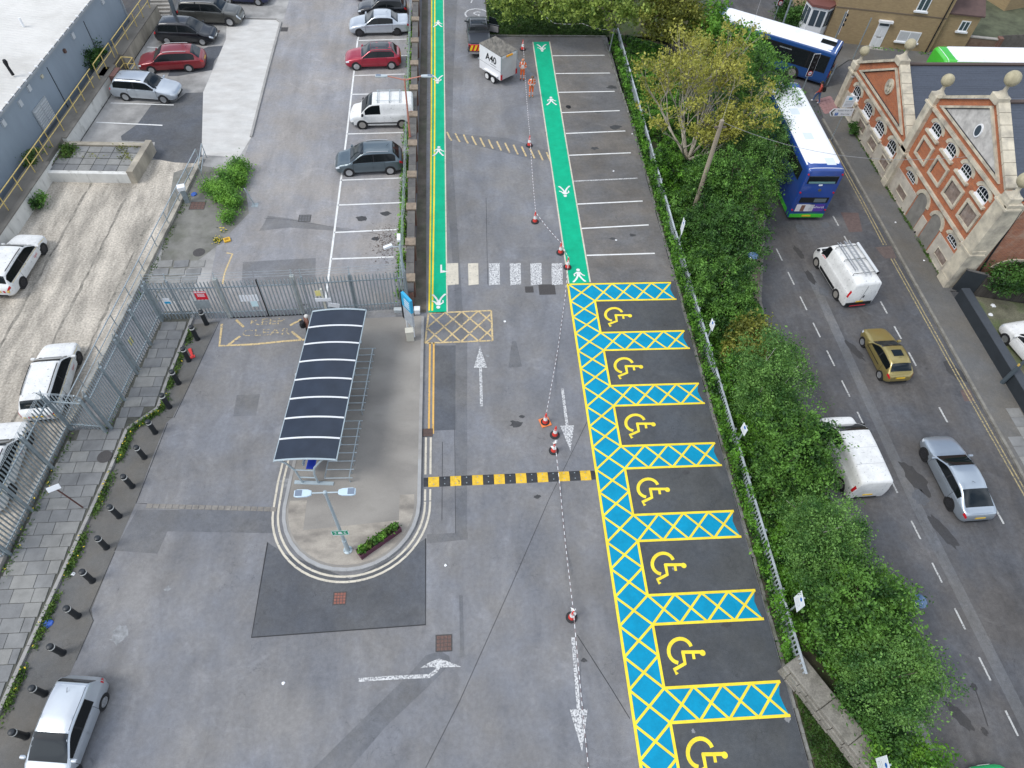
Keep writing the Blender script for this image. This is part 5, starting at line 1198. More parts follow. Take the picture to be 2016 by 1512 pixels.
tree('dark clipped bush between the stone parapet and the block paving', (15.8, 3.6, R), bl((1738, 1440, .9, .8), (1748, 1490, .8, .75), (1705, 1405, .9, .8), (1690, 1370, .8, .75)), 260, 40, .07, LGD, BARK, .05, .2, 'bush', 'bush')
tree('small leafy bush at the very bottom edge beside the block paving', (17.0, .9, R), bl((1830, 1500, .9, .7), (1740, 1508, .9, .6)), 90, 34, .07, LGB, BARK, .04, .2, 'bush', 'bush')
tree('yellow tinged shrub behind the second parking sign', (15.8, 24.8, R), bl((1478, 660, 1.5, 1.2), (1500, 690, 1.6, .9), (1455, 690, 1.2, 1.0)), 150, 34, .085, LOL, BARK, .05, .22, 'shrub', 'shrub')
for k, (px, py, r, lab) in enumerate([(1395, 640, .9, 'small green shrub beside the second parking sign'), (1425, 760, .9, 'small green shrub beside the third parking sign'), (1500, 960, .8, 'small green shrub halfway down the ivy bank'), (1560, 1150, .8, 'small green shrub beside the fourth parking sign'),
                                  (1330, 420, .8, 'small green shrub by the timber pole'), (1290, 330, .8, 'small green shrub under the yellow tree')]):
    c = cen(px, py, .8); tree(lab, (c[0] + .3, c[1], bz(c[0], c[1])), [(c[0] + .5, c[1], c[2], r), (c[0] + 1.2, c[1] - .8, c[2], r * .8), (c[0] + .9, c[1] + .9, c[2] + .2, r * .85)], 110, 34, .08, LIV if k % 2 else LG, BARK, .04, .2, 'shrub', 'shrub')
# bushes and weeds on the left
tree('round bright green bush at the lot entrance', (-15.4, 37.6, 0), bl((470, 328, .5, .6), (452, 350, .6, .75), (438, 376, .5, .72), (456, 395, .4, .6), (449, 425, .3, .42), (412, 366, .3, .45), (470, 352, .4, .5)), 420, 44, .055, LGB, BARK, .04, .2, 'bush', 'bush', 1.2, shell=.25)
tree('ivy bush topping the dark timber fence beside the hall', (32.6, 27.7, R), [(32.6, 27.6, 1.1, 1.0), (33.9, 27.3, 1.2, 1.0), (35.2, 27.1, 1.0, 1.1), (36.5, 27, 1.1, 1)], 300, 40, .07, LGD, BARK, .05, .2, 'bush', 'bush')
tree('dark bush in front of the bay window', (30.4, 60.6, R), [(30.2, 60.4, .6, 1.0), (29.6, 61.4, .5, .9)], 130, 34, .09, LGD, BARK, .05, .24, 'bush', 'bush')
tree('weedy bush growing against the shed wall', (-27.7, 51.5, .6), [(-27.6, 51.5, 1.3, .7), (-27.5, 53, 1.2, .6)], 70, 30, .08, LGD, BARK, .04, .2, 'bush', 'bush')
tree('low weeds beneath the shed wall near the left edge', (-27.9, 39.2, .4), [(-27.8, 39.4, .9, .4), (-27.9, 40.4, .9, .35)], 40, 26, .07, WEED, BARK, .03, .16, 'bush', 'bush')
def weeds(label, pts, n, size=.05, m=WEED, h=.18, sp=.14, cat='weeds', fl=0):
    pts = [Vector((p[0], p[1], p[2] if len(p) > 2 else 0)) for p in pts]; Q = []
    for k in range(n):
        i = random.randrange(len(pts) - 1) if len(pts) > 1 else 0; a = pts[i]; b = pts[min(i + 1, len(pts) - 1)]; t = random.random(); p = a.lerp(b, t)
        if len(pts) > 1 and math.sin(p.x * 3.1 + p.y * 1.9) + math.sin(p.y * 4.3) * .7 < random.uniform(-1.3, .5): continue
        Q.append((p.x + random.gauss(0, sp), p.y + random.gauss(0, sp), p.z + abs(random.gauss(0, h)) * .6))
    o = leaf_obj('weeds', np.array(Q), size, m, None, .7); tag(o, label, cat, kind='stuff')
    if fl:
        S_ = [Q[random.randrange(len(Q))] for _ in range(fl)]; f = leaf_obj('flowers', np.array(S_) + (0, 0, .08), .045, FLOWY, o, 3.0, .3); f['kind'] = 'stuff'
kl = [(x + .22, y, .02) for y, x in KL if y < 26.5]
weeds('weeds and dandelions along the kerb behind the bollards', kl, 9000, .05, WEED, .14, .10, fl=60)
weeds('mossy weeds at the foot of the palisade fences', [(-17.5, 22, .12), (-17.85, 19, .12)], 250, .045, WEED, .08, .08); weeds('dandelion weeds along the lower fence plinth', [(-19.35, 18.8, .12), (-19.75, 15, .12), (-20.05, 12, .12), (-20.9, 3, .12)], 900, .05, WEED, .12, .12, fl=18)
weeds('tall weeds behind the parked cars along the wire fence', [(-3.75, 27.6), (-3.8, 40), (-3.85, 60)], 9500, .075, LGB, .5, .13)
o = leaf_obj('fallen_leaves', np.array([(x_, y_, .03 + abs(random.gauss(0, .03))) for x_, y_ in [(random.gauss(-4.7, .5), random.gauss(32.5, 1.0)) for _ in range(450)]]), .035, mat('dead_leaf', (.07, .04, .025), .9), None, 2); tag(o, 'brown leaf litter in the end bay', 'leaves', kind='stuff')
weeds('grass tufts growing in the slab planter', [(-26.6, 41.3, .66), (-25.8, 41.2, .66), (-26.2, 40.4, .66)], 900, .07, WEED, .25, .25); weeds('sparse weeds in the planter joints', [(-25, 40.6, .66), (-22, 40.2, .66), (-23, 41.6, .66), (-21.6, 41.5, .66)], 500, .05, LOL, .08, .16)
weeds('yellow flowering weeds at the slab corner behind the fence', [(*G(428, 478), 0), (*G(440, 455), 0)], 500, .05, WEED, .15, .14, fl=70)
weeds('weeds along the hall foot', [(30.05, 47, R + .1), (30.05, 29, R + .1)], 2600, .05, WEED, .10, .06); weeds('weeds below the corner house wall', [(36, 57.2, R), (41, 56.2, R)], 500, .08, LGB, .16, .12)
weeds('moss and grass along the yard kerb', [(xe(38) + .3, 38), (xe(28) + .35, 28)], 700, .05, WEED, .08, .10)
tree('small weed clump at the foot of the hall facade', (29.9, 44.6, R + .1), [(29.85, 44.6, 0.0, .32), (29.9, 44.2, -.1, .28)], 26, 26, .07, LGD, BARK, .02, .12, 'weed', 'weed_clump')
tree('sapling growing out of the yard wall', (*lf(.05, -7.0), 0), [(*lf(.25, -7.0), .45, .35), (*lf(.35, -6.4), .4, .28)], 34, 26, .07, LG, BARK, .02, .14, 'weed', 'weed_clump')
# grass
gx = RNG.uniform(12.95, 15.2, 26000); gy = RNG.uniform(-4, 6.2, 26000); k = (gx < 13.15 + (6.3 - gy) * .50 - .35) & (gx > 12.95)
o = leaf_obj('grass', np.stack([gx[k], gy[k], .06 + .06 * RNG.random(k.sum())], 1), .05, leafmat('leaf_grass', (.02, .055, .008), (.06, .12, .02), 1.5), None, .2); tag(o, 'wedge of mown grass beside the stone parapet', 'grass', kind='stuff')
gx = RNG.uniform(2.7, 13, 24000); gy = RNG.uniform(58.0, 63.5, 24000); o = leaf_obj('grass', np.stack([gx, gy, .05 + .14 * RNG.random(24000) * (gy - 57.6) / 3], 1), .07, MATS['leaf_grass'], None, .3); tag(o, 'shaded grass under the lime leaved maples', 'grass', kind='stuff')
gx = RNG.uniform(16.2, 19.4, 12000); gy = RNG.uniform(22, 37, 12000); ed = np.array([lut([(a, c) for a, c in RL[::-1]], b) for b in gy]); k = (gx < ed - .95) & (gx > ed - 2.2); o = leaf_obj('grass', np.stack([gx[k], gy[k], np.full(k.sum(), -.42)], 1), .06, LGB, None, .4); tag(o, 'bright grass strip at the foot of the bank by the street', 'grass', kind='stuff')
# ================================================================ VEHICLES
def paint(name, col, metal=.0, rough=.28):
    return mat('paint_' + name, col, rough, metal, coat=.8, var=.03, vs=2)
def pchip(xs, ys):
    """monotone cubic through stations; ys has shape (n, ...)"""
    xs = np.array(xs, float); ys = np.array(ys, float); h = np.diff(xs)
    hh = h.reshape((-1,) + (1,) * (ys.ndim - 1)); dl = np.diff(ys, axis=0) / hh
    m = np.zeros_like(ys); m[0] = dl[0]; m[-1] = dl[-1]
    for k in range(1, len(xs) - 1):
        a, b = dl[k - 1], dl[k]; w1 = 2 * h[k] + h[k - 1]; w2 = h[k] + 2 * h[k - 1]
        ok = (a * b) > 0; r = np.zeros_like(a)
        r[ok] = (w1 + w2) / (w1 / a[ok] + w2 / b[ok]); m[k] = r
    def ev(x):
        i = int(np.clip(np.searchsorted(xs, x) - 1, 0, len(xs) - 2)); t = (x - xs[i]) / h[i]; t = min(1, max(0, t))
        return ((1 + 2 * t) * (1 - t) ** 2) * ys[i] + (t * (1 - t) ** 2 * h[i]) * m[i] + (t * t * (3 - 2 * t)) * ys[i + 1] + (t * t * (t - 1) * h[i]) * m[i + 1]
    return ev
class Surf:
    def __init__(s, st):
        st = sorted(st, key=lambda q: q[0]); s.xs = [q[0] for q in st]; s.ev = pchip(s.xs, [q[1] for q in st]); s.m = len(st[0][1])
    def p(s, x, j, side=1):
        r = s.ev(x); j = min(max(j, 0), s.m - 1); i = min(int(j), s.m - 2); t = j - i
        y, z = r[i] * (1 - t) + r[i + 1] * t; return Vector((x, y * side, z))
    def pv(s, x, v, jt):
        """v in -1..1 across the top, from ring jt on one side to jt on the other"""
        return s.p(x, (s.m - 1) - abs(v) * (s.m - 1 - jt), 1 if v >= 0 else -1)
    def nrm(s, f, x, v):
        e = .01; a = f(x + e, v) - f(x - e, v); b = f(x, v + e) - f(x, v - e); n = a.cross(b)
        if n.length < 1e-9: return Vector((0, 0, 1))
        n.normalize(); return n
    def grid(s, f, x0, x1, v0, v1, off, nx, nv, name, m, parent, centre):
        b = MB(); vs = []
        for i in range(nx + 1):
            x = x0 + (x1 - x0) * i / nx
            for k in range(nv + 1):
                v = v0 + (v1 - v0) * k / nv; p = f(x, v); n = s.nrm(f, x, v)
                if n.dot(p - centre) < 0: n = -n
                vs.append(p + n * off)
        fs = [(i * (nv + 1) + k, (i + 1) * (nv + 1) + k, (i + 1) * (nv + 1) + k + 1, i * (nv + 1) + k + 1) for i in range(nx) for k in range(nv)]
        a, bb, c = vs[fs[0][0]], vs[fs[0][1]], vs[fs[0][2]]
        if (bb - a).cross(c - a).dot(a - centre) < 0: fs = [q[::-1] for q in fs]
        b.add(vs, fs); return b.build(name, m, parent, smooth=True)
    def side(s, x0, x1, j0, j1, sd, off, name, m, parent, nx=6, nv=3):
        c = Vector(((x0 + x1) / 2, 0, .5)); return s.grid(lambda x, v: s.p(x, v, sd), x0, x1, j0, j1, off, nx, nv, name, m, parent, c)
    def top(s, x0, x1, jt, off, name, m, parent, nx=5, nv=10, v=1.0):
        c = Vector(((x0 + x1) / 2, 0, -.5)); return s.grid(lambda x, q: s.pv(x, q, jt), x0, x1, -v, v, off, nx, nv, name, m, parent, c)
    def body(s, name, m, parent, sub=4, extra=2):
        X = []
        for a, b in zip(s.xs[:-1], s.xs[1:]): X += [a + (b - a) * k / sub for k in range(sub)]
        X.append(s.xs[-1]); J = np.arange(0, s.m - 1 + 1e-6, 1.0 / extra); nj = len(J); b = MB(); vs = []
        for x in X:
            vs += [s.p(x, j, 1) for j in J]; vs += [s.p(x, j, -1) for j in J[::-1][1:-1]]
        n = 2 * nj - 2; fs = []
        for i in range(len(X) - 1):
            for k in range(n): fs.append((i * n + k, i * n + (k + 1) % n, (i + 1) * n + (k + 1) % n, (i + 1) * n + k))
        fs += [tuple(range(n))[::-1], tuple(range((len(X) - 1) * n, len(X) * n))]
        fs = [f[::-1] for f in fs]
        b.add(vs, fs); o = b.build(name, m, parent, smooth=True); return o
def ringpts(w, wt, zb, zs, zt):
    gh = zt - zs
    a = [(0, zb), (w * .86, zb), (w * .965, zb + .07), (w * .995, zb + .22 * (zs - zb) + .04), (w, zb + .62 * (zs - zb)), (w * .985, zs - .05), (w * .955, zs)]
    if gh < .2: a += [(w * .91, zs + .45 * gh), (w * .80, zs + .78 * gh), (w * .5, zs + .97 * gh), (0, zt)]
    else: a += [(wt + .02, zt - .11), (wt - .05, zt - .035), (wt * .6, zt - .006), (0, zt)]
    return a
TYRE = mat('tyre', (.015, .015, .016), .85); ALLOY = mat('alloy_rim', (.52, .53, .54), .3, .8); STEELR = mat('steel_rim', (.35, .33, .30), .5, .3); DKALLOY = mat('dark_rim', (.06, .06, .065), .4, .6)
LAMP = mat('headlamp_glass', (.62, .66, .70), .08, coat=.5); TAIL = mat('tail_lamp', (.50, .012, .02), .2, coat=.5); PLATY = mat('plate_yellow', (.78, .50, .03), .5); PLATW = mat('plate_white', (.75, .75, .72), .5)
AMBER = mat('amber_lamp', (.8, .35, .02), .3)
GLASS_S = mat('side_glass', (.006, .008, .009), .12, spec=.3)
WHEELS = {}
def wheel(parent, x, y, r, wd, rim, spokes=5, name='wheel'):
    key = (round(r, 3), round(wd, 3), rim.name, spokes)
    if key not in WHEELS:
        b = MB(); b.lathe([(r * .62, 0), (r * .95, 0.0), (r, .03), (r, wd - .03), (r * .95, wd), (r * .66, wd - .004)], n=22, axis='Y'); ty = b.mesh('wheel', TYRE, True)
        c = MB(); c.lathe([(r * .66, 0), (r * .66, .012), (r * .56, .012), (r * .54, -.03)], n=22, axis='Y')
        for k in range(spokes):
            a = 2 * PI * k / spokes; t = Vector((math.cos(a), 0, math.sin(a))); u = Vector((-math.sin(a), 0, math.cos(a)))
            q = [t * r * .1 + u * r * .10, t * r * .58 + u * r * .07, t * r * .58 - u * r * .07, t * r * .1 - u * r * .10]
            c.extr([(p.x, -.02, p.z) for p in q], (0, .03, 0))
        c.lathe([(.0, -.02), (r * .16, -.02), (r * .15, .015), (0, .018)], n=10, axis='Y'); rm = c.mesh('rim', rim)
        d = MB().lathe([(r * .64, -.05), (r * .64, -.035)], n=20, axis='Y').mesh('brake_disc', BLACKP)
        WHEELS[key] = (ty, rm, d)
    ty, rm, d = WHEELS[key]; sd = 1 if y > 0 else -1
    o = ob(name, ty, parent, loc=(x, y - (wd if sd > 0 else -wd), r)); o.rotation_euler = (0, 0, 0 if sd > 0 else PI)
    q = ob('rim', rm, o, loc=(0, wd, 0)); ob('brake_disc', d, o, loc=(0, wd, 0)); return o
def arch_disc(parent, x, y, r, m=None):
    sd = 1 if y > 0 else -1; b = MB(); b.lathe([(r, -.22), (r, .006)] if sd > 0 else [(r, -.006), (r, .22)], (0, 0, 0), 24, 'Y')
    return b.build('wheel_arch', m or BLACKRUB, parent, loc=(x, y, r * .86))
def car(name, label, kind, P, L_=4.3, W=1.78, H=1.47, wb=2.6, fo=.85, rim=None, r=.315, belt=.90, hood=.88, spokes=5, splits=None, roofm=None, extras=None, cat='car', xc=None, xrf=None, xrr=None, xrb=None, wt=None, rail=None, plate=True, cowl=None, tailz=None, sill_black=False, tail_w=.88):
    rim = rim or ALLOY
    t = thing(name, label, cat); ro = L_ - wb - fo; xf, xr = wb / 2 + fo, -(wb / 2 + ro); w = W / 2
    D = dict(hatch=(1.18, .78, .62, .20), estate=(1.18, .78, .55, .22), saloon=(1.22, .80, 1.45, .80), coupe=(1.30, .85, 1.30, .38), mpv=(.98, .95, .62, .18), suv=(1.25, .72, .5, .2), van=(.80, .85, .12, .03), bigvan=(.62, .72, .10, .03), pickup=(1.35, .70, 2.05, 1.95))[kind]
    xc = xf - (xc or D[0]); xrf = xc - (xrf or D[1]); xrr = xr + (xrr or D[2]); xrb = xr + (xrb or D[3]); wt = wt or w * (.755 if kind not in ('van', 'bigvan') else .84)
    zb = .20; cw = cowl or hood + .05
    van = kind in ('van', 'bigvan')
    st = [(xf, ringpts(w * .60, wt, .32, .50, .55)), (xf - .07, ringpts(w * .78, wt, .25, .58, .64)), (xf - .28, ringpts(w * .93, wt, .20, hood - .20, hood - .12)), (xf - .75, ringpts(w * .99, wt, zb, hood - .10, hood - .01)),
          (xc, ringpts(w, wt, zb, belt - .03, cw)), (xrf, ringpts(w, wt, zb, belt, H - .04)), ((xrf * 2 + xrr) / 3, ringpts(w, wt, zb, belt + .01, H)), ((xrf + 2.4 * xrr) / 3.4, ringpts(w, wt, zb, belt + .02, H - .01))]
    if van: st += [(xrr, ringpts(w, wt, zb + .02, belt + .03, H - .03)), (xrb, ringpts(w * .99, wt * .985, zb + .06, belt + .03, H - .10)), (xr, ringpts(w * .96, wt * .96, .34, belt + .02, H - .16))]
    elif kind == 'pickup': st += [(xrr, ringpts(w, wt * .98, zb, belt + .02, H - .05)), (xrb, ringpts(w, wt, zb, belt + .02, belt + .05)), (xr + .1, ringpts(w * .98, wt, zb + .1, belt, belt + .03)), (xr, ringpts(w * .94, wt, .42, belt - .02, belt))]
    else:
        tz = tailz or (belt + .07)
        st += [(xrr, ringpts(w * .985, wt * .96, zb, belt + .03, H - .06)), (xrb, ringpts(w * .95, wt * .9, zb + .02, belt + .02, tz))]
        if kind in ('saloon',): st += [(xr + .22, ringpts(w * .93, wt, zb + .06, belt, tz + .02))]
        st += [(xr + .10, ringpts(w * tail_w, wt, .27, belt - .06, tz - .05)), (xr, ringpts(w * (tail_w - .1), wt, .36, belt - .20, belt - .12))]
    S = Surf(st); S.body('body', P, t)
    if sill_black:
        for sd in (1, -1): S.side(-wb / 2 + r + .1, wb / 2 - r - .1, 1.6, 3.0, sd, .004, 'sill_trim', BLACKP, t)
    # glass
    S.top(xc - .03, xrf + .04, 7.75, .006, 'windscreen', GLASS, t)
    if not van:
        S.top(xrr - .05, xrb + .05, 7.9, .006, 'rear_window', GLASS, t)
    xa = xc - .20 * (xc - xrf); xq = xrr - (.38 if kind != 'saloon' else .25) * (xrr - xrb) if kind not in ('van', 'bigvan', 'pickup') else xrr + .08
    if splits is None: splits = [(xa, (xa + xq) * .5 + .04), ((xa + xq) * .5 + .02, xq)]
    for sd in (1, -1):
        S.side(splits[-1][1], splits[0][0], 6.03, 6.98, sd, .004, 'window_surround', BLACKP, t, nx=16)
        for x1, x0 in splits: S.side(x0 + .03, x1 - .03, 6.10, 6.90, sd, .009, 'side_window', GLASS_S, t, nx=8)
        if not van:
            for (x1, x0) in splits[:2]:
                d = S.side(max(x0, -wb / 2 + r * .9) + .02, min(x1 + .12, wb / 2 - r * .95) - .02, 2.2, 5.85, sd, .005, 'door', P, t, nx=6, nv=4)
                S.side(max(x0, -wb / 2 + r * .9) + .005, min(x1 + .12, wb / 2 - r * .95) - .005, 2.1, 5.95, sd, .0015, 'door_gap', BLACKP, t, nx=6, nv=4)
                xm = max(x0, -wb / 2 + r * .9) + .22; p = S.p(xm, 5.2, sd); MB().box(xm - .1, xm + .1, p.y - .012, p.y + .012, p.z - .015, p.z + .015).build('door_handle', P, d)
        hl = S.side(xf - .30, xf - .05, 4.7, 6.6, sd, .006, 'headlight', LAMP, t, nx=4)
        if van: S.side(xr + .02, xr + .16, 4.4, 6.35, sd, .008, 'tail_light', TAIL, t, nx=3)
        else: S.side(xr + .02, xr + .22, 4.6, 6.2, sd, .008, 'tail_light', TAIL, t, nx=4)
        p = S.p(xa + .06, 6.2, sd); MB().add(*_mirror(p, sd)).build('wing_mirror', P if not van else BLACKP, t, smooth=True)
    for x in (wb / 2, -wb / 2):
        for sd in (1, -1):
            ys = abs(S.p(x, 3.4, 1).y); arch_disc(t, x, sd * ys, r * 1.13); wheel(t, x, sd * (ys + .012), r, .2, rim, spokes)
    zf = .42; MB().box(xf - .06, xf + .012, -w * .5, w * .5, .30, .42).build('front_grille', BLACKP, t); MB().box(xf + .008, xf + .02, -.25, .25, .42, .52).build('front_plate', PLATW, t)
    MB().box(xr - .012, xr + .05, -w * .62, w * .62, .30, .40).build('rear_bumper', BLACKP, t)
    if plate: MB().box(xr - .018, xr + .03, -.25, .25, .62 if not van else .55, .72 if not van else .65).build('rear_plate', PLATY, t)
    if roofm: S.top(xrf + .02, xrr - .02, 7.15, .005, 'roof', roofm, t)
    if rail:
        for sd in (1, -1):
            MB().tube([S.p(xrf - .15 + (xrr + .25 - xrf + .15) * k / 6, 8.0, sd) + Vector((0, 0, .045)) for k in range(7)], .022, 5).build('roof_rail', rail, t)
    MB().tube([(xrr + .35, 0, H - .03), (xrr + .18, 0, H + .10)], .008, 4).build('aerial', BLACKP, t) if not van else None
    return t, S, dict(xf=xf, xr=xr, xc=xc, xrf=xrf, xrr=xrr, xrb=xrb, w=w, H=H, wb=wb, r=r)
def _mirror(p, sd):
    b = MB(); c = p + Vector((.0, sd * .12, .03)); b.lathe([(.02, -.11), (.07, -.09), (.08, 0), (.07, .09), (.02, .11)], (c.x, c.y, c.z), 8, 'Y'); return b.v, b.f
def place(t, info, f, r_, side, z=0.0, maxs=1.07, mins=.93):
    F, B = Vector(G(*f, z)), Vector(G(*r_, z)); d = F - B; s = min(maxs, max(mins, d.length / info['wb'])); a = math.atan2(d.y, d.x); d.normalize()
    left = Vector((-d.y, d.x)); inward = -left if side == 'L' else left
    c = (F + B) / 2 + inward * info['w'] * .97 * s
    t.location = (c.x, c.y, z + .002); t.rotation_euler = (0, 0, a); t.scale = (s, s, s); return t
def put(t, x, y, ang, z=0.0, s=1.0): t.location = (x, y, z + .002); t.rotation_euler = (0, 0, ang); t.scale = (s, s, s)
SILV = paint('silver', (.38, .43, .48), .6); SILV2 = paint('pale_silver', (.50, .54, .58), .55); REDM = paint('dark_red', (.22, .012, .018), .25); REDH = paint('cherry_red', (.36, .012, .035), .3)
BLKP = paint('black', (.012, .014, .018), .2); WHT = paint('white', (.78, .79, .80), 0); GRYM = paint('blue_grey', (.11, .145, .165), .55); GOLD = paint('gold', (.33, .26, .085), .55); OLIV = paint('dark_olive', (.10, .10, .09), .5)
GREENC = paint('bright_green', (.015, .42, .13), .1); NAVY = paint('navy', (.012, .02, .07), .3)

# upper left car park
t, S, i = car('estate_car', 'silver estate car nose out beside the white retaining wall', 'estate', SILV2, 4.56, 1.80, 1.48, 2.63, .87, rail=BLACKP); place(t, i, (325, 204), (251, 199), 'R')
t, S, i = car('estate_car', 'dark red estate car with its tail toward the pale drive', 'estate', REDM, 4.9, 1.86, 1.52, 2.74, .95, rail=ALLOY, xrr=.85); put(t, -22.15, 52.75, PI + .10)
t, S, i = car('people_carrier', 'black people carrier between the red estate and the pickup', 'mpv', BLKP, 4.6, 1.85, 1.62, 2.75, .92, belt=.96, hood=.92); place(t, i, (401, 90), (332, 88), 'R')
t, S, i = car('pickup_truck', 'dark olive pickup with a hardtop canopy near the top left', 'suv', OLIV, 5.2, 1.82, 1.80, 3.0, .95, belt=1.12, hood=1.10, r=.38, rail=ALLOY, spokes=6, wt=.70); put(t, -20.3, 60.0, -.06)
MB().box(-1.02, -.98, -.75, .75, 1.15, 1.78).build('canopy_joint', BLACKP, t)
t, S, i = car('hatchback', 'navy car cut off by the top edge behind the pickup', 'hatch', NAVY, 4.2, 1.76, 1.45, 2.55, .85); put(t, -18.3, 63.6, -.1)
# row of bays behind the wire fence
t, S, i = car('saloon_car', 'silver saloon in the marked bays near the top edge', 'saloon', SILV2, 4.7, 1.81, 1.44, 2.84, .80, rim=DKALLOY, tailz=.98, hood=.87); place(t, i, (709.5, 72.5), (782, 71), 'L')
MB().box(0, 0, 0, 0, 0, 0) if False else None
t, S, i = car('hatchback', 'cherry red hatchback with a black roof', 'hatch', REDH, 4.06, 1.76, 1.43, 2.54, .80, roofm=BLKP, rim=ALLOY); place(t, i, (703, 139), (772, 137), 'L')
t, S, i = car('hatchback', 'black car parked behind the silver saloon, cut by the top edge', 'hatch', BLKP, 4.2, 1.78, 1.5, 2.55, .85, rim=DKALLOY); put(t, -6.35, 61.4, PI + .03)
t, S, i = car('hatchback', 'red car just showing at the top edge', 'hatch', REDM, 4.2, 1.78, 1.5, 2.55, .85); put(t, -6.9, 64.4, PI + .03)
t, S, i = car('people_carrier', 'blue grey people carrier alone in the nearest occupied bay', 'mpv', GRYM, 4.28, 1.77, 1.58, 2.58, .85, rail=ALLOY, belt=.95, hood=.92, spokes=7); place(t, i, (689, 348), (769.5, 344), 'L')
t, S, i = car('small_van', 'white small van with roof bars and steel wheels', 'van', WHT, 4.28, 1.79, 1.82, 2.66, .82, rim=STEELR, belt=1.05, hood=1.02, r=.33, cat='van', splits=[(1.08, .05)]); place(t, i, (715, 254.5), (793, 253), 'L')
for x in (.15, -.62, -1.3): MB().tube([(x, -.68, 1.80), (x, -.66, 1.92), (x, .66, 1.92), (x, .68, 1.80)], .03, 6).build('roof_bar', STEEL, t)
for y in (-.6, .6): MB().tube([(.25, y, 1.93), (-1.4, y, 1.93)], .02, 5).build('roof_bar', STEEL, t)
for sd in (1, -1): S.side(-1.1, 1.05, 2.9, 3.25, sd, .006, 'rubbing_strip', BLACKP, t); S.side(i['xf'] - .25, i['xf'] - .02, 1.5, 3.8, sd, .006, 'bumper', mat('grey_bumper', (.16, .17, .18), .6), t)
# white operator cars in the yard
YSTR = mat('yellow_stripe', (.72, .52, .12), .5); REDL = mat('red_logo', (.55, .03, .05), .5)
def ycar(label, f, r_):
    t, S, i = car('estate_car', label, 'estate', WHT, 4.77, 1.83, 1.50, 2.79, .90, rim=DKALLOY, spokes=7, rail=BLACKP, r=.33)
    for sd in (1, -1):
        S.side(-2.0, 1.95, 5.25, 5.6, sd, .008, 'yellow_stripe', YSTR, t, nx=14, nv=1)
        o = text_obj('door_lettering', 'taxi', .26, REDL, t, (.55, sd * (i['w'] + .012), .62), (PI / 2, 0, PI if sd > 0 else 0))
    for k in range(7): MB().box(i['xr'] - .016, i['xr'] + .05, -.78 + k * .22, -.67 + k * .22, .58, .72).build('rear_chevron', REDL if k % 2 else YSTR, t)
    t['group'] = 'white operator cars in the yard'
    if f: place(t, i, f, r_, 'R', 0)
    return t
ycar('white estate with yellow side stripe in the middle of the loading yard', (91, 498), (51, 564))
c = ycar('white estate with yellow side stripe parked against the palisade gates', None, None); put(c, -21.15, 22.15, PI / 2 + .075, 0)
c = ycar('white estate mostly hidden behind the lower palisade fence', None, None); put(c, -22.0, 17.2 , PI / 2 + .06, 0)
# near left hatchback
t, S, i = car('hatchback', 'silver five door hatchback beside the bollards in the near corner', 'mpv', SILV2, 3.98, 1.72, 1.55, 2.46, .74, belt=.93, hood=.90, xrr=.42, xrb=.14, splits=[(.8, -.15), (-.17, -1.1)], rim=ALLOY, spokes=7, r=.30); put(t, -15.33, 5.38, -PI / 2 - .12, 0, 1.0)
for sd in (1, -1): S.top(i['xrf'] - .02, i['xrr'] + .05, 8.05, .002, 'roof_panel', SILV2, t) if sd > 0 else None
for sd in (1, -1): S.side(i['xrf'] - .05, i['xrr'] + .1, 7.95, 8.05, sd, .004, 'roof_seam', BLACKP, t, nx=8, nv=1)
# lane: black pickup, open door, box trailer
t, S, i = car('pickup_truck', 'black double cab pickup with open door and chevron tailgate', 'pickup', BLKP, 5.2, 1.84, 1.78, 3.05, .90, belt=1.12, hood=1.08, r=.37, xrr=1.95, xrb=1.80, plate=False, cat='pickup', spokes=6); put(t, 1.72, 57.0, PI / 2 + .02)
MB().box(i['xr'] + .12, i['xr'] + 1.7, -.74, .74, 1.10, 1.19).build('load_bed', mat('bed_liner', (.03, .035, .045), .5), t)
tg = MB().box(i['xr'] - .05, i['xr'] + .06, -.80, .80, .62, 1.12).build('tailgate', mat('tail_red', (.60, .02, .02), .5), t)
for k in range(5):
    y = -.66 + k * .33; MB().extr([(i['xr'] - .055, y, .66), (i['xr'] - .055, y + .17, .66), (i['xr'] - .055, y + .01 + (.16 if y < 0 else -.16) + .17, 1.08), (i['xr'] - .055, y + .01 + (.16 if y < 0 else -.16), 1.08)], (-.006, 0, 0)).build('chevron', mat('chevron_yellow', (.85, .60, .02), .5), tg)
MB().box(i['xr'] - .14, i['xr'] + .02, -.86, .86, .42, .56).build('step_bumper', ALLOY, t)
S.top(i['xrf'] - .1, i['xrr'] + .1, 8.3, .004, 'roof_glass', GLASS, t); MB().box((i['xrf'] + i['xrr']) / 2 - .04, (i['xrf'] + i['xrr']) / 2 + .04, -.62, .62, 1.765, 1.80).build('roof_bar', BLKP, t)
dr = MB().extr([(.62, -.95, .42), (.32, -1.78, .42), (.32, -1.78, 1.05), (.62, -.95, 1.08)], (.09, .03, 0)).build('open_door', BLKP, t)
MB().extr([(.60, -.98, .5), (.33, -1.70, .5), (.33, -1.70, .98), (.60, -.98, 1.0)], (-.02, 0, 0)).build('door_lining', mat('grey_lining', (.28, .27, .27), .8), dr)
MB().extr([(.62, -.95, 1.1), (.34, -1.70, 1.1), (.42, -1.55, 1.55), (.66, -.95, 1.68)], (.03, .01, 0)).build('door_window', GLASS, dr)
A_, B_, C_ = Vector((3.24, 50.0)), Vector((1.68, 51.95)), Vector((4.5, 51.1)); td = (B_ - A_).normalized()
tr = thing('box_trailer', 'white twin axle box trailer with black lettering behind the pickup', 'trailer', (*((B_ + C_) / 2), 0), math.atan2(td.y, td.x))
TW = mat('trailer_white', (.74, .74, .75), .4, var=.04, vs=3)
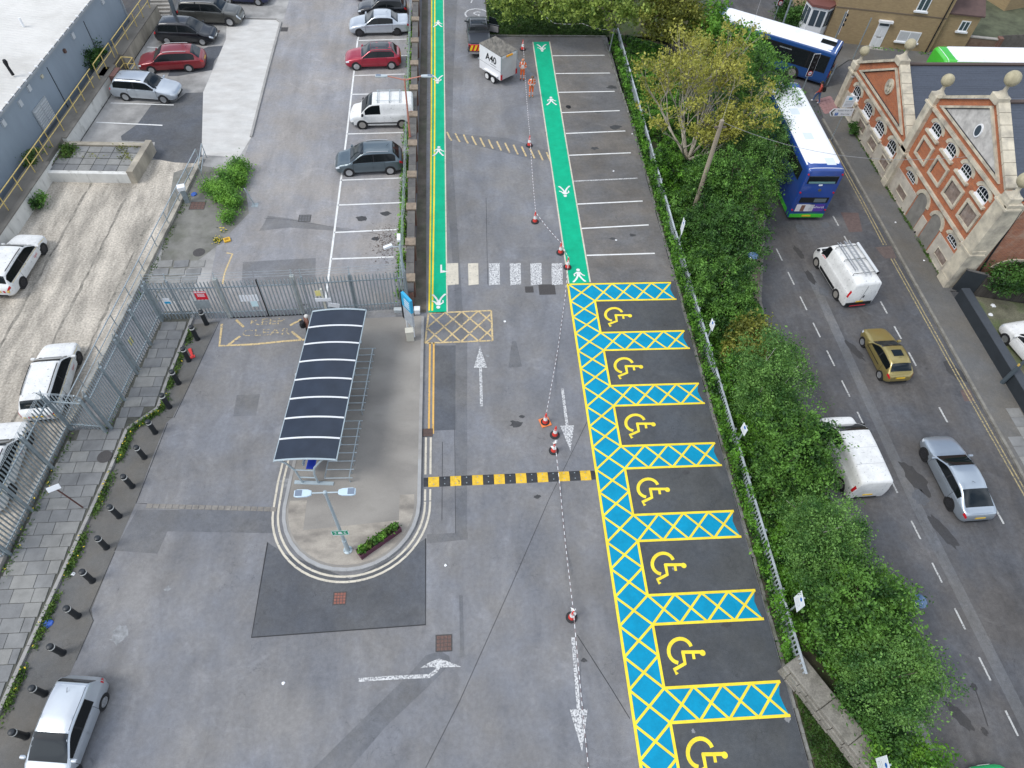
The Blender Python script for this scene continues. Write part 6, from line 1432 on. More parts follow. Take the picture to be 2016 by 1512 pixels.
MB().box(-1.25, 1.25, -.83, .83, .48, 2.38).build('box_body', TW, tr, bevel=.02)
MB().box(-1.27, 1.27, -.85, .85, 2.38, 2.42).build('roof', mat('dirty_roof', (.17, .155, .13), .9, var=.35, vs=2.2, col2=(.10, .095, .085), c2s=1.2, stretch=(3, 1, 1)), tr)
rd = MB().box(-1.29, -1.25, -.80, .80, .52, 2.20).build('rear_door', mat('door_grey', (.52, .50, .49), .5, var=.08, vs=2), tr)
for y in (-.82, .78): MB().box(-1.31, -1.24, y, y + .05, .5, 2.38).build('corner_post', STEEL, tr)
MB().box(-1.36, -1.26, -.3, .3, 2.22, 2.32).build('light_bar', AMBER, tr); MB().box(-1.33, -1.25, .70, .84, .55, .95).build('tail_light', TAIL, tr); MB().box(-1.33, -1.25, -.84, -.70, .55, .95).build('tail_light', TAIL, tr)
for sd in (1, -1):
    MB().box(-1.0, .55, sd * .83, sd * .99, .68, .74).build('mudguard', TW, tr) if sd > 0 else MB().box(-1.0, .55, -.99, -.83, .68, .74).build('mudguard', TW, tr)
    for x in (.18, -.52): wheel(tr, x, sd * .98, .30, .16, mat('white_rim', (.7, .7, .69), .5), 4)
    MB().box(-1.25, 1.25, sd * .831 - .004, sd * .831 + .004, 1.15, 1.17).build('body_seam', mat('seam_grey', (.12, .12, .13), .6), tr)
BKL = mat('lettering_black', (.012, .012, .014), .5)
text_obj('lettering', 'A40', .74, BKL, tr, (-.12, .838, 1.75), (PI / 2, 0, PI), sx=1.0, off=.018); text_obj('lettering', 'ARC', .1, BKL, tr, (-.55, .838, 1.38), (PI / 2, 0, PI)) if False else MB().box(-.75, -.05, .836, .840, 1.34, 1.37).build('lettering', BKL, tr)
MB().tube([(1.25, .4, .5), (2.1, 0, .48), (2.35, 0, .48)], .05, 6).build('drawbar', STEEL_D, tr); MB().tube([(1.25, -.4, .5), (2.1, 0, .48)], .05, 6).build('drawbar', STEEL_D, tr); MB().tube([(1.9, .12, .9), (1.9, .12, .05)], .04, 6).build('jockey_wheel', STEEL_D, tr)
# street traffic
t, S, i = car('panel_van', 'white panel van carrying ladders on its roof rack', 'bigvan', WHT, 4.95, 2.05, 2.25, 3.0, .93, rim=STEELR, belt=1.28, hood=1.18, r=.34, cat='van', splits=[(1.55, .85)], xc=.55, xrf=.75); place(t, i, (1604.5, 525), (1641, 585), 'L', R)
H_ = 2.25
for x in (.75, -.45, -1.7): MB().tube([(x, -.80, H_ - .05), (x, -.80, H_ + .13), (x, .80, H_ + .13), (x, .80, H_ - .05)], .02, 5).build('roof_bar', BLACKP, t)
MB().tube([(.9, -.72, H_ + .2), (-1.9, -.72, H_ + .2)], .09, 8).build('pipe_carrier', mat('pvc_grey', (.55, .57, .58), .5), t)
for x in (.9, -1.9): MB().tube([(x - .02, -.72, H_ + .2), (x + .02, -.72, H_ + .2)], .10, 8).build('carrier_cap', BLACKP, t)
for sd in (-1, 1): S.side(-1.1, 1.0, 1.8, 3.2, sd, .008, 'side_moulding', BLACKP, t)
S.side(.9, 1.35, 5.0, 5.7, 1, .012, 'door_logo', REDL, t, nx=3, nv=2)
MB().box(i['xr'] - .03, i['xr'] + .05, -.9, .9, .30, .56).build('rear_bumper', BLACKP, t); MB().box(i['xr'] - .012, i['xr'] + .01, -.01, .01, .6, 2.0).build('door_gap', MATS['seam_grey'], t)
MB().box(i['xr'] - .05, i['xr'] - .02, -.55, .55, .24, .30).build('tow_step', REDL, t); MB().box(i['xr'] - .02, i['xr'] + .02, -.14, -.06, .95, 1.15).build('handle', BLACKP, t)
vloc, vrz, vs_ = t.location.copy(), t.rotation_euler.z, t.scale.x
ld = thing('ladder', 'aluminium extension ladder on the roof of the white panel van', 'ladder', vloc, vrz); ld.scale = (vs_,) * 3
ALU = mat('aluminium', (.55, .56, .57), .35, .8)
for y in (-.22, .12): MB().box(-1.95, 1.15, y - .03, y + .03, H_ + .16, H_ + .25).build('stile', ALU, ld)
for k in range(11): MB().tube([(-1.8 + k * .28, -.22, H_ + .2), (-1.8 + k * .28, .12, H_ + .2)], .02, 5).build('rung', ALU, ld)
ld2 = thing('ladder', 'narrow second ladder lying on the left of the van roof', 'ladder', vloc, vrz); ld2.scale = (vs_,) * 3
for y in (.42, .60): MB().box(-1.5, 1.1, y - .02, y + .02, H_ + .16, H_ + .22).build('stile', ALU, ld2)
for k in range(9): MB().tube([(-1.4 + k * .29, .42, H_ + .19), (-1.4 + k * .29, .60, H_ + .19)], .018, 5).build('rung', ALU, ld2)
t, S, i = car('hatchback', 'gold three door hatchback with a dark sunroof in the street', 'hatch', GOLD, 3.68, 1.60, 1.38, 2.39, .72, rim=ALLOY, belt=.86, hood=.84, r=.28, spokes=8); place(t, i, (1694, 679), (1727, 744), 'L', R)
S.top(i['xrf'] - .28, i['xrf'] - .72, 9.0, .008, 'sunroof', GLASS, t, v=.8)
for sd in (1, -1): S.side(-.7, .75, 3.8, 4.05, sd, .008, 'rubbing_strip', BLACKP, t)
t, S, i = car('coupe', 'silver fastback coupe with tinted glass in the street', 'coupe', SILV, 4.65, 1.86, 1.38, 2.77, .88, rim=DKALLOY, belt=.90, hood=.86, r=.34, tailz=.99); place(t, i, (1813, 901), (1861, 997), 'L', R)
t, S, i = car('small_van', 'plain white van half hidden by the trees', 'van', WHT, 4.55, 1.86, 1.88, 2.9, .88, rim=STEELR, belt=1.10, hood=1.05, r=.33, cat='van', splits=[(1.22, .15)]); put(t, 19.28, 16.35, PI / 2 + .03, R)
for k in (-.3, -1.2): MB().box(k - .012, k + .012, -.72, .72, 1.872, 1.885).build('roof_rib', mat('rib_grey', (.55, .56, .57), .5), t)
t, S, i = car('estate_car', 'white car parked behind the black wall at the right edge', 'estate', WHT, 4.7, 1.85, 1.55, 2.75, .9, rim=ALLOY, belt=1.0, hood=.98); put(t, 32.6, 22.6, PI / 2 + .18, R + .11)
t, S, i = car('hatchback', 'bright green car entering at the bottom right corner', 'hatch', GREENC, 3.9, 1.72, 1.45, 2.5, .78); put(t, 19.75, .45, PI / 2 + .03, R)
t, S, i = car('hatchback', 'dark car cut off by the top edge above the blue bus', 'hatch', BLKP, 4.2, 1.8, 1.5, 2.55, .85); put(t, 27.0, 68.2, 2.4, R)

# ---- buses
def bus(name, label, L_, W, H, body, roofm, bands, skirt=None, wheels=(), r=.48, rounded=.5):
    t = thing(name, label, 'bus'); w = W / 2
    def ring(k, kz, zb=.28): return [(0, zb), (w * k * .95, zb), (w * k, zb + .08), (w * k, zb + .5)] + [(w * k, .9), (w * k * .998, 1.5), (w * k * .99, H * kz * .62 + .4), (w * k * .975, H * kz - .42), (w * k * .95, H * kz - .16), (w * k * .86, H * kz - .035), (w * k * .6, H * kz), (0, H * kz + .01)]
    st = [(L_ / 2, ring(.86, .95, .34)), (L_ / 2 - .12, ring(.95, .98, .3)), (L_ / 2 - .5, ring(1, 1)), (0, ring(1, 1)), (-L_ / 2 + .3, ring(1, 1)), (-L_ / 2 + .06, ring(.985, .99)), (-L_ / 2, ring(.96, .975, .34))]
    S = Surf(st); S.body('body', body, t, sub=4)
    S.top(L_ / 2 - .25, -L_ / 2 + .14, 8.45, .008, 'roof', roofm, t, nx=12)
    for sd in (1, -1):
        for z0, z1, x0, x1, nwin in bands:
            f = lambda x, z, sd=sd: S.p(x, S_j(S, x, z), sd)
            S.grid(f, x0, x1, z0, z1, .006, 14, 3, 'window_band', BLACKP, t, Vector(((x0 + x1) / 2, 0, 1)))
            for k in range(nwin):
                a = x0 + (x1 - x0) * (k + .04) / nwin; c = x0 + (x1 - x0) * (k + .96) / nwin
                S.grid(f, a, c, z0 + .07, z1 - .07, .012, 3, 2, 'window', GLASS, t, Vector(((a + c) / 2, 0, 1)))
        if skirt: S.grid(lambda x, z, sd=sd: S.p(x, S_j(S, x, z), sd), -L_ / 2 + .1, L_ / 2 - .2, .38, .72, .007, 14, 1, 'skirt_panel', skirt, t, Vector((0, 0, 1)))
        for x in wheels: arch_disc(t, x, sd * (w), r * 1.12); wheel(t, x, sd * (w + .014), r, .28, STEELR, 8)
    return t, S
def S_j(S, x, z):
    r = S.ev(x)
    for k in range(2, S.m - 1):
        if r[k][1] <= z <= r[k + 1][1] + 1e-6: return k + (z - r[k][1]) / max(1e-6, r[k + 1][1] - r[k][1])
    return 3
BUSB = paint('bus_blue', (.018, .075, .25), .1, .3); BUSN = paint('bus_deep_blue', (.016, .058, .27), .05, .3); BUSG = paint('bus_green', (.06, .50, .03), 0, .3); BUSW = mat('bus_roof_white', (.80, .81, .83), .5, var=.04, vs=1.5, col2=(.66, .68, .70), c2s=1.0, c2lo=.6, c2hi=.75)
t, S = bus('single_deck_bus', 'blue single deck bus with white roof turning at the junction', 10.6, 2.5, 2.92, BUSB, BUSW, [(1.15, 2.48, -4.95, 4.6, 6)], None, (3.0, -2.55))
bd = Vector((-5.0, 3.34)).normalized(); left = Vector((-bd.y, bd.x)); c = Vector((30.35, 52.0)) + bd * 5.2
t.location = (c.x, c.y, R + .002); t.rotation_euler = (0, 0, math.atan2(bd.y, bd.x))
MB().box(-4.9, -3.7, -.35, .35, 2.92, 2.97).build('roof_hatch', GLASS, t); MB().box(-5.36, -5.30, -1.0, 1.0, 1.5, 2.5).build('rear_window', GLASS, t)
for y in (-1.0, .85): MB().box(-5.35, -5.28, y, y + .15, .8, 1.3).build('tail_light', TAIL, t)
MB().box(-1.9, -.9, 1.262, 1.275, 2.16, 2.24).build('window_vent', STEEL, t)
MB().box(-5.34, -5.29, -.28, .28, .62, .74).build('rear_plate', PLATY, t)
t, S = bus('double_deck_bus', 'blue double deck bus with green skirt and white roof', 10.2, 2.5, 4.12, BUSN, BUSW, [(1.15, 2.05, -2.2, 4.3, 4), (2.75, 3.62, -4.4, 4.6, 6)], BUSG, (2.9, -2.35))
put(t, 23.02, 39.85, PI / 2 - .015, R)
xr = -5.1
MB().box(xr - .035, xr + .1, -.98, .98, 3.05, 3.62).build('rear_window', GLASS, t, bevel=.03); MB().box(xr - .045, xr - .03, -.86, .86, 3.08, 3.22).build('window_tint', mat('teal_glass', (.15, .28, .28), .2), t)
MB().box(xr - .035, xr + .1, -1.0, .9, 1.55, 1.95).build('engine_grille', BLACKP, t); MB().box(xr - .045, xr - .03, -.85, -.05, 1.60, 1.88).build('grille_panel', mat('grille_grey', (.12, .15, .16), .5), t)
MB().box(xr - .04, xr + .1, -1.15, 1.15, .34, .60).build('green_bumper', BUSG, t); MB().box(xr - .05, xr + .0, -.3, .3, .42, .54).build('rear_plate', PLATY, t)
for y, z in ((-1.1, 3.75), (1.1, 3.75), (-1.1, 2.35), (1.1, 2.35), (-1.12, .95), (1.12, .95)): MB().tube([(xr - .05, y, z), (xr + .05, y, z)], .06, 10).build('tail_light', TAIL, t)
ad = MB().box(xr - .045, xr - .02, -.25, .95, .85, 1.4).build('advert_panel', mat('advert_white', (.7, .68, .7), .5), t)
MB().box(xr - .05, xr - .045, .36, .62, .87, 1.36).build('advert_figure', mat('advert_brown', (.22, .11, .08), .6), ad); MB().box(xr - .049, xr - .044, .40, .56, 1.02, 1.26).build('advert_face', mat('advert_skin', (.55, .33, .25), .6), ad)
ad2 = MB().box(xr - .045, xr - .02, -.95, .05, .85, 1.4).build('advert_panel', mat('advert_purple', (.10, .05, .32), .5), t); text_obj('lettering', 'Pinehurst', .26, WHS, ad2, (xr - .05, -.44, 1.2), (PI / 2, 0, -PI / 2))
MB().tube([(xr - .045, -.1, 2.55), (xr + .0, -.1, 2.55)], .1, 10).build('emblem', mat('emblem_brown', (.10, .09, .06), .6), t)
MB().box(xr - .05, xr, -.12, .12, 2.9, 2.98).build('logo', WHS, t)
for x, y in ((-4.3, -.4), (-1.6, .2), (1.2, .3), (4.2, .4)): MB().box(x - .35, x + .35, y - .3, y + .3, 4.115, 4.14).build('roof_hatch', mat('hatch_grey', (.62, .68, .70), .5), t)
S.grid(lambda x, z: S.p(x, S_j(S, x, z), 1), -1.2, .2, 2.15, 2.7, .01, 3, 1, 'orange_advert', mat('advert_orange', (.50, .14, .03), .5), t, Vector((0, 0, 1)))
t, S = bus('single_deck_bus', 'bright green bus with white roof passing behind the hall', 11, 2.5, 2.95, BUSG, BUSW, [(1.3, 2.3, -4.5, 3.4, 6)], None, (3.2, -2.6))
put(t, 43.75, 50.9, PI - .02, R)
MB().box(4.95, 5.44, -1.0, 1.0, 1.2, 2.55).build('windscreen', GLASS, t)
for x0, x1, m in ((-1.0, 1.0, MATS['paint_bus_green']), (-1.8, -1.2, REDL), (-5.3, -1.8, BUSN)):
    S.grid(lambda x, z: S.p(x, S_j(S, x, z), 1), x0, x1, 2.30, 2.72, .008, 6, 1, 'cove_panel', m, t, Vector((0, 0, 1)))
text_obj('lettering', 'airbus', .3, mat('letter_cyan', (.1, .4, .6), .5), t, (-2.9, 1.25, 2.52), (PI / 2 - .1, 0, PI)); text_obj('lettering', 'in', .26, WHS, t, (-1.5, 1.25, 2.52), (PI / 2 - .1, 0, PI))
# ================================================================ STREET FURNITURE, PEOPLE, SMALL THINGS
# bollards
bo = thing('bollard', '', 'bollard'); BK = mat('bollard_black', (.016, .02, .024), .45, var=.1)
MB().lathe([(.125, 0), (.125, .86), (.13, .87), (.13, 1.02), (.115, 1.07), (.06, 1.10)], n=18).build('post', BK, bo, smooth=True); MB().lathe([(.134, .885), (.134, .945)], n=18).build('reflective_band', mat('band_white', (.75, .75, .70), .4), bo); MB().lathe([(.15, 0), (.15, .015)], n=18).build('base_ring', BLACKRUB, bo)
bp = [(-14.39, 26.07), (-14.66, 24.97), (-14.81, 23.5), (-15.01, 21.99), (-15.14, 20.49), (-15.48, 18.98), (-15.65, 17.57), (-15.82, 16.01), (-16.01, 14.49), (-16.16, 13.0), (-16.33, 11.49), (-16.48, 9.99), (-16.63, 8.51), (-16.84, 6.98), (-17.02, 5.49), (-17.2, 4.0)]
ords = ['nearest the palisade fence', 'second from the palisade fence', 'beside the red plastic piece', 'fourth from the palisade fence', 'fifth from the palisade fence', 'just past the kerb jog', 'level with the round manhole', 'level with the brown sign post top', 'level with the sett strip', 'tenth from the palisade fence', 'eleventh from the palisade fence', 'just above the blue litter', 'just below the blue litter', 'behind the tail of the silver hatchback', 'behind the middle of the silver hatchback', 'cut off at the left edge']
for i, (p, w_) in enumerate(zip(bp, ords)):
    lab = 'black bollard with white band, ' + w_
    if i == 0: bo.location = (p[0], p[1], .005); bo['label'] = lab; bo['group'] = 'bollards along the pavement'
    else:
        b_ = copy_tree(bo, (p[0], p[1], .005), random.uniform(0, 6), lab, 'bollards along the pavement'); b_.rotation_euler.x = random.uniform(-.03, .03); b_.rotation_euler.y = random.uniform(-.03, .03); b_.scale.z = random.uniform(.96, 1.03)
# cones
co = thing('traffic_cone', '', 'cone'); CR = mat('cone_red', (.66, .05, .035), .5, var=.1, vs=6); CWH = mat('cone_sleeve', (.78, .78, .76), .4, var=.06, vs=10)
MB().lathe([(.15, .06), (.115, .25), (.104, .30), (.075, .56), (.062, .62), (.035, .80), (.03, .82)], n=16).build('cone_body', CR, co, smooth=True); MB().lathe([(.112, .29), (.068, .60)], n=16).build('reflective_sleeve', CWH, co, smooth=True); MB().lathe([(.25, 0), (.25, .05), (.17, .075)], n=16).build('base', BLACKRUB, co, smooth=True)
cpx = [((1029, 98), 'beside the box trailer at the far end'), ((1042, 287), 'beyond the row of yellow slashes'), ((1053, 437), 'standing alone between slashes and zebra'), ((1103, 498), 'touching the green walkway above the zebra'), ((1117, 527), 'at the right end of the zebra'), ((1092, 857), 'middle one of the three by the down arrow'), ((1090, 888), 'nearest the speed hump'), ((1125, 1216), 'standing alone at the head of the near arrow')]
for i, (p, w_) in enumerate(cpx):
    x, y = G(*p); lab = 'red and white traffic cone ' + w_
    if i == 0: co.location = (x, y, .012); co['label'] = lab; co['group'] = 'cones along the lane'
    else: copy_tree(co, (x, y, .012), random.uniform(0, 6), lab, 'cones along the lane')
x, y = G(1073, 832); c6 = copy_tree(co, (x, y, .012), .3, 'traffic cone on an orange square base above the down arrow', 'cones along the lane')
MB().box(-.27, .27, -.27, .27, .0, .055).build('square_base', mat('base_orange', (.75, .20, .05), .5), c6, bevel=.02)
for i, c_ in enumerate((bpy.data.objects['traffic_cone.006'], bpy.data.objects['traffic_cone.007'])):
    leaf_obj('knotted_tape', np.array([(random.gauss(0, .07), random.gauss(0, .07), .82 + random.gauss(0, .05)) for _ in range(9)]), .10, CWH, c_, .3)
# plastic chain between cones
def chain(label, pts, sag=.12, step=.16):
    t = thing('barrier_tape', label, 'tape', pts[0]); O = Vector(pts[0]); a = MB(); b = MB(); n = 0
    for p, q in zip(pts[:-1], pts[1:]):
        p, q = Vector(p) - O, Vector(q) - O; L_ = (q - p).length; k = max(2, int(L_ / step)); sg = min(sag * L_ / 4, .5 + min(p.z + O.z, q.z + O.z) * .2)
        f = lambda s: p.lerp(q, s) - Vector((0, 0, min(sg * 4 * s * (1 - s), max(0, p.lerp(q, s).z + O.z - .03))))
        for i in range(k):
            (a if n % 2 else b).tube([f(i / k), f((i + 1) / k)], .017, 4); n += 1
    a.build('white_stripe', mat('tape_white', (.75, .75, .75), .5), t); b.build('red_stripe', mat('tape_grey', (.22, .16, .16), .5), t)
cz = lambda px, z=.8: (*G(*px), z)
chain('striped tape running from the far cone past the slashes to the walkway cone', [cz((1029, 98)), cz((1042, 287)), cz((1053, 437)), cz((1103, 498)), cz((1117, 527))])
chain('striped tape from the zebra cone down to the orange based cone', [cz((1117, 527)), (*G(1112, 590), .04), (*G(1098, 690), .03), cz((1073, 832))], .1)
chain('striped tape running from the hump cone down past the near arrow', [cz((1090, 888)), (*G(1102, 960), .10), (*G(1114, 1080), .04), cz((1125, 1216)), (*G(1140, 1330), .06), (*G(1160, 1530), .04)], .05)
chain('striped tape strung across the grass to the corner post', [(*G(1056, 40), 1.0), (*G(1090, 55), .4), (*G(1145, 60), .6), (*G(1180, 76), .8), (*G(1216, 78), .9)], .12, .2)
# speed hump
hp = thing('speed_hump', 'black and yellow bolted rubber speed hump across the lane', 'speed hump', (-2.2, 15.68, 0), .007)
HY = mat('hump_yellow', (.70, .44, .03), .7, var=.2, vs=5, col2=(.16, .12, .04), c2s=5, c2lo=.62, c2hi=.74); HK = mat('hump_black', (.03, .032, .036), .75, var=.3, vs=6)
prof = [(-.27, .0), (-.25, .018), (-.14, .055), (.0, .07), (.14, .055), (.25, .018), (.27, 0)]
x = .22; sw_ = .527
for k in range(15):
    o = MB().extr([(x + .006, y_, z_) for y_, z_ in prof], (sw_ - .012, 0, 0)).build('hump_segment', HY if k % 2 == 0 else HK, hp)
    for yy in (-.15, .15): MB().tube([(x + sw_ / 2, yy, .045), (x + sw_ / 2, yy, .058)], .03, 8).build('bolt', STEEL_D, o)
    x += sw_
for x0, x1 in ((0, .21), (x + .005, x + .22)): MB().extr([(x0, y_ * .9, z_ * .8) for y_, z_ in prof], (x1 - x0, 0, 0)).build('hump_end', HK, hp)
# island lamp post, planter
t = thing('lamp_post', 'pale grey twin headed lamp post on the traffic island', 'lamp post', (-5.51, 12.35, .12), 0)
MB().tube([(0, 0, 0), (0, 0, 1.1)], .10, 14).build('lower_shaft', GREYPOST, t, smooth=True); MB().tube([(0, 0, 1.1), (0, 0, 5.6)], [.075, .055], 14).build('shaft', GREYPOST, t, smooth=True); MB().lathe([(.2, 0), (.2, .03), (.12, .05)], n=16).build('base_flange', GREYPOST, t)
for k in range(4): MB().box(.13, .19, -.02, .02, .03, .07).build('bolt', STEEL_D, t, rz=k * PI / 2 + .4)
LH = mat('lamp_head_pale', (.50, .62, .70), .4)
def lamp_head(t, x, z, ln, wd, sd, m=LH):
    o = MB().prism([(0, -wd * .28), (ln * .25, -wd * .45), (ln * .8, -wd * .5), (ln, -wd * .38), (ln, wd * .38), (ln * .8, wd * .5), (ln * .25, wd * .45), (0, wd * .28)], 0, .10).build('lamp_head', m, t, bevel=.03, loc=(x, 0, z)); o.rotation_euler = (0, 0, 0 if sd > 0 else PI)
    MB().box(ln * .55, ln * .93, -wd * .36, wd * .36, .10, .115).build('light_panel', mat('lamp_lens', (.16, .20, .26), .3), o); return o
MB().tube([(-.52, 0, 5.6), (.52, 0, 5.6)], .03, 8).build('arm', GREYPOST, t); MB().lathe([(.075, 5.5), (.075, 5.66), (.03, 5.7)], n=12).build('cap', GREYPOST, t)
lamp_head(t, .5, 5.55, .66, .34, 1); lamp_head(t, -.5, 5.55, .66, .34, -1)
sg = MB().box(-.36, .36, -.09, -.08, 1.85, 2.3).build('assembly_sign', mat('sign_green', (.01, .30, .16), .5), t)
for x0, x1, z0, z1 in ((-.36, .36, 2.27, 2.3), (-.36, .36, 1.85, 1.88), (-.36, -.33, 1.85, 2.3), (.33, .36, 1.85, 2.3)): MB().box(x0, x1, -.094, -.09, z0, z1).build('sign_border', WHS, sg)
MB().add([(-.1, -.094, 1.98), (.1, -.094, 1.98), (.06, -.094, 2.18), (-.06, -.094, 2.18)], [(0, 1, 2, 3)]).build('sign_symbol', WHS, sg)
for sx in (-1, 1):
    for sz in (-1, 1): MB().add([(sx * .27, -.094, 2.08 + sz * .12), (sx * .13, -.094, 2.08 + sz * .09), (sx * .2, -.094, 2.08 + sz * .02)], [(0, 1, 2)]).build('sign_symbol', WHS, sg)
PLUM = mat('plum_timber', (.085, .02, .045), .6, var=.12, vs=5)
a, b_ = Vector((-4.98, 12.02)), Vector((-3.26, 13.30)); d = b_ - a; t = thing('flower_trough', 'plum coloured timber trough of green plants on the island', 'planter', (a.x, a.y, .12), math.atan2(d.y, d.x)); Lp = d.length
for y_ in (-.21, .19):
    for k in range(2): MB().box(0, Lp, y_, y_ + .03, .02 + k * .2, .2 + k * .2).build('plank', PLUM, t)
for x0 in (0, Lp - .03): MB().box(x0, x0 + .03, -.18, .19, .02, .4).build('end_board', PLUM, t)
MB().box(.03, Lp - .03, -.18, .19, .02, .33).build('soil', mat('compost', (.04, .03, .02), .95), t)
for k in range(6): leaf_obj('plant', np.array([(random.gauss(.25 + k * (Lp - .5) / 5, .11), random.gauss(.02, .09), .42 + abs(random.gauss(0, .1))) for _ in range(130)]), .07, [LGB, WEED, LG][k % 3], t, .5)
# tall salmon lamp post behind the bays
SAL = mat('salmon_paint', (.46, .19, .14), .55, var=.12, vs=3)
t = thing('lamp_post', 'rusty salmon twin arm lamp post beside the white small van', 'lamp post', (-3.44, 41.7, 0)); MB().tube([(0, 0, 0), (0, 0, 1.3)], .10, 10).build('lower_shaft', mat('salmon_dark', (.33, .15, .12), .6), t); MB().tube([(0, 0, 1.3), (0, 0, 5.45)], [.07, .05], 10).build('shaft', SAL, t)
for sd in (1, -1):
    MB().tube([(0, 0, 5.35), (sd * .35, 0, 5.45), (sd * 1.1, 0, 5.62)], [.045, .04, .035], 8).build('arm', SAL, t); lamp_head(t, sd * 1.05, 5.58, .78, .28, sd, mat('lamp_head_dull', (.42, .47, .49), .5))
# cctv
t = thing('camera_post', 'pale grey post with two white security cameras by the brick pier', 'camera post', (-3.3, 27.15, 0)); MB().tube([(0, 0, 0), (0, 0, 4.7)], [.09, .06], 10).build('post', GREYPOST, t); MB().tube([(0, 0, 4.55), (-.5, -.05, 4.6)], .025, 6).build('bracket', GREYPOST, t); MB().tube([(0, 0, 4.6), (.02, .02, 5.0)], .025, 6).build('bracket', GREYPOST, t)
for loc_, rz_ in (((-.62, -.05, 4.62), .5), ((-.02, .12, 5.08), 1.6)): MB().box(-.24, .24, -.09, .09, -.08, .08).build('camera', WHITE_P, t, bevel=.03, loc=loc_, rz=rz_)
# blue information monolith, bins, posts
t = thing('information_sign', 'tall blue topped information sign on two white posts by the brick pier', 'sign', (-2.85, 24.7, .12), .62); 
for y_ in (0, .62): MB().box(-.04, .04, y_ - .04, y_ + .04, 0, 2.9).build('post', WHITE_P, t)
MB().box(-.06, .06, -.1, .72, .9, 2.95).build('panel', mat('sign_silver', (.5, .55, .6), .4, .3, var=.15, vs=6), t); MB().box(-.075, .075, -.12, .74, 2.05, 3.0).build('header', BLS, t); MB().box(-.065, .065, .74, .9, .9, 2.95).build('edge', BLACKP, t)
for k in range(4): MB().box(-.079, -.075, .02, .5, 2.2 + k * .16, 2.27 + k * .16).build('lettering', WHS, t)
def bin_(lab, px, sx, sy, h, m, z=.12, rz=0):
    t = thing('grit_bin', lab, 'bin', (*G(*px, z), z), rz); MB().box(-sx / 2, sx / 2, -sy / 2, sy / 2, 0, h).build('body', m, t, bevel=.03); MB().box(-sx / 2 - .02, sx / 2 + .02, -sy / 2 - .02, sy / 2 + .02, h, h + .05).build('lid', m, t, bevel=.02)
CREAMB = mat('cream_box', (.55, .53, .45), .6, var=.08); bin_('pale cream cabinet in front of the information sign', (808, 668), .42, .34, .75, CREAMB, .12, .1); bin_('small white block against the brick pier', (822, 616), .3, .3, .35, WHITE_P, 0); bin_('low grey block at the fence foot near the brick pier', (784, 614), .42, .22, .22, mat('block_grey', (.45, .48, .48), .7), 0)
t = thing('notice_post', 'two small white notice boards on a post behind the shelter', 'sign', (-7.55, 25.75, .05)); MB().box(-.05, .05, -.05, .05, 0, 2.9).build('post', CREAMB, t); o = MB().box(-.42, .42, -.10, -.08, 2.05, 2.3).build('board', WHS, t); o = MB().box(-.25, .35, -.10, -.08, 1.65, 1.95).build('board', WHS, t); o.rotation_euler = (0, .25, 0)
t = thing('notice_post', 'white angled board on a thin brown post by the lower fence', 'sign', (*G(163, 999, .12), .12)); MB().tube([(0, 0, 0), (-.42, .10, 1.75)], .035, 6).build('post', mat('rust_brown', (.11, .05, .04), .8), t); o = MB().box(-.26, .26, -.02, .02, -.12, .12).build('board', WHS, t, loc=(-.45, .08, 1.78)); o.rotation_euler = (-.5, 0, .45)
t = thing('plastic_offcut', 'broken red plastic piece lying by the third bollard', 'litter', (*G(377, 696), .01), -1.1); MB().extr([(-.32, -.09, 0), (.32, -.05, 0), (.32, .05, 0), (-.32, .09, 0)], (0, 0, .09)).build('shell', REDPL, t, bevel=.02); MB().box(.2, .38, -.12, .12, .02, .05).build('flap', REDPL, t)
t = thing('grit_scoop', 'yellow plastic tub lying by the flowering weeds', 'litter', (*G(447, 474), .01), .5); MB().prism([(-.2, -.16), (.2, -.2), (.24, .16), (-.16, .2)], 0, .12).build('tub', mat('tub_yellow', (.72, .42, .03), .6), t, bevel=.03); MB().box(-.12, .14, -.1, .1, .12, .125).build('inside', mat('tub_dark', (.3, .17, .02), .8), t)
def litter(lab, px, m, s=.13, z=0.0):
    b = bmesh.new(); bmesh.ops.create_icosphere(b, subdivisions=2, radius=s)
    for v in b.verts: v.co *= random.uniform(.7, 1.15); v.co.z = abs(v.co.z) * .45
    me = bpy.data.meshes.new('litter'); b.to_mesh(me); b.free(); me.materials.append(m); x, y = G(*px, z); tag(ob('litter', me, None, 0, (x, y, z + .01)), lab, 'litter')
BLB = mat('bag_blue', (.03, .10, .42), .5); litter('crumpled blue bag in the weeds near the left edge', (95, 1228), BLB, .2); litter('crumpled blue rag by the barrier post', (382, 383), BLB, .2); litter('black bag lying in an upper bay', (1119, 211), BLACKP, .2); litter('small white litter beside the upper bollards', (144, 1130), WHITE_P, .09)
for k, (px, lab, z) in enumerate([((1208, 337), 'scrap of white paper in an upper bay', 0), ((1213, 473), 'white paper scrap two bays above the hatching', 0), ((994, 633), 'white scrap right of the criss cross box', 0), ((1763, 438), 'white scrap on the pavement by the hall arches', R + .11), ((1819, 513), 'white scrap on the pavement below the hall arches', R + .11), ((1245, 264), 'small white cup at the kerb under the yellow tree', 0), ((877, 1113), 'white scrap below the speed hump', 0), ((558, 1345), 'white scrap left of the turning arrow', 0)]): litter(lab, px, WHITE_P, .07, z)
for k, (px, lab) in enumerate([((1955, 602), 'white rag lying on the rough ground by the timber fence'), ((1950, 620), 'long white rag lying behind the black wall')]): litter(lab, px, WHITE_P, .16, R + .115)
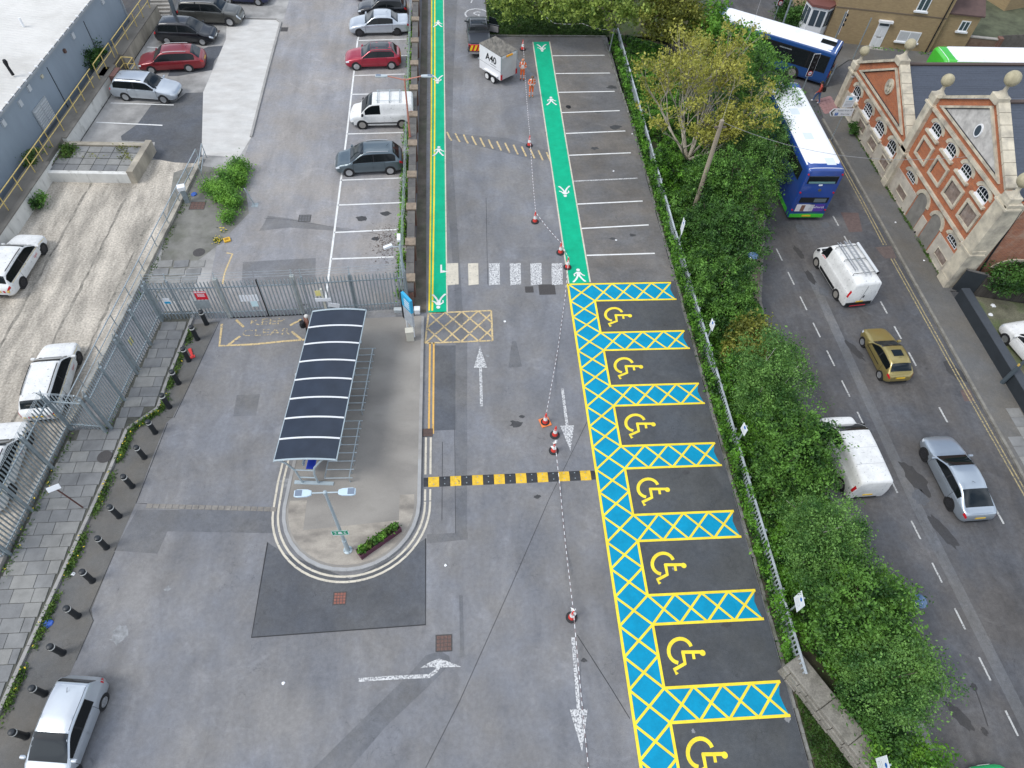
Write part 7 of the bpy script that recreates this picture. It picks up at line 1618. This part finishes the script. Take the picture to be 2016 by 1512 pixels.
# fence along the bank
P3 = pale_mesh('pale', 1.15, mat('pale_galvanised', (.50, .54, .57), .45, .4, var=.15, vs=3), .065)
for y0, y1, lab in ((57, 32, 'far length of pale fence along the ivy bank'), (31.95, 5.9, 'near length of pale fence along the ivy bank')):
    t = palisade('bank_fence', lab, (13.18 + (.2 if y0 > 40 else 0), y0), (13.16, y1), 1.15, .18, [1 + 2.7 * k for k in range(9)], pale=P3, wire=False); MB().box(0, abs(y0 - y1), -.03, .07, 1.12, 1.15).build('top_rail', mat('pale_rail', (.44, .48, .51), .55, .2, var=.3, vs=2), t)
t = thing('lamp_post', 'thin leaning grey post at the far corner of the bays', 'post', (12.6, 55.3, 0)); MB().tube([(0, 0, 0), (.2, .1, 2.9)], .05, 8).build('post', STEEL, t); MB().tube([(.2, .1, 2.9), (.24, .12, 3.5)], .07, 8).build('head', STEEL, t)
SBL = mat('sign_p_blue', (.02, .13, .45), .5)
for (x, y, z0, lab) in [(13.12, 30.9, 2.0, 'white parking sign on a post, farthest along the bank fence'), (13.2, 23.35, 1.9, 'small white parking sign beside the first accessible bay'), (13.2, 16.75, 1.9, 'small white parking sign beside the third accessible bay'), (13.3, 8.45, 1.75, 'large white parking sign above the lower accessible bays'), (14.75, 2.5, 1.3, 'white sign at the bottom edge on the stone parapet')]:
    big = y > 30 or y < 10; wd, hh = (.62, .85) if big else (.46, .55)
    t = thing('parking_sign', lab, 'sign', (x, y, 0), .12 if not big else -.1, 'parking signs along the bank'); MB().tube([(.04, 0, 0), (.04, 0, z0 + hh)], .038, 8).build('post', STEEL, t)
    o = MB().box(-.02, 0, -wd / 2, wd / 2, z0, z0 + hh).build('board', WHS, t, bevel=.008); MB().lathe([(.085, 0), (.085, .004)], n=14, axis='X').build('symbol', SBL, o, loc=(-.026, 0, z0 + hh * .78))
    for k in range(3): MB().box(-.0235, -.02, -wd * .32, wd * .3, z0 + hh * (.18 + .14 * k), z0 + hh * (.18 + .14 * k) + .018).build('lettering', mat('text_grey', (.35, .36, .38), .6), o)
# timber pole and wires
t = thing('utility_pole', 'weathered timber telegraph pole standing in the bank trees', 'pole', (15.0, 34.4, -.3)); MB().tube([(0, 0, 0), (0, 0, 7.5)], [.17, .12], 10).build('shaft', mat('grey_timber', (.30, .25, .19), .9, var=.25, vs=3, stretch=(3, 3, .3)), t); MB().box(-.35, .35, -.05, .05, 7.0, 7.1).build('cross_arm', BARK, t)
for k, (e, lab) in enumerate([((31.0, 33, 5.8), 'thin overhead wire from the timber pole to the hall'), ((24, 55, 7.0), 'thin overhead wire from the timber pole toward the junction')]):
    s = Vector((15, 34.4, 7.1)); e = Vector(e); w0 = MB().tube([s.lerp(e, i / 16) - Vector((0, 0, 1.2 * 4 * (i / 16) * (1 - i / 16))) for i in range(17)], .012, 4).build('overhead_wire', mat('wire_grey', (.3, .3, .3), .6)); tag(w0, lab, 'wire')
# disc lamps
for (x, y, lab) in [(16.6, 28.1, 'blue disc topped lamp post at the bend of the verge'), (18.02, 8.1, 'blue disc topped lamp post over the near lane')]:
    t = thing('disc_lamp', lab, 'lamp post', (x - .0, y - .0, R), 0, 'blue disc lamps'); MB().tube([(-.25, 0, 0), (0, 0, 3.2)], .035, 7).build('post', mat('dark_post', (.08, .09, .1), .5), t); MB().lathe([(.30, 3.2), (.31, 3.23), (.26, 3.29), (.13, 3.33), (.02, 3.34)], n=20).build('disc', mat('blue_dome', (.06, .12, .22), .18, coat=.5), t, smooth=True)
    for k in range(7): MB().lathe([(.012, 0), (.012, .012)], n=6).build('droplet', WHITE_P, t, loc=(random.uniform(-.16, .16), random.uniform(-.16, .16), 3.315))
t = thing('lamp_post', 'dark slate lamp post behind the pavement at the right edge', 'lamp post', (30.02, 20.9, R + .11)); MB().tube([(0, 0, 0), (0, 0, 1.5)], .12, 10).build('lower_shaft', mat('slate_post', (.07, .09, .105), .5), t); MB().tube([(0, 0, 1.5), (0, 0, 8)], [.09, .07], 10).build('shaft', MATS['slate_post'], t); MB().box(-.13, .0, -.05, .05, 1.55, 1.7).build('label_plate', mat('label_yellow', (.6, .4, .1), .6), t)
# direction sign by the hall
t = thing('direction_sign', 'white arrow shaped direction sign with parking notice above', 'sign', (27.95, 43.7, R + .1)); MB().tube([(0, 0, 0), (0, 0, 3.6)], .035, 8).build('post', STEEL, t)
o = MB().extr([(-1.15, -.06, 2.32), (-.95, -.06, 2.02), (.62, -.06, 2.02), (.62, -.06, 2.62), (-.95, -.06, 2.62)], (0, .02, 0)).build('arrow_board', WHS, t)
ar = MB(); ar.add([(-1.04, -.064, 2.32), (-.86, -.064, 2.58), (-.76, -.064, 2.58), (-.93, -.064, 2.32), (-.76, -.064, 2.06), (-.86, -.064, 2.06)], [(5, 4, 3, 0), (0, 3, 2, 1)]); ar.build('arrow', BKL, o)
MB().box(-.68, -.44, -.066, -.062, 2.08, 2.30).build('parking_symbol', SBL, o); text_obj('lettering', 'P', .2, WHS, o, (-.56, -.068, 2.19), (PI / 2, 0, 0)); text_obj('lettering', 'Station drop off', .165, mat('letter_grey', (.08, .08, .09), .5), o, (-.04, -.064, 2.47), (PI / 2, 0, 0)); text_obj('lettering', 'Short stay', .165, MATS['letter_grey'], o, (.1, -.064, 2.19), (PI / 2, 0, 0))
o = MB().box(-.38, .38, -.06, -.04, 2.72, 3.6).build('notice_board', WHS, t); MB().box(-.15, .12, -.064, -.06, 3.3, 3.5).build('parking_symbol', BLS, o)
for k in range(4): MB().box(-.28, .28, -.064, -.06, 2.82 + .11 * k, 2.86 + .11 * k).build('lettering', MATS['text_grey'], o)
# traffic lights
def tlight(lab, x, y, rz, lit=None):
    t = thing('traffic_light', lab, 'traffic light', (x, y, R + .1), rz, 'traffic lights at the junction'); MB().tube([(0, 0, 0), (0, 0, 3.3)], .055, 8).build('post', STEEL_D, t)
    o = MB().box(-.26, .26, -.11, -.08, 2.05, 3.35).build('backing_board', BLACKP, t)
    for x0, x1, z0, z1 in ((-.275, -.26, 2.05, 3.35), (.26, .275, 2.05, 3.35), (-.275, .275, 3.35, 3.365), (-.275, .275, 1.555, 1.57), (-.275, -.26, 1.555, 2.05), (.26, .275, 1.555, 2.05)): MB().box(x0, x1, -.112, -.08, z0, z1).build('white_border', WHS, t)
    MB().box(-.25, .25, -.11, -.08, 1.58, 2.05).build('sign_backing', BLACKP, t)
    for k, m in enumerate((mat('lens_green', (.01, .06, .04), .3), mat('lens_amber', (.12, .06, .01), .3), mat('lens_red', (.16, .01, .01), .3))):
        h = MB().lathe([(.10, 0), (.11, .03), (.115, .16), (.10, .17)], n=14, axis='Y').build('signal_hood', BLACKP, t, loc=(0, -.27, 2.28 + .4 * k)); MB().lathe([(.09, 0), (.09, .01)], n=14, axis='Y').build('lens', m, h, loc=(0, .08, 0))
    MB().lathe([(.20, 0), (.20, .012)], n=18, axis='Y').build('turn_ban_sign', mat('ban_red', (.55, .02, .03), .5), t, loc=(0, -.135, 1.81)); MB().lathe([(.155, 0), (.155, .012)], n=18, axis='Y').build('sign_face', WHS, t, loc=(0, -.142, 1.81)); MB().box(-.11, .11, -.146, -.142, 1.79, 1.83).build('ban_bar', BKL, t)
    return t
tlight('traffic light with no turn sign beside the walking person', 27.55, 49.9, .1); tlight('traffic light with no turn sign at the top edge above the bus', 28.6, 61.4, .1)
t = tlight('black traffic light in front of the bay window, turned sideways', 32.3, 56.6, 1.1)
t = thing('steel_pole', 'slim grey pole by the house door', 'pole', (33.9, 55.3, R + .1)); MB().tube([(0, 0, 0), (0, 0, 3.4)], .05, 8).build('post', STEEL_D, t); MB().lathe([(.06, 0), (.06, .05)], (0, 0, 3.4), 8).build('cap', STEEL_D, t)
t = thing('steel_pole', 'tall dark pole rising behind the blue bus roof', 'pole', (28.4, 59.0, R)); MB().tube([(0, 0, 0), (0, 0, 6.5)], .08, 8).build('post', STEEL_D, t); MB().lathe([(.14, 0), (.14, .9)], n=8).build('base_sleeve', STEEL_D, t)
t = thing('guard_rail', 'grey pedestrian guard rail at the hall corner', 'railing', (30.0, 50.9, R + .1), 1.0)
for k in range(4): MB().tube([(k * .7, 0, 0), (k * .7, 0, 1.0)], .03, 6).build('post', STEEL_D, t)
for z in (.25, 1.0): MB().tube([(0, 0, z), (2.1, 0, z)], .03, 6).build('rail', STEEL_D, t)
# people
SKIN = mat('skin', (.45, .27, .19), .6); HAIRD = mat('hair_dark', (.025, .018, .014), .7)
def person(label, loc_, rz, J, zones, top, kind=None):
    """one continuous skinned body; zones(p, limb) picks the material slot"""
    me = bpy.data.meshes.new('body'); names = list(J); idx = {n: i for i, n in enumerate(names)}
    E_ = [('pelvis', 'spine'), ('spine', 'chest'), ('chest', 'neck'), ('neck', 'head'), ('head', 'crown')]
    for s in 'LR':
        E_ += [('pelvis', 'hip' + s), ('hip' + s, 'knee' + s), ('knee' + s, 'ankle' + s), ('ankle' + s, 'toe' + s), ('chest', 'sho' + s), ('sho' + s, 'elb' + s), ('elb' + s, 'wri' + s), ('wri' + s, 'palm' + s)]
    V_ = [Vector(J[n][:3]) for n in names]; Rr = [J[n][3] for n in names]; ed = [(idx[a], idx[b]) for a, b in E_]
    for s in 'LR':
        pa, wr = Vector(J['palm' + s][:3]), Vector(J['wri' + s][:3]); d = (pa - wr).normalized(); side = d.cross(Vector((0, 0, 1)) if abs(d.z) < .9 else Vector((0, 1, 0))).normalized()
        for k, (o_, ln) in enumerate(((-.032, .075), (-.011, .085), (.011, .08), (.032, .065))):
            a = len(V_); V_ += [pa + side * o_ + d * ln * .55, pa + side * o_ * 1.1 + d * ln + Vector((0, 0, -.015))]; Rr += [.0095, .008]; ed += [(idx['palm' + s], a), (a, a + 1)]
        a = len(V_); V_ += [wr.lerp(pa, .5) + side * .05, wr.lerp(pa, .9) + side * .065]; Rr += [.011, .009]; ed += [(idx['palm' + s], a), (a, a + 1)]
    me.from_pydata(V_, ed, []); tmp = bpy.data.objects.new('tmp', me); C.objects.link(tmp)
    sk = tmp.modifiers.new('s', 'SKIN'); sk.use_smooth_shade = True; tmp.modifiers.new('u', 'SUBSURF').levels = 1
    for i, v in enumerate(me.skin_vertices[0].data): v.radius = (Rr[i], Rr[i]); v.use_root = (i == idx['pelvis'])
    dg = bpy.context.evaluated_depsgraph_get(); m2 = bpy.data.meshes.new_from_object(tmp.evaluated_get(dg)); bpy.data.objects.remove(tmp)
    m2.materials.clear(); mats_ = zones['mats']
    for m in mats_: m2.materials.append(m)
    for p in m2.polygons: p.material_index = zones['f'](p.center); p.use_smooth = True
    t = thing('person', label, 'person', loc_, rz); ob('body', m2, t)
    h = Vector(J['head'][:3]); cw_ = Vector(J['crown'][:3]); c_ = h.lerp(cw_, .55)
    MB().lathe([(.105, -.03), (.118, .02), (.105, .075), (.06, .115), (.01, .128)], (c_.x, c_.y - .012, c_.z), 12).build('hair', top, t, smooth=True)
    MB().lathe([(.012, -.03), (.02, 0), (.008, .03)], (h.x, h.y + .105, h.z + .03), 6).build('nose', SKIN, t)
    for s in (-1, 1): MB().lathe([(.01, -.035), (.022, 0), (.01, .035)], (h.x + s * .098, h.y + .0, h.z + .035), 6).build('ear', SKIN, t)
    return t
def stand(bend=0.0, hands='front', stride=0.0):
    J = dict(pelvis=(0, 0, .96, .145), spine=(0, .0, 1.14, .135), chest=(0, .02 + bend * .6, 1.36, .15), neck=(0, .03 + bend, 1.52, .06), head=(0, .05 + bend * 1.2, 1.60, .088), crown=(0, .045 + bend * 1.2, 1.70, .085))
    for s, k in (('L', -1), ('R', 1)):
        f = stride * k
        J['hip' + s] = (k * .095, f * .05, .90, .105); J['knee' + s] = (k * .11, .03 + f * .25, .50, .072); J['ankle' + s] = (k * .12, f * .38 - (.05 if f < 0 else 0), .09 + (.06 if f < -.01 else 0), .052); J['toe' + s] = (k * .135, .15 + f * .40, .045 + (.02 if f < -.01 else 0), .042)
        J['sho' + s] = (k * .19, .01 + bend * .6, 1.43, .075); J['elb' + s] = (k * .265, -.03 - f * .12 + bend * .4, 1.14, .055)
        if hands == 'front': J['wri' + s] = (k * .10, .24 + bend * .4, 1.08, .036); J['palm' + s] = (k * .045, .29 + bend * .4, 1.09, .034)
        else: J['wri' + s] = (k * .27, .10 - f * .25, .92, .036); J['palm' + s] = (k * .27, .13 - f * .28, .84, .034)
    return J
HVO = mat('hi_vis_orange', (.80, .15, .03), .7); HVW = mat('hi_vis_reflective', (.72, .72, .70), .5); BOOT = mat('boot', (.06, .04, .03), .8); BOOTT = mat('boot_tan', (.35, .24, .12), .8)
def hv(c):
    z = c.z
    if z < .11: return 2
    if z > 1.545: return 3
    if abs(c.x) < .16 and c.y > .18 and z > 1.0 and z < 1.16: return 3
    if .24 < z < .30 or .38 < z < .43 or 1.06 < z < 1.12 or 1.24 < z < 1.29: return 1
    if z > 1.0 and .07 < abs(c.x) < .115: return 1
    return 0
w1 = G(1028, 158); person('worker in orange hi vis standing beside the box trailer', (w1[0], w1[1], .01), PI - .2, stand(.04), dict(mats=[HVO, HVW, BOOT, SKIN], f=hv), mat('cap_orange', (.55, .22, .12), .7))
w2 = G(1045, 191); person('worker in orange hi vis looking at a phone beside the green walkway', (w2[0], w2[1], .01), PI + .15, stand(.09), dict(mats=[HVO, HVW, BOOTT, SKIN], f=hv), mat('hair_fair', (.16, .09, .05), .7))
p = thing('phone', 'small dark phone held by the worker nearer the camera', 'phone', (w2[0] - .01, w2[1] - .36, 1.12), .15); MB().box(-.04, .04, -.075, .075, 0, .01).build('case', BLACKP, p); MB().box(-.035, .035, -.068, .068, .01, .012).build('screen', GLASS, p)
JEAN = mat('blue_jeans', (.05, .10, .22), .8); REDT = mat('red_top', (.42, .07, .05), .8)
def walkf(c):
    if c.z < .12: return 2
    if c.z > 1.545 or c.z < .93 and abs(c.x) > .22: return 3
    return 1 if c.z > .93 else 0
wp = person('person in red top and blue jeans walking with a black rucksack', (28.35, 48.65, R + .12), 1.15, stand(.05, 'side', .62), dict(mats=[JEAN, REDT, WHITE_P, SKIN], f=walkf), HAIRD)
rk = thing('rucksack', 'black rucksack on the back of the person in the red top', 'bag', (28.35, 48.65, R + .12), 1.15); MB().box(-.16, .16, -.34, -.12, 1.0, 1.46).build('pack', BLACKP, rk, bevel=.06); MB().box(-.11, .11, -.38, -.33, 1.03, 1.25).build('pocket', BLACKP, rk, bevel=.03)
for s in (-1, 1): MB().tube([(s * .1, -.13, 1.45), (s * .12, .0, 1.52), (s * .12, .17, 1.38), (s * .13, .0, 1.1), (s * .12, -.13, 1.05)], .02, 5).build('strap', BLACKP, rk)
DKC = mat('dark_coat', (.035, .035, .042), .85); BRN = mat('brown_coat', (.16, .07, .05), .85)
pp_ = person('person in dark clothes half hidden behind the shelter roof', (*G(612, 664), .01), -1.0, stand(.05, 'side', .3), dict(mats=[BLACKP, BRN, BOOT, SKIN], f=walkf), mat('white_cap', (.6, .58, .54), .7))
rk = thing('rucksack', 'black bag on the back of the person beside the shelter', 'bag', pp_.location, -1.0); MB().box(-.15, .15, -.33, -.12, 1.02, 1.45).build('pack', BLACKP, rk, bevel=.06); MB().box(-.1, .1, -.37, -.32, 1.05, 1.25).build('pocket', BLACKP, rk, bevel=.03)
